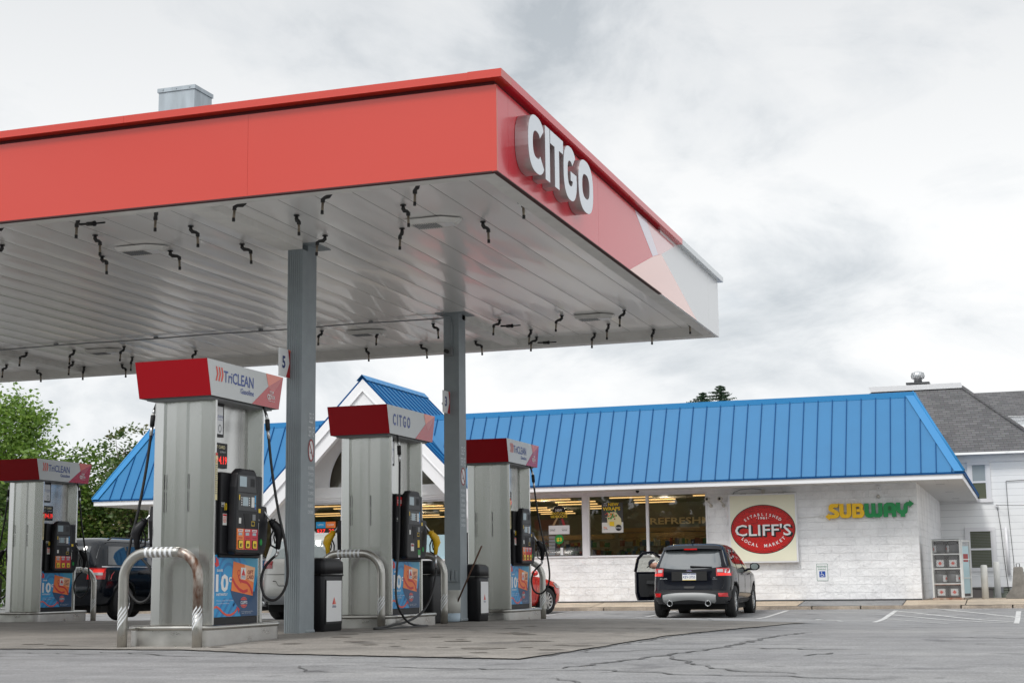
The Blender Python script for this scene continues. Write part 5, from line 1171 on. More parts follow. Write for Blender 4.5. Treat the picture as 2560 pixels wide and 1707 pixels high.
# ---- posts and barrier
mat('post_white', (.70, .70, .67), .5, var=.08, vscale=3)
def post(loc, label, h, r=.085):
    t = thing('bollard', label, 'bollard', loc, 0, 'white painted steel posts'); mb = MB().mat('post_white'); mb.lathe([(r, 0), (r, h-.03), (r*.8, h-.005), (0, h)], seg=20); mb.build('post', t)
post(tuple(SP(1.52, 1.0, -.01)), 'thick white post standing right of the mesh cage', .88); post((-1.16, 48.0, -.25), 'white post behind the concrete barrier, below the drainpipe', 1.25, .09)
mat('old_concrete', (.21, .20, .185), .9, var=.3, vscale=4, bump=.3, bscale=25, bdist=.01)
t = wthing('concrete_barrier', 'weathered grey concrete barrier seen end-on at the right edge', 'barrier', 2.36, 1.0, -.01); mb = MB().mat('old_concrete')
P = [(-.33, 0), (-.33, .09), (-.17, .30), (-.11, .82), (.11, .82), (.17, .30), (.33, .09), (.33, 0)]; mb.prism(Fr((0, 3, 0), (1, 0, 0), (0, 0, 1)), P, 0, 3.0); o = mb.build('block', t, bevel=.02)
mb = MB().mat('dark_grey'); mb.tube([(-.04, .3, .80), (-.04, .3, .9), (.04, .3, .9), (.04, .3, .80)], .012, 6); mb.build('lifting_loop', t)
# ================================================================ HOUSE BEHIND
def siding_mat():
    m = bpy.data.materials.new('lap_siding'); m.use_nodes = True; MATS['lap_siding'] = m; nt = m.node_tree; N = nt.nodes.new; L = nt.links.new; b = nt.nodes['Principled BSDF']; tc = N('ShaderNodeTexCoord'); sp = N('ShaderNodeSeparateXYZ'); L(tc.outputs['Object'], sp.inputs[0])
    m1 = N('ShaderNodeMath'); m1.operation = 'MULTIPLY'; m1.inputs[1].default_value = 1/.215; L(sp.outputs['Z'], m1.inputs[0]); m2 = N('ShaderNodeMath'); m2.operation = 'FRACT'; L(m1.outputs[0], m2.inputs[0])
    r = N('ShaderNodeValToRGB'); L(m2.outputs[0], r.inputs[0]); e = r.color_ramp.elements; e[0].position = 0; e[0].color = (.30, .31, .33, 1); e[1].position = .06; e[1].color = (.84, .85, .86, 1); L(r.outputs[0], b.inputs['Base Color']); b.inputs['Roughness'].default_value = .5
    bp = N('ShaderNodeBump'); bp.inputs['Distance'].default_value = .02; bp.inputs['Strength'].default_value = .12; L(m2.outputs[0], bp.inputs['Height']); L(bp.outputs[0], b.inputs['Normal'])
siding_mat()
def shingle_mat():
    m = bpy.data.materials.new('shingles'); m.use_nodes = True; MATS['shingles'] = m; nt = m.node_tree; N = nt.nodes.new; L = nt.links.new; b = nt.nodes['Principled BSDF']; tc = N('ShaderNodeTexCoord'); sp = N('ShaderNodeSeparateXYZ'); L(tc.outputs['Object'], sp.inputs[0]); ad = N('ShaderNodeMath'); ad.operation = 'MULTIPLY_ADD'; L(sp.outputs['Y'], ad.inputs[0]); ad.inputs[1].default_value = .15; L(sp.outputs['X'], ad.inputs[2]); cb = N('ShaderNodeCombineXYZ'); L(ad.outputs[0], cb.inputs[0]); L(sp.outputs['Z'], cb.inputs[1])
    br = N('ShaderNodeTexBrick'); L(cb.outputs[0], br.inputs['Vector']); br.inputs['Scale'].default_value = 1; br.inputs['Brick Width'].default_value = .26; br.inputs['Row Height'].default_value = .085; br.inputs['Mortar Size'].default_value = .007; br.inputs['Bias'].default_value = -.1
    br.inputs['Color1'].default_value = (.125, .123, .127, 1); br.inputs['Color2'].default_value = (.08, .079, .083, 1); br.inputs['Mortar'].default_value = (.045, .045, .047, 1)
    n = N('ShaderNodeTexNoise'); n.inputs['Scale'].default_value = 60; L(tc.outputs['Object'], n.inputs['Vector']); mx = N('ShaderNodeMix'); mx.data_type = 'RGBA'; mx.blend_type = 'OVERLAY'; mx.inputs[0].default_value = .5; L(br.outputs['Color'], mx.inputs[6]); L(n.outputs['Color'], mx.inputs[7]); L(mx.outputs[2], b.inputs['Base Color']); b.inputs['Roughness'].default_value = .9
shingle_mat(); mat('blind', (.10, .11, .07), .6); mat('blind_light', (.30, .34, .36), .5); mat('foundation', (.22, .24, .20), .9, var=.4, vscale=3)
HY = 52.0; hs = thing('white_house', 'white sided house with dark shingle hip roof behind the right end of the store', 'house', (-2.5, HY, -.3))
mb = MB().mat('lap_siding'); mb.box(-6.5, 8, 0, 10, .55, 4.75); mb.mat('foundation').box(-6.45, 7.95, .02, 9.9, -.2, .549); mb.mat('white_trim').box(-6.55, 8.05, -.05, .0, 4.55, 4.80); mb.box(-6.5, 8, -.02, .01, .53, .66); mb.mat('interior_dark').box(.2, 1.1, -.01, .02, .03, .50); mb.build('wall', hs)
mb = MB().mat('shingles'); ez = 4.84; rx0, rx1, rzt = -2.66, .37, 7.37
mb.poly([(-6.9, -.45, ez), (8.4, -.45, ez), (8.4, -.45, ez+.0), (-6.9, -.45, ez)][:2]+[(rx1, 3.2, rzt), (rx0, 3.2, rzt)]) if 0 else None
q = [(-6.9, -.45, ez), (3.15, -.45, ez), (rx1, 3.0, rzt), (rx0, 3.0, rzt)]; mb.poly(q); mb.poly([(3.15, -.45, ez), (3.15, 7, ez), (rx1, 4.4, rzt), (rx1, 3.0, rzt)]); mb.poly([(-6.9, 10, ez), (-6.9, -.45, ez), (rx0, 3.0, rzt), (rx0, 4.4, rzt)]); mb.poly([(rx0, 3.0, rzt), (rx1, 3.0, rzt), (rx1, 4.4, rzt), (rx0, 4.4, rzt)])
rf = mb.build('roof', hs)
mb = MB().mat('shingles'); mb.tube([(3.15, -.45, ez+.02), (rx1, 3.0, rzt+.02)], .07, 6); mb.build('hip_cap', rf)
mb = MB().mat('white_trim'); n = len(mb.v); mb.v += [(rx0-.05, 2.9, rzt-.02), (rx1+.05, 2.9, rzt-.02), (rx1+.05, 4.5, rzt-.02), (rx0-.05, 4.5, rzt-.02), (rx0-.14, 2.86, rzt+.16), (rx1+.0, 2.86, rzt+.16), (rx1+.0, 4.6, rzt+.16), (rx0-.14, 4.6, rzt+.16)]
for f_ in ((0, 1, 5, 4), (1, 2, 6, 5), (2, 3, 7, 6), (3, 0, 4, 7), (4, 5, 6, 7)): mb.face([n+i for i in f_])
mb.build('ridge_box', rf)
mb = MB().mat('dark_grey'); mb.box(-1.5, -.7, 3.0, 3.7, rzt+.21, rzt+.27); mb.mat('silver'); mb.lathe([(.14, rzt+.27), (.14, rzt+.38), (.20, rzt+.42), (.235, rzt+.52), (.20, rzt+.63), (.08, rzt+.68), (0, rzt+.69)], (-1.1, 3.3, 0), 20)
for k in range(16): a = 2*pi*k/16; mb.mat('mid_grey').tube([(-1.1+.205*cos(a), 3.3+.205*sin(a), rzt+.42), (-1.1+.24*cos(a+.2), 3.3+.24*sin(a+.2), rzt+.52), (-1.1+.205*cos(a+.4), 3.3+.205*sin(a+.4), rzt+.63)], .006, 4)
mb.build('turbine_vent', rf)
mb = MB().mat('shingles'); q = [(.2, 7.5, 6.75), (9, 7.5, 6.7), (9, 10, 7.95), (.2, 10, 7.95)]; mb.poly(q); mb.mat('white_trim').box(1.5, 9, 7.62, 7.7, 6.6, 6.74); mb.build('roof', hs)
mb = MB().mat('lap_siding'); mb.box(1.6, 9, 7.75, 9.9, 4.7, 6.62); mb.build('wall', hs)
def hwin(x0, x1, z0, z1, mid, up, low):
    mb = MB().mat('blind_light' if up else 'blind'); mb.box(x0, x1, -.02, .01, mid, z1)
    mb.mat('blind'); mb.box(x0, x1, -.022, .01, z0, mid)
    if low:
        for z in [z0+.05*k for k in range(int((z1-z0)/.05))]: mb.mat('blind_light' if 0 else 'mid_grey').box(x0+.01, x1-.01, -.026, -.0225, z, z+.008)
    o = mb.build('window', hs); f = MB().mat('frame_white')
    for (a, b, c, d) in ((x0-.12, x1+.12, z1, z1+.13), (x0-.15, x1+.15, z0-.12, z0), (x0-.12, x0, z0, z1), (x1, x1+.12, z0, z1)): f.box(a, b, -.06, .0, c+.001, d-.001)
    f.box(x0+.001, x1-.001, -.04, -.0265, mid-.03, mid+.03); f.box(x0+.001, x0+.04, -.036, -.027, z0+.001, z1-.001); f.box(x1-.04, x1-.001, -.036, -.027, z0+.001, z1-.001); f.build('frame', o)
hwin(.63, 1.11, 3.36, 4.45, 3.90, True, False); hwin(.45, 1.16, 1.15, 2.31, 1.74, False, True)
mb = MB().mat('frame_white'); mb.tube([(1.62, -.09, .9), (1.60, -.09, 2.42)], .05, 10); mb.build('drainpipe', hs)
mb = MB().mat('ink_black'); mb.tube([(1.35, -.12, 3.14), (1.9, -.4, 3.1), (3.5, -2.0, 3.0), (6, -5, 3.15)], .008, 5); mb.tube([(1.38, -.05, 3.1), (1.45, -.06, 2.4), (1.50, -.05, 1.4), (1.58, -.05, .35)], .009, 5); mb.tube([(1.70, -.04, 3.9), (1.71, -.04, 3.0), (1.78, -.04, 1.4), (1.80, -.04, .8)], .008, 5); mb.tube([(1.70, -.04, 3.9), (3, -.04, 3.95)], .01, 5); mb.tube([(-.5, -.03, .50), (.8, -.03, .47), (1.6, -.03, .42)], .009, 5); mb.mat('frame_white').lathe([(.05, -.08), (.05, -.01)], (1.37, 0, 3.12), 12, 'y'); mb.build('cable', hs)
mb = MB().mat('mid_grey'); mb.box(1.28, 1.42, -.12, -.03, .34, .52); mb.box(1.62, 1.76, -.12, -.03, .32, .5); mb.box(1.93, 2.08, -.14, -.03, .75, 1.0); mb.box(2.05, 2.2, -.2, -.03, .55, .7); mb.build('meter_box', hs)
# ================================================================ VEHICLES
mat('car_black', (.003, .004, .008), .12, coat=.08, spec=.22); mat('car_navy', (.004, .006, .010), .15, coat=.3, spec=.3); mat('car_slate', (.035, .05, .07), .2, coat=1); mat('car_silver', (.36, .36, .345), .3, metal=.3, coat=.4); mat('car_red', (.60, .02, .012), .2, coat=1); mat('car_white', (.7, .7, .7), .2, coat=1)
mat('car_glass', (.012, .014, .016), .03, spec=1.0, coat=.6); mat('car_glass_sky', (.20, .23, .23), .05, spec=1.0, coat=1); mat('under', (.008, .008, .008), .9); mat('cladding', (.022, .023, .025), .5); mat('lamp_redglass', (.55, .008, .012), .1, coat=1); mat('lamp_dark', (.16, .006, .008), .12, coat=.6); mat('lamp_clear', (.55, .50, .50), .12, coat=1, metal=.3)  # the paler car glass carries reflected sky in its base colour
mat('led_dim', (.95, .03, .02), .2, emit=.35); mat('tyre', (.014, .014, .015), .75, bump=.3, bscale=60); mat('skid_grey', (.30, .31, .31), .45); mat('suv_rear_glass', (.09, .10, .105), .04, spec=1, coat=1); mat('alloy', (.50, .51, .52), .25, metal=.9); mat('skin', (.42, .22, .16), .5); mat('hair_grey', (.62, .60, .56), .7, bump=.4, bscale=80); mat('cap_navy', (.012, .014, .022), .8); mat('cloth_dark', (.03, .03, .035), .85); mat('cloth_white', (.65, .65, .63), .8); mat('seat_cloth', (.05, .05, .052), .85)  # SUV rear glass base lightened to stand for the sky it reflects
class Body:
    """horizontal slices: z, half width, rear y, front y, corner exponent"""
    def __init__(s, L, lv): s.L = L; s.lv = lv
    def at(s, z):
        lv = s.lv
        if z <= lv[0][0]: return lv[0][1:]
        for a, b in zip(lv, lv[1:]):
            if z <= b[0]:
                t = (z-a[0])/(b[0]-a[0]); return tuple(p+(q-p)*t for p, q in zip(a[1:], b[1:]))
        return lv[-1][1:]
    def side(s, y, z, d=.004, sg=1):
        hw, r, f, n = s.at(z); yc, hl = (r+f)/2, (f-r)/2; k = max(0, 1-abs((y-yc)/hl)**n)**(1/4.5); return (sg*(hw*k+d), y, z)
    def rear(s, x, z, d=.004):
        hw, r, f, n = s.at(z); yc, hl = (r+f)/2, (f-r)/2; k = max(0, 1-abs(x/hw)**4.5)**(1/n); return (x, yc-hl*k-d, z)
    def mesh(s, mb, N=14):
        rings = []
        for (z, hw, r, f, n) in s.lv:
            yc, hl = (r+f)/2, (f-r)/2; R = []
            for k in range(4*N):
                t = 2*pi*(k+.5)/(4*N); c, si = cos(t), sin(t)
                e = 0.32; cx_, sy_ = abs(c)**e*(1 if c > 0 else -1), abs(si)**e*(1 if si > 0 else -1)
                # project on |x/hw|^2.6+|y/hl|^n=1
                lo, hi = .3, 1.6
                for _ in range(30):
                    m_ = (lo+hi)/2
                    if abs(cx_*m_)**4.5+abs(sy_*m_)**n > 1: hi = m_
                    else: lo = m_
                R.append((hw*cx_*lo, yc+hl*sy_*lo, z))
            rings.append(R)
        n0 = len(mb.v); K = 4*N
        for R in rings: mb.v += R
        mb.smooth = True
        for l in range(len(rings)-1):
            for k in range(K): k2 = (k+1) % K; mb.face([n0+l*K+k, n0+l*K+k2, n0+(l+1)*K+k2, n0+(l+1)*K+k])
        mb.smooth = False; mb.face([n0+k for k in range(K)][::-1]); mb.face([n0+(len(rings)-1)*K+k for k in range(K)])
def bil(q, u, v): return tuple((q[0][i]*(1-u)+q[1][i]*u)*(1-v)+(q[3][i]*(1-u)+q[2][i]*u)*v for i in (0, 1))
def side_panel(mb, B, q, sg, d=.006, nu=8, nv=5):
    mb.grid(lambda u, v: B.side(*bil(q, u, v), d, sg), nu, nv) if sg > 0 else mb.grid(lambda u, v: B.side(*bil(q, 1-u, v), d, sg), nu, nv)
def rear_panel(mb, B, q, d=.006, nu=10, nv=5): mb.grid(lambda u, v: B.rear(*bil(q, u, v), d), nu, nv)
def wheel(mb_t, parent, x, y, r, w, sg, spokes=10):
    mb = MB().mat('tyre'); mb.lathe([(r*.66, -w/2), (r*.93, -w/2), (r, -w*.36), (r, w*.36), (r*.93, w/2), (r*.66, w/2)], (x, y, r), 32, 'x', caps=False)
    for k in range(4):
        xx = -w*.3+k*w*.2; mb.mat('ink_black').lathe([(r+.001, xx-.006), (r+.001, xx+.006)], (x, y, r), 32, 'x', caps=False)
    o = mb.build('wheel', parent)
    mb = MB().mat('black_matte'); mb.lathe([(.0, -w*.1), (r*.66, -w*.1)], (x, y, r), 24, 'x'); mb.mat('alloy'); X = sg*w*.42
    mb.lathe([(r*.67, X-.02*sg), (r*.67, X), (r*.62, X), (r*.60, X-.03*sg)], (x, y, r), 32, 'x', caps=False); mb.lathe([(0, X-.01*sg), (r*.14, X-.012*sg), (r*.15, X-.04*sg)], (x, y, r), 16, 'x')
    FW_ = Fr((x+X-.02*sg, y, r), (0, sg, 0), (0, 0, 1))
    for k in range(spokes):
        a = 2*pi*k/spokes+.1; c, s_ = cos(a), sin(a); w1, w2 = r*.055, r*.085
        P = [(c*r*.1-s_*w1, s_*r*.1+c*w1), (c*r*.1+s_*w1, s_*r*.1-c*w1), (c*r*.63+s_*w2, s_*r*.63-c*w2), (c*r*.63-s_*w2, s_*r*.63+c*w2)]; mb.prism(FW_, P, -.01, .012)
    mb.build('rim', o); return o
def car(name, label, loc, rz, paint, L, lv, wy, r=.36, tw=.23, belt=1.02, glass_top=1.5, side_glass=(), rear_glass=None, cat='car', spokes=10, cut=None, under=None, cladz=None):
    t = thing(name, label, cat, loc, rz); B = Body(L, lv); mb = MB().mat(paint); B.mesh(mb)
    me = mb.mesh('body'); o = bpy.data.objects.new('body', me); COL.objects.link(o); me.materials.append(MATS['under']); ui = len(me.materials)-1
    hwm = max(l[1] for l in lv); cutters = []
    for y in wy:
        for sg in (-1, 1):
            c = MB().mat('under'); c.lathe([(r*1.17, hwm-tw-.08), (r*1.17, hwm+.2)], (0, y, r*1.02), 28, 'x') if sg > 0 else c.lathe([(r*1.17, -hwm-.2), (r*1.17, -hwm+tw+.08)], (0, y, r*1.02), 28, 'x'); cutters.append(c.build('cutter'))
    if cut: c = MB().mat('seat_cloth'); c.box(*cut); cutters.append(c.build('cutter'))
    for c in cutters:
        m = o.modifiers.new('b', 'BOOLEAN'); m.operation = 'DIFFERENCE'; m.object = c; m.solver = 'EXACT'
    bpy.context.view_layer.update(); dg = bpy.context.evaluated_depsgraph_get(); me2 = bpy.data.meshes.new_from_object(o.evaluated_get(dg), depsgraph=dg); o.modifiers.clear(); o.data = me2
    for c in cutters: bpy.data.objects.remove(c)
    zc = r*1.02
    for p in me2.polygons:
        c = p.center
        for y in wy:
            if abs(c.x) < hwm+.02 and abs(sqrt((c.y-y)**2+(c.z-zc)**2)-r*1.17) < .01: p.material_index = 1; p.use_smooth = False
        if abs(p.normal.z) > .95 and c.z < .5: p.material_index = 1
    o.parent = t; o.name = 'body'
    xw = hwm-tw/2-.01
    for y in wy:
        for sg in (-1, 1): wheel(None, t, sg*xw, y, r, tw, sg, spokes)
    for q in side_glass:
        for sg in (-1, 1):
            mb = MB().mat('car_glass'); side_panel(mb, B, q, sg); mb.build('side_window', t)
    if rear_glass: mb = MB().mat('car_glass_sky' if paint == 'car_silver' else 'car_glass'); rear_panel(mb, B, rear_glass); mb.build('rear_window', t)
    mb = MB().mat('under'); mb.box(-hwm+.18, hwm-.18, lv[0][2]+.35, lv[0][3]-.3, .18, lv[0][0]+.05); mb.tube([(-.5, .45, .24), (-.48, 1.5, .24)], .06, 8); mb.tube([(-hwm+.25, wy[0], r), (hwm-.25, wy[0], r)], .05, 8); mb.build('underbody', t)
    return t, B
# ---- the dark hatchback SUV by the wall, door open
ELV = [(.30, .80, .10, 4.40, 9), (.36, .86, .03, 4.46, 9), (.48, .905, .0, 4.50, 8), (.60, .92, .02, 4.50, 8), (.67, .92, .045, 4.50, 8), (.80, .925, .085, 4.48, 8), (.95, .92, .105, 4.40, 7), (1.03, .905, .118, 3.95, 7), (1.09, .885, .14, 3.35, 8), (1.16, .86, .185, 3.20, 9), (1.35, .79, .34, 2.75, 9), (1.50, .725, .45, 2.40, 8), (1.57, .69, .47, 2.20, 7), (1.62, .63, .56, 2.0, 5), (1.655, .50, .80, 1.75, 4), (1.668, .28, 1.05, 1.55, 3)]
EL, EB = car('parked_suv', 'black SUV with its driver door open, parked nose-in at the store wall', (-7.40, 33.92, -.262), radians(1.5), 'car_black', 4.5, ELV, (.88, 3.57), r=.355, side_glass=[((2.25, 1.10), (3.02, 1.10), (2.30, 1.48), (2.20, 1.52)), ((1.30, 1.11), (2.15, 1.10), (2.10, 1.52), (1.30, 1.53)), ((.62, 1.14), (1.22, 1.11), (1.22, 1.53), (.86, 1.50))], rear_glass=((-.76, 1.10), (.76, 1.10), (.655, 1.50), (-.655, 1.50)), cat='car', cut=(-1.1, -.30, 2.22, 3.2, .42, 1.50))
P = []
mb = MB().mat('suv_rear_glass')
n = 14
def eg(u, v):
    x = -.80+1.6*u; w_ = .80-.115*v; x = (2*u-1)*w_; zb_ = 1.075+.075*abs(2*u-1)**2.5; return EB.rear(x, zb_+(1.50-zb_)*v, .010)
mb.grid(eg, 14, 6); 
for o_ in list(EL.children):
    if o_.name.startswith('rear_window'): bpy.data.objects.remove(o_)
rw = mb.build('rear_window', EL)
mb = MB().mat('black_plastic'); mb.tube([EB.rear(.02+k*.07, 1.135-.002*k, .03) for k in range(8)], [.022, .024, .02, .018, .015, .013, .012, .01], 6); mb.build('wiper', rw)
mb = MB().mat('car_black'); mb.grid(lambda u, v: (lambda x, y: (x, y-.10*(1-v)-.02, 1.515+.07*v+.02*(1-(2*u-1)**2)))((2*u-1)*(.66), EB.rear((2*u-1)*.64, 1.56, 0)[1]), 12, 3); mb.poly([( (2*u/12-1)*.66, EB.rear((2*u/12-1)*.64, 1.56, 0)[1]-.12+.06, 1.505+.02*(1-(2*u/12-1)**2)) for u in range(13)]+[(.66, .62, 1.5), (-.66, .62, 1.5)]); mb.mat('lamp_redglass').rect(Fr((0, EB.rear(0, 1.56, 0)[1]-.115, 1.53), (1, 0, 0), (0, 0, 1)), -.15, .15, -.02, .012, .012); mb.build('spoiler', EL)
mb = MB().mat('ink_black'); mb.tube([(0, .62, 1.64), (0, .60, 1.69), (0, .66, 1.70)], .012, 6); mb.build('aerial', EL)
mb = MB().mat('cladding')
rear_panel(mb, EB, ((-.86, .31), (.86, .31), (.88, .60), (-.88, .60)), .02, 16, 6)
for sg in (-1, 1): side_panel(mb, EB, ((.05, .31), (.48, .31), (.40, .60), (.05, .60)), sg, .012, 5, 3); side_panel(mb, EB, ((1.36, .31), (3.10, .31), (3.08, .40), (1.38, .40)), sg, .010, 8, 2)
bp_ = mb.build('bumper', EL)
mb = MB().mat('skid_grey')
def skid(u, v):
    x = (2*u-1)*.60; e = abs(2*u-1); zt = .56-.05*e**3; zl = .33+.10*(1-e**2)*.9-.02+(.06 if e > .93 else 0); return EB.rear(x, zl+(zt-zl)*v, .045+.02*sin(v*pi))
mb.grid(skid, 26, 5); mb.build('skid_plate', bp_)
for sg in (-1, 1):
    mb = MB().mat('alloy'); mb.lathe([(.062, .06), (.066, -.075), (.055, -.08), (.052, .05)], (sg*.43, 0, .325), 18, 'y'); mb.mat('ink_black').lathe([(0, -.02), (.053, -.02)], (sg*.43, 0, .325), 16, 'y'); mb.build('exhaust_pipe', EL)
    mb = MB().mat('lamp_redglass'); q = ((sg*.66, .47), (sg*.87, .46), (sg*.86, .55), (sg*.64, .55)); q = q if sg > 0 else (q[1], q[0], q[3], q[2]); rear_panel(mb, EB, q, .028, 6, 2); mb.build('reflector', bp_)
    # wrap-round tail lamp: rear half + side half
    tl = MB()
    def lamp(z0, z1, m, x0, xe, d):
        tl.mat(m); q = ((x0+.02*(z1 < 1.0), z0), (xe, z0), (xe, z1), (x0, z1)); q = [(sg*a, b) for a, b in q]; q = q if sg > 0 else [q[1], q[0], q[3], q[2]]; rear_panel(tl, EB, q, d, 7, 3)
    lamp(.925, 1.10, 'lamp_redglass', .60, .885, .014); lamp(1.01, 1.075, 'lamp_clear', .62, .74, .02); lamp(.99, 1.075, 'chrome', .77, .86, .02); lamp(.935, .985, 'led_dim', .63, .87, .02)
    tl.mat('lamp_redglass'); side_panel(tl, EB, ((.24, .95), (.40, 1.02), (.46, 1.09), (.26, 1.10)), sg, .012, 5, 3); tl.build('tail_lamp', EL)
    mb = MB().mat('car_black'); c = Vector(EB.side(2.92, 1.08, .0, sg)); mb.tube([c+Vector((0, 0, 0)), c+Vector((sg*.10, -.02, .0))], .03, 6)
    n0 = len(mb.v); mb.lathe([(0, -.12), (.075, -.11), (.105, -.05), (.10, .05), (.05, .11), (0, .12)], (0, 0, 0), 16, 'x')
    for i in range(n0, len(mb.v)): v = mb.v[i]; mb.v[i] = (c.x+sg*.18+v[0], c.y+v[1]*.6, c.z+.06+v[2]*.85)
    mb.mat('car_glass_sky'); mb.disc(Fr((c.x+sg*.18, c.y-.066, c.z+.06), (1, 0, 0), (0, 0, 1)), 0, 0, .09, .07, .002, 18); mb.build('mirror', EL)
    if sg > 0:
        for y in (1.95, 2.95-.0): mb = MB().mat('black_plastic' if 0 else 'chrome'); mb.tube([EB.side(y-.14, .97, .012, sg), EB.side(y-.1, .975, .035, sg), EB.side(y, .98, .035, sg), EB.side(y+.03, .98, .012, sg)], .011, 6); mb.mat('car_black').tube([EB.side(y-.14, .97, .02, sg), EB.side(y+.02, .98, .03, sg)], .014, 6); mb.build('door_handle', EL)
        mb = MB().mat('ink_black')
        for y, z0, z1 in ((2.20, .42, 1.56), (1.25, .62, 1.12), (3.12, .42, 1.08)): mb.tube([EB.side(y, z0+(z1-z0)*k/8, .001, sg) for k in range(9)], .004, 4)
        mb.build('door_gap', EL)
mb = MB()
pz = .91; py = EB.rear(0, pz, 0)[1]-.012; FPl = Fr((0, py, pz), (1, 0, 0), (0, .06, 1))
mb.mat('ink_black').rect(FPl, -.40, .40, -.085, .12, .002); mb.mat('sign_white').fbox(FPl, -.155, .155, -.078, .078, .003, .010); mb.mat('ink_navy').rect(FPl, -.15, .15, .052, .074, .0115); mb.text(FPl, 'KEV-3755', 0, -.035, .06, .0115, bold=.01, w=.27); mb.mat('ink_yellow').rect(FPl, -.15, .15, -.076, -.066, .0115); mb.mat('ink_white').text(FPl, 'NEW YORK', 0, .055, .016, .012, w=.1); mb.build('number_plate', EL)
mb = MB().mat('chrome'); FB_ = Fr((0, EB.rear(0, 1.03, 0)[1]-.012, 1.035), (1, 0, 0), (0, .1, 1)); mb.disc(FB_, 0, 0, .068, .028, .004, 28); mb.mat('ink_navy').disc(FB_, 0, 0, .058, .021, .0055, 28); mb.mat('ink_white').text(FB_, 'Ford', 0, -.010, .022, .007, w=.07); mb.mat('chrome').text(FPl, 'ESCAPE', -.58, -.05, .022, .02, bold=.04, w=.16); mb.text(FPl, 'SE', .57, -.035, .018, .02, bold=.04, w=.05); mb.text(FPl, 'ECOBOOST', .58, -.065, .014, .02, bold=.04, w=.10); mb.build('badge', EL)
mb = MB().mat('ink_black'); 
def strip(z, hw, hgt, d): rear_panel(mb, EB, ((-hw, z), (hw, z), (hw, z+hgt), (-hw, z+hgt)), d, 14, 1)
strip(.61, .66, .008, .005); strip(1.075, .80, .006, .004)
rear_panel(mb, EB, ((-.10, .655), (.10, .655), (.13, .70), (-.13, .70)), .008, 6, 2)
for sg in (-1, 1): mb.tube([EB.rear(sg*(.70+.06*sin(k/8*pi)), .62+.30*k/8, .002) for k in range(9)], .004, 4)
mb.build('tailgate_seam', EL)
mb = MB().mat('ink_black')
for k in range(5): mb.tube([(-.62, .58+k*.08, .30+.02*sin(k)), (-.40, .60+k*.08, .26)], .03, 6)
mb.build('suspension', EL)
# open driver door (left side, hinged at the front)
mb = MB(); DL, zt = 1.05, 1.50; FDo = Fr((0, 0, 0), (-.86, -.51, 0), (0, 0, 1))
outl = [(0, .36), (1.0, .36), (DL, .55), (DL, 1.05), (.98, 1.36), (.84, 1.50), (.62, 1.52), (.42, 1.40), (.05, 1.06), (0, .95)]
inn = [(.14, 1.08), (.98, 1.08), (.92, 1.34), (.80, 1.45), (.62, 1.46), (.46, 1.37)]
mb.mat('car_black'); low = [(0, .36), (1.0, .36), (DL, .55), (DL, 1.05), (.05, 1.05), (0, .95)]; mb.prism(FDo, low, -.06, .05)
def seg(a, b, w=.03):
    d = Vector((b[0]-a[0], b[1]-a[1])).normalized(); n_ = Vector((-d.y, d.x))*w; mb.prism(FDo, [(a[0]-n_.x, a[1]-n_.y), (b[0]-n_.x, b[1]-n_.y), (b[0]+n_.x, b[1]+n_.y), (a[0]+n_.x, a[1]+n_.y)], -.035, .02)
for a, b in zip(outl[3:], outl[4:9]): seg(a, b)
mb.mat('cladding').prism(FDo, [(.08, .45), (.95, .45), (.99, .58), (.99, 1.0), (.10, 1.0)], -.085, -.061); mb.mat('dark_grey').prism(FDo, [(.2, .72), (.8, .76), (.8, .84), (.2, .82)], -.13, -.086); mb.mat('black_matte').prism(FDo, [(.15, .48), (.75, .48), (.7, .62), (.2, .60)], -.11, -.086); mb.mat('alloy').rect(Fr(FDo.O, FDo.U*-1, (0, 0, 1)), -.42, -.30, .9, .93, .09)
do = mb.build('door', EL, loc=(-.90, 3.14, 0)); mb = MB().mat('window_glass'); mb.flat(FDo, [(.10, 1.06), (1.0, 1.06), (.95, 1.36), (.82, 1.47), (.62, 1.48), (.44, 1.38)], .0); mb.build('window', do)
mb = MB().mat('seat_cloth'); mb.box(-.66, -.2, 2.15, 2.65, .45, .62); mb.prism(Fr((-.66, 0, 0), (0, 1, 0), (0, 0, 1)), [(2.0, .6), (2.18, .6), (2.06, 1.2), (1.9, 1.2)], 0, .46); mb.build('seat', EL, bevel=.04)
# ---- the person leaning out of the driver seat
pp = thing('person', 'person in dark cap with white hair leaning out of the open SUV door', 'person', (-8.02, 36.35, -.262))
def skin_body(chain, name, parent, mtl, sub=2):
    """chain: joints {name:(pos, radius)}, edges"""
    J, E = chain; me = bpy.data.meshes.new(name); ks = list(J); me.from_pydata([J[k][0] for k in ks], [(ks.index(a), ks.index(b)) for a, b in E], []); o = bpy.data.objects.new(name, me); COL.objects.link(o)
    m = o.modifiers.new('s', 'SKIN'); m.use_smooth_shade = True; me.skin_vertices.new() if not me.skin_vertices else None
    sv = me.skin_vertices[0].data
    for i, k in enumerate(ks): r = J[k][1]; sv[i].radius = (r, r) if not isinstance(r, tuple) else r; sv[i].use_root = (i == 0)
    m2 = o.modifiers.new('d', 'SUBSURF'); m2.levels = sub; m2.render_levels = sub
    bpy.context.view_layer.update(); dg = bpy.context.evaluated_depsgraph_get(); me2 = bpy.data.meshes.new_from_object(o.evaluated_get(dg), depsgraph=dg); o.modifiers.clear(); o.data = me2; me2.materials.clear(); me2.materials.append(MATS[mtl] if isinstance(mtl, str) else mtl[0])
    if not isinstance(mtl, str):
        for x in mtl[1:-1]: me2.materials.append(x)
        for p in me2.polygons: p.material_index = mtl[-1](p.center)
    o.parent = parent; return o
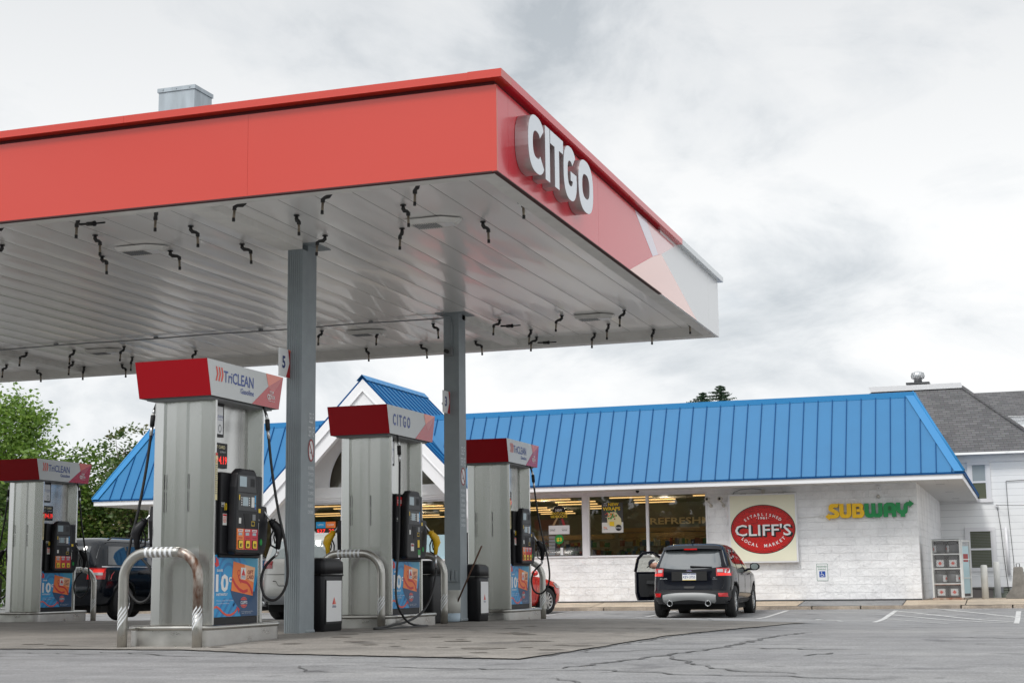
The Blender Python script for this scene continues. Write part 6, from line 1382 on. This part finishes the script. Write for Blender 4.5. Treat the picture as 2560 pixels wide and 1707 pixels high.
# local: x right, y forward (car heading), z up from the ground
hd = Vector((-.86, .36, 1.23))
J = dict(pelvis=((.05, .02, .66), .15), waist=((-.08, .04, .80), .14), chest=((-.34, .10, .98), (.155, .17)), neck0=((-.56, .20, 1.09), .07), neck=((-.68, .26, 1.15), .055), head0=((-.76, .30, 1.19), .07), head=(tuple(hd), .092),
         shl=((-.46, .28, 1.06), .07), ell=((-.62, .46, .84), .05), wrl=((-.78, .42, .64), .033), hal=((-.83, .40, .57), .032), shr=((-.46, .0, 1.08), .07), elr=((-.48, -.10, .82), .05), wrr=((-.58, .10, .66), .033), har=((-.62, .16, .60), .032),
         hipl=((-.10, .18, .62), .10), knl=((-.46, .52, .60), .075), anl=((-.52, .50, .13), .045), tol=((-.66, .60, .05), .04), hipr=((.12, .18, .62), .10), knr=((.02, .68, .68), .075), anr=((0.0, .95, .45), .045), tor=((-.02, 1.08, .42), .04))
E_ = [('pelvis', 'waist'), ('waist', 'chest'), ('chest', 'neck0'), ('neck0', 'neck'), ('neck', 'head0'), ('head0', 'head'), ('neck0', 'shl'), ('shl', 'ell'), ('ell', 'wrl'), ('wrl', 'hal'), ('neck0', 'shr'), ('shr', 'elr'), ('elr', 'wrr'), ('wrr', 'har'), ('pelvis', 'hipl'), ('hipl', 'knl'), ('knl', 'anl'), ('anl', 'tol'), ('pelvis', 'hipr'), ('hipr', 'knr'), ('knr', 'anr'), ('anr', 'tor')]
def pm(c):
    if c.x < -.66 and c.z > 1.05: return 0
    if (Vector(c)-Vector(J['hal'][0])).length < .09 or (Vector(c)-Vector(J['har'][0])).length < .09: return 0
    if c.z < .62 or (c.y > .3 and c.z < .75): return 2 if c.z > .12 else 3
    return 1
body = skin_body((J, E_), 'body', pp, [MATS['skin'], MATS['cloth_white'], MATS['cloth_dark'], MATS['black_matte'], pm])
# face, hair, cap (head looks down and to the left, -x)
fdir = Vector((-.80, -.15, -.58)).normalized(); updir = Vector((-.55, .05, .83)); updir = (updir-fdir*updir.dot(fdir)).normalized(); sdir_ = updir.cross(fdir)
def hp(a, b, c): return hd+sdir_*a+updir*b+fdir*c
def ellips(mb, c, R, ax, f=lambda v, u: True, nu=16, nv=10):
    n0 = len(mb.v); mb.smooth = True
    for j in range(nv+1):
        for i in range(nu):
            th, ph = pi*j/nv, 2*pi*i/nu; q = (R[0]*sin(th)*cos(ph), R[1]*cos(th), R[2]*sin(th)*sin(ph)); mb.v.append(tuple(c+ax[0]*q[0]+ax[1]*q[1]+ax[2]*q[2]))
    for j in range(nv):
        for i in range(nu):
            if f((j+.5)/nv, (i+.5)/nu): mb.face([n0+j*nu+i, n0+j*nu+(i+1) % nu, n0+(j+1)*nu+(i+1) % nu, n0+(j+1)*nu+i])
    mb.smooth = False
AX = (sdir_, updir, fdir)
mb = MB().mat('skin'); ellips(mb, hp(0, -.01, .005), (.078, .112, .095), AX); ellips(mb, hp(0, -.02, .105), (.013, .024, .018), AX, nu=8, nv=6)
for s_ in (-1, 1): ellips(mb, hp(s_*.078, -.015, -.005), (.012, .03, .02), AX, nu=8, nv=6); mb.mat('ink_white'); ellips(mb, hp(s_*.03, .012, .086), (.011, .007, .006), AX, nu=8, nv=6); mb.mat('ink_black'); ellips(mb, hp(s_*.03, .012, .091), (.005, .005, .003), AX, nu=8, nv=6); mb.mat('skin')
mb.mat('ink_coral'); ellips(mb, hp(0, -.062, .088), (.022, .005, .006), AX, nu=8, nv=6); mb.build('face', pp)
mb = MB().mat('hair_grey'); ellips(mb, hp(0, .005, -.015), (.086, .105, .098), AX, lambda v, u: not (.02 < u < .48 and v < .8) and v < .72); ellips(mb, hp(0, -.055, .075), (.045, .02, .018), AX, nu=10, nv=6); mb.build('hair', pp)
mb = MB().mat('cap_navy'); ellips(mb, hp(0, .03, -.002), (.092, .092, .105), AX, lambda v, u: v < .52, 20, 12)
for k in range(8):
    a0, a1 = pi*k/8, pi*(k+1)/8; mb.poly([hp(.085*cos(a0), .035, .02+.075*sin(a0)), hp(.085*cos(a1), .035, .02+.075*sin(a1)), hp(.075*cos(a1), .02, .05+.135*sin(a1)), hp(.075*cos(a0), .02, .05+.135*sin(a0))])
mb.build('cap', pp)
def hand(wr, d, s_):
    d = Vector(d).normalized(); sd = d.cross(Vector((0, 0, 1))).normalized()*s_; up = sd.cross(d); w0 = Vector(wr); J = dict(a=(tuple(w0), .024), b=(tuple(w0+d*.05), (.036, .018))); E2 = [('a', 'b')]
    for i, (o_, l) in enumerate(((-.030, .058), (-.011, .068), (.010, .064), (.029, .050))):
        J[f'k{i}'] = (tuple(w0+d*.085+sd*o_), .0105); J[f'm{i}'] = (tuple(w0+d*(.085+l*.5)+sd*o_*1.1-up*.012), .009); J[f't{i}'] = (tuple(w0+d*(.085+l*.85)+sd*o_*1.1-up*.035), .0075); E2 += [('b', f'k{i}'), (f'k{i}', f'm{i}'), (f'm{i}', f't{i}')]
    J['th0'] = (tuple(w0+d*.035-sd*.038), .012); J['th1'] = (tuple(w0+d*.075-sd*.06-up*.012), .009); E2 += [('a', 'th0'), ('th0', 'th1')]
    skin_body((J, E2), 'hand', pp, 'skin', 1)
hand(J['hal'][0], (-.15, -.05, -.9), 1); hand(J['har'][0], (-.2, .4, -.8), -1)
# ---- other cars
def suv_lv(L, W_, H): 
    s = H/1.8
    return [(.34, W_*.88, .10, L-.1, 9), (.42, W_*.95, .03, L-.02, 9), (.60, W_*.985, .0, L, 9), (.78, W_, .03, L, 9), (.95*s, W_, .06, L-.03, 8), (1.08*s, W_*.985, .08, L-.25, 8), (1.14*s, W_*.965, .09, L-1.30, 8), (1.22*s, W_*.93, .12, L-1.45, 9), (1.5*s, W_*.85, .22, L-1.85, 9), (1.66*s, W_*.80, .30, L-2.1, 8), (1.74*s, W_*.74, .40, L-2.4, 6), (1.79*s, W_*.55, .7, L-2.8, 4)]
def tail_lamps(t, B, x0, x1, z0, z1, yw=.35, mid=False, white=True, lm='lamp_redglass'):
    for sg in (-1, 1):
        mb = MB().mat(lm); q = [(sg*x0, z0), (sg*x1, z0), (sg*x1, z1), (sg*x0, z1)]; q = q if sg > 0 else [q[1], q[0], q[3], q[2]]; rear_panel(mb, B, q, .012, 6, 3); side_panel(mb, B, ((.17, z0+.02), (yw, z0+.05), (yw+.05, z1), (.17, z1)), sg, .012, 5, 3)
        if white: mb.mat('led_dim'); side_panel(mb, B, ((.19, z1-.10), (yw-.02, z1-.10), (yw, z1-.03), (.19, z1-.03)), sg, .018, 4, 2); mb.mat('lamp_clear'); side_panel(mb, B, ((.20, z0+.09), (yw-.06, z0+.09), (yw-.05, z0+.15), (.20, z0+.15)), sg, .018, 4, 2)
        mb.build('tail_lamp', t)
def trims(t, B, z, L, m='chrome', zl=None):
    for sg in (-1, 1):
        mb = MB().mat(m); mb.tube([B.side(.35+(L-1.9)*k/12, z, .008, sg) for k in range(13)], .014, 4)
        if zl: mb.tube([B.side(1.5+(L-3.0)*k/12, zl, .01, sg) for k in range(13)], .016, 4)
        mb.mat('black_plastic'); mb.tube([B.side(1.7, z-.14, .02, sg), B.side(1.95, z-.14, .02, sg)], .016, 6); mb.tube([B.side(2.8, z-.14, .02, sg), B.side(3.05, z-.14, .02, sg)], .016, 6)
        mb.mat('ink_black').tube([B.side(2.25, .5+(z+.4-.5)*k/8, .002, sg) for k in range(9)], .005, 4); mb.build('side_trim', t)
        mb = MB().mat('ink_black'); zr = B.lv[-1][0]; xr = B.lv[-3][1]; mb.tube([(sg*xr, .7, zr-.06), (sg*xr, .85, zr-.0), (sg*xr, L-2.7, zr-.0), (sg*xr, L-2.5, zr-.06)], .018, 6); mb.build('roof_rail', t)
def sg_quads(s, L): return [((.55, 1.20*s), (1.35, 1.19*s), (1.32, 1.60*s), (.70, 1.60*s)), ((1.45, 1.19*s), (2.35, 1.19*s), (2.32, 1.61*s), (1.42, 1.60*s)), ((2.45, 1.19*s), (L-1.72, 1.19*s), (L-2.25, 1.60*s), (2.42, 1.61*s))]
lv = suv_lv(5.3, 1.0, 1.86); s = 1.86/1.8
C1, B1 = car('parked_suv', 'long black SUV behind the leftmost pump, its right side and red tail lamp showing', (-20.62, 29.2, -.165), radians(0), 'car_navy', 5.3, lv, (1.15, 4.2), r=.40, tw=.27, side_glass=sg_quads(s, 5.3), rear_glass=((-.80, 1.18*s), (.80, 1.18*s), (.76, 1.60*s), (-.76, 1.60*s)), spokes=7)
tail_lamps(C1, B1, .68, .97, .92, 1.17, .42); trims(C1, B1, 1.19, 5.3)
lv = suv_lv(4.8, .93, 1.50); s = 1.50/1.8
C2, B2 = car('parked_car', 'dark blue grey wagon mostly hidden behind the nearest pump, left tail lamp showing', (-17.98, 30.2, -.19), radians(0), 'car_slate', 4.9, lv, (1.1, 3.95), r=.38, tw=.25, side_glass=sg_quads(s, 4.8), rear_glass=((-.76, 1.16*s), (.76, 1.16*s), (.70, 1.58*s), (-.70, 1.58*s)), spokes=7)
tail_lamps(C2, B2, .64, .91, .70, .97, .38); trims(C2, B2, .96, 4.8, 'chrome', .50)
lv = suv_lv(5.1, 1.0, 1.88); s = 1.88/1.8
C3, B3 = car('parked_suv', 'silver SUV seen from behind between the nearest pump and the litter bin', (-15.06, 29.7, -.175), radians(0), 'car_silver', 5.1, lv, (1.1, 4.05), r=.40, tw=.27, side_glass=sg_quads(s, 5.1), rear_glass=((-.83, 1.26*s), (.83, 1.26*s), (.74, 1.62*s), (-.74, 1.62*s)), spokes=7)
tail_lamps(C3, B3, .56, .985, 1.11, 1.27, .42, white=False, lm='lamp_dark'); trims(C3, B3, 1.30, 5.1)
mb = MB().mat('mid_grey'); rear_panel(mb, B3, ((-.9, .34), (.9, .34), (.93, .52), (-.93, .52)), .012, 12, 2); mb.mat('ink_black'); mb.tube([B3.rear(-.52+1.04*k/14, .74-(.0 if 1 < k < 13 else -.10), .006) for k in range(15)], .006, 4); mb.tube([B3.rear(-.9+1.8*k/14, .98, .004) for k in range(15)], .005, 4); mb.mat('sign_white').rect(Fr((0, B3.rear(0, .87, .01)[1], .87), (1, 0, 0), (0, 0, 1)), -.15, .15, -.07, .07, .006); mb.build('rear_bumper', C3)
mb = MB().mat('car_silver'); mb.lathe([(.06, 1.86), (.05, 1.90), (.0, 1.93)], (0, .95, 0), 10); mb.build('aerial_fin', C3)
mb = MB().mat('alloy'); mb.lathe([(.05, -.02), (.05, .2)], (-.72, -.05, .36), 12, 'y'); mb.build('exhaust_pipe', C3)
RLV = [(.22, .78, .12, 4.3, 9), (.32, .86, .03, 4.38, 8), (.50, .895, .0, 4.42, 7), (.68, .90, .03, 4.40, 7), (.80, .89, .10, 4.2, 6), (.90, .87, .18, 3.75, 6), (.96, .84, .55, 3.25, 7), (1.02, .80, .75, 3.10, 8), (1.25, .70, 1.2, 2.65, 8), (1.38, .63, 1.45, 2.35, 6), (1.44, .48, 1.7, 2.1, 4)]
th = radians(-20); wfx, wfy = .80, 3.55
cxr = -11.85-(wfx*cos(th)-wfy*sin(th)); cyr = 37.35-(wfx*sin(th)+wfy*cos(th))
C4, B4 = car('parked_car', 'bright red car behind the far right pump, front wheel and door showing', (cxr, cyr, -.228), th, 'car_red', 4.4, RLV, (.85, 3.55), r=.33, tw=.22, side_glass=[((1.15, .98), (2.05, .97), (2.0, 1.33), (1.5, 1.30)), ((2.12, .97), (3.05, .98), (2.55, 1.27), (2.08, 1.33))], rear_glass=((-.66, 1.0), (.66, 1.0), (.58, 1.28), (-.58, 1.28)))
for sg in (-1, 1):
    mb = MB().mat('car_red'); c = Vector(B4.side(2.98, .98, 0, sg)); ellips(mb, c+Vector((sg*.14, 0, .04)), (.10, .07, .06), (Vector((1, 0, 0)), Vector((0, 0, 1)), Vector((0, 1, 0))), nu=12, nv=8); mb.build('mirror', C4)
    mb = MB().mat('car_red'); mb.tube([B4.side(1.9, .80, .015, sg), B4.side(2.1, .80, .03, sg)], .014, 6); mb.build('door_handle', C4); mb = MB().mat('ink_black'); mb.tube([B4.side(2.12, .35+.62*k/8, .002, sg) for k in range(9)], .005, 4); mb.tube([B4.side(3.05, .35+.60*k/8, .002, sg) for k in range(9)], .005, 4); mb.build('door_gap', C4)
    mb = MB().mat('lamp_clear'); side_panel(mb, B4, ((3.9, .66), (4.25, .62), (4.2, .74), (3.8, .78)), sg, .01, 4, 2); mb.build('headlight', C4); mb = MB().mat('lamp_redglass'); q = [(sg*.5, .66), (sg*.85, .66), (sg*.84, .82), (sg*.5, .82)]; q = q if sg > 0 else [q[1], q[0], q[3], q[2]]; rear_panel(mb, B4, q, .01, 5, 2); mb.build('tail_lamp', C4)
# ================================================================ TREES AND BACKGROUND
def leaf_mat(name, c1, c2, c3):
    m = bpy.data.materials.new(name); m.use_nodes = True; MATS[name] = m; nt = m.node_tree; N = nt.nodes.new; L = nt.links.new; b = nt.nodes['Principled BSDF']
    gi = N('ShaderNodeNewGeometry'); r = N('ShaderNodeValToRGB'); L(gi.outputs['Random Per Island'], r.inputs[0]); e = r.color_ramp.elements; e[0].position = 0; e[0].color = (*c1, 1); e[1].position = 1; e[1].color = (*c3, 1); x = e.new(.55); x.color = (*c2, 1)
    L(r.outputs[0], b.inputs['Base Color']); b.inputs['Roughness'].default_value = .5
    out = nt.nodes['Material Output']; tl = N('ShaderNodeBsdfTranslucent'); L(r.outputs[0], tl.inputs[0]); mx = N('ShaderNodeMixShader'); mx.inputs[0].default_value = .35; L(b.outputs[0], mx.inputs[1]); L(tl.outputs[0], mx.inputs[2]); L(mx.outputs[0], out.inputs[0])
leaf_mat('leaf_fresh', (.09, .17, .022), (.15, .26, .035), (.23, .34, .06)); leaf_mat('leaf_olive', (.08, .11, .03), (.12, .155, .035), (.19, .15, .06)); leaf_mat('leaf_deep', (.05, .10, .02), (.085, .15, .03), (.14, .21, .05)); leaf_mat('needle', (.02, .05, .025), (.035, .075, .035), (.06, .11, .05)); leaf_mat('leaf_lime', (.14, .20, .02), (.20, .26, .03), (.10, .16, .02))
mat('bark', (.09, .075, .06), .9, var=.3, vscale=8, bump=.4, bscale=20)
def tree(loc, label, blobs, leaves, size, lm, trunk=((0, 0, 0), (0, 0, 3)), r0=.18, seed=1, name='broadleaf_tree', cat='tree', group=None, limbs=10, lm2=None, f2=.0):
    rr = np.random.RandomState(seed); t = thing(name, label, cat, loc, 0, group); mb = MB().mat('bark')
    tp = [Vector(p) for p in trunk]; mb.tube(tp, [r0*(1-.5*i/(len(tp)-1)) for i in range(len(tp))], 9); tb = mb.build('trunk', t)
    mb = MB().mat('bark'); top = tp[-1]
    for k in range(limbs):
        b = blobs[k % len(blobs)]; e = Vector((b[0]+rr.uniform(-.6, .6)*b[3], b[1]+rr.uniform(-.6, .6)*b[4], b[2]+rr.uniform(-.4, .6)*b[5])); s = tp[0].lerp(top, rr.uniform(.55, 1)); m = s.lerp(e, .5)+Vector((rr.uniform(-.2, .2), rr.uniform(-.2, .2), rr.uniform(-.1, .3)))
        mb.tube([s, m, e], [r0*.42, r0*.24, r0*.07], 6)
        for q in range(2): e2 = e+Vector(rr.uniform(-.8, .8, 3)); mb.tube([m.lerp(e, .5), e2], [r0*.15, r0*.04], 5)
    mb.build('limb', t)
    # leaf clumps: clump centres on blob shells, leaves round each clump
    W_ = np.array([b[3]*b[4]*b[5] for b in blobs])**.7; W_ /= W_.sum(); nc = max(20, leaves//38); P = []
    for k in range(nc):
        b = blobs[rr.choice(len(blobs), p=W_)]; d = rr.normal(size=3); d /= np.linalg.norm(d); rad = rr.uniform(.45, 1.05)**.6; c = np.array(b[:3])+d*np.array(b[3:6])*rad
        P.append((c, rr.uniform(.16, .42)*min(1.2, b[3]*.6)))
    V = []; Fc = []; M = []
    cent = np.concatenate([c+rr.normal(size=(38, 3))*s*np.array([1, 1, .75]) for c, s in P]); n = len(cent)
    a = rr.normal(size=(n, 3)); a[:, 2] *= .5; a /= np.linalg.norm(a, axis=1)[:, None]; b_ = rr.normal(size=(n, 3)); b_ -= a*(a*b_).sum(1)[:, None]; b_ /= np.linalg.norm(b_, axis=1)[:, None]
    sz = size*rr.uniform(.6, 1.4, n)[:, None]; a = a*sz; b_ = b_*sz*.55
    V = np.stack([cent-a, cent-b_, cent+a, cent+b_], 1).reshape(-1, 3); me = bpy.data.meshes.new('crown'); me.vertices.add(4*n); me.vertices.foreach_set('co', V.ravel()); me.loops.add(4*n); me.loops.foreach_set('vertex_index', np.arange(4*n)); me.polygons.add(n); me.polygons.foreach_set('loop_start', np.arange(n)*4); me.polygons.foreach_set('loop_total', np.full(n, 4))
    me.materials.append(MATS[lm])
    if lm2: me.materials.append(MATS[lm2]); me.polygons.foreach_set('material_index', np.repeat((rr.rand(len(P)) < f2).astype(int), 38))
    me.update(calc_edges=True); me.validate(); o = bpy.data.objects.new('crown', me); COL.objects.link(o); o.parent = t; return t
TG = 'trees beyond the left end of the store'
tree((-36.6, 48, -.2), 'tall bright green broadleaf tree at the left edge, highest crown of the group', [(0, 0, 5.9, 2.0, 1.8, 2.0), (-1.2, .3, 4.2, 2.2, 2, 1.8), (1.3, -.3, 4.5, 2.0, 1.8, 1.7), (2.5, .2, 3.6, 1.5, 1.5, 1.5), (.2, .4, 7.0, 1.2, 1.2, 1.0), (2.0, -.5, 2.2, 1.6, 1.4, 1.3), (-.6, 0, 2.2, 1.8, 1.6, 1.4)], 30000, .085, 'leaf_fresh', ((0, 0, 0), (.1, 0, 1.6), (.0, 0, 3.2), (.1, 0, 5)), .2, 3, group=TG, limbs=16)
tree((-33.2, 49, -.2), 'mid green leafy tree between the tallest tree and the one beside the blue roof', [(0, 0, 4.6, 1.3, 1.3, 1.5), (.3, .1, 3.0, 1.6, 1.5, 1.5), (-.8, 0, 2.6, 1.4, 1.4, 1.4), (.9, 0, 1.7, 1.5, 1.2, 1.2), (-.4, 0, 1.2, 1.4, 1.2, 1.0)], 15000, .082, 'leaf_deep', ((0, 0, 0), (.05, 0, 1.5), (0, 0, 3)), .14, 5, group=TG, lm2='leaf_fresh', f2=.6)
tree((-31.3, 48.5, -.2), 'sparse tree with some reddish twigs just left of the blue roof', [(0, 0, 5.6, .9, .9, 1.2), (.2, 0, 4.1, 1.3, 1.2, 1.3), (-.6, 0, 3.0, 1.4, 1.3, 1.3), (.8, 0, 2.6, 1.2, 1.2, 1.2), (1.0, 0, 1.3, 1.4, 1.2, 1.1), (-.5, 0, 1.4, 1.4, 1.2, 1.0)], 12500, .078, 'leaf_olive', ((0, 0, 0), (-.1, 0, 1.5), (.1, 0, 3.4), (.15, 0, 5.0)), .13, 9, group=TG, lm2='leaf_deep', f2=.5)
tree((-28.9, 49.5, -.2), 'low bushy tree seen under the left eave of the store', [(0, 0, 2.6, 1.4, 1.2, 1.2), (1.4, 0, 1.9, 1.4, 1.2, 1.1), (-1.0, 0, 1.6, 1.3, 1.2, 1.0), (2.6, .3, 2.4, 1.2, 1.1, 1.2), (.5, 0, .9, 1.8, 1.2, .7)], 14000, .075, 'leaf_deep', ((0, 0, 0), (.1, 0, 1), (.2, 0, 2)), .12, 12, group=TG, lm2='leaf_lime', f2=.3)
tree((-31.6, 42.8, -.2), 'slim dark trunked young tree at the left edge near the leftmost pump', [(0, 0, 4.2, .9, .9, 1.0), (-.5, 0, 3.0, 1.0, 1.0, .9), (.4, .2, 2.4, .8, .8, .8)], 2200, .10, 'leaf_deep', ((0, 0, 0), (.12, 0, .9), (-.2, .1, 2.0), (.1, 0, 3.4)), .15, 14, group=TG, lm2='leaf_fresh', f2=.5)
tree((-26.2, 54, -.2), 'yellow green shrub behind the black SUV, under the roof edge', [(0, 0, 1.1, 1.6, 1, .8), (-2.0, 0, 1.0, 1.4, 1, .7), (1.8, 0, 1.2, 1.3, 1, .8)], 3200, .09, 'leaf_lime', ((0, 0, 0), (0, 0, .8)), .06, 15, name='shrub', cat='shrub', limbs=5)
def conifer(loc, label, h, r, seed):
    rr = np.random.RandomState(seed); t = thing('conifer_tree', label, 'tree', loc, 0, 'conifer tops above the blue roof'); mb = MB().mat('bark'); mb.tube([(0, 0, 0), (0, 0, h*.6), (0, 0, h)], [.2, .1, .015], 8); mb.build('trunk', t); V = []; Fc = []
    mb = MB().mat('needle')
    z = h*.45
    while z < h-.02:
        R = r*((h-z)/(h*.55))**.8+.05
        for k in range(9):
            a = rr.uniform(0, 2*pi); L_ = R*rr.uniform(.7, 1.15); n = 26
            for j in range(n):
                s = j/n; px, py, pz = L_*s*cos(a), L_*s*sin(a), z-.12*s*L_+.16*s*s*L_; w = .10*(1-s*.5)
                for q in range(2):
                    d = rr.normal(size=3); d /= np.linalg.norm(d); e = Vector((px, py, pz))+Vector(d*w); c_ = Vector((px, py, pz)); o_ = Vector(rr.normal(size=3))*.018; mb.poly([c_-o_, c_+o_, e])
        z += .11+.05*(h-z)*.3
    mb.build('crown', t)
conifer((-13.1, 64, -.3), 'smaller conifer top poking above the blue roof, left of the pair', 8.75, 4.4, 3); conifer((-12.05, 62.5, -.3), 'taller conifer top poking above the blue roof, right of the pair', 8.85, 3.6, 4)
# far woods behind everything and wooded hill across the road (behind the camera)
def far_woods(name, x0, x1, y, z0, h, n, size, lm, seed, depth=5, rise=0):
    rr = np.random.RandomState(seed); cx = rr.uniform(x0, x1, n//30); base = np.interp(cx, np.linspace(x0, x1, 24), h*rr.uniform(.75, 1.1, 24)); cz = z0+base*rr.rand(len(cx))**.7; cy = y+rr.uniform(-depth, depth, len(cx))+(cz-z0)*rise
    c = np.repeat(np.stack([cx, cy, cz], 1), 30, 0)+rr.normal(size=(len(cx)*30, 3))*size*4.2; n = len(c); a = rr.normal(size=(n, 3)); b_ = rr.normal(size=(n, 3)); a *= size/np.linalg.norm(a, axis=1)[:, None]; b_ *= size*.7/np.linalg.norm(b_, axis=1)[:, None]
    V = np.stack([c-a, c-b_, c+a, c+b_], 1).reshape(-1, 3); me = bpy.data.meshes.new(name); me.vertices.add(4*n); me.vertices.foreach_set('co', V.ravel()); me.loops.add(4*n); me.loops.foreach_set('vertex_index', np.arange(4*n)); me.polygons.add(n); me.polygons.foreach_set('loop_start', np.arange(n)*4); me.polygons.foreach_set('loop_total', np.full(n, 4)); me.materials.append(MATS[lm]); me.update(calc_edges=True); me.validate()
    o = bpy.data.objects.new(name, me); COL.objects.link(o); return tag(o, kind='stuff')
o = far_woods('far_woods', -75, -24, 66, -.3, 5.2, 30000, .22, 'leaf_deep', 2); tag(o, 'dense low wood far behind the trees at the left', 'woods')
o = far_woods('roadside_woods', -75, 75, -46, -.3, 6.5, 12000, .9, 'leaf_deep', 6, 5, -.4); tag(o, 'wooded slope across the road behind the viewer, seen only in reflections', 'woods')
mb = MB().mat('leaf_deep'); mb.grid(lambda u, v: (-160+320*u, -50-60*v, -.3+(7.5+1.5*sin(u*9))*min(1, v*7)), 30, 6); tag(mb.build('hills'), kind='structure')
# a pale car and far house glimpsed behind the leftmost pump
lv = suv_lv(4.6, .92, 1.5); s = 1.5/1.8
C5, B5 = car('parked_car', 'white car glimpsed at the far left edge behind the leftmost pump', (-27.6, 34.8, -.27), radians(75), 'car_white', 4.6, lv, (.95, 3.7), r=.33, tw=.22, side_glass=sg_quads(s, 4.6), rear_glass=((-.7, 1.16*s), (.7, 1.16*s), (.65, 1.5*s), (-.65, 1.5*s)))

SC.render.engine = 'CYCLES'
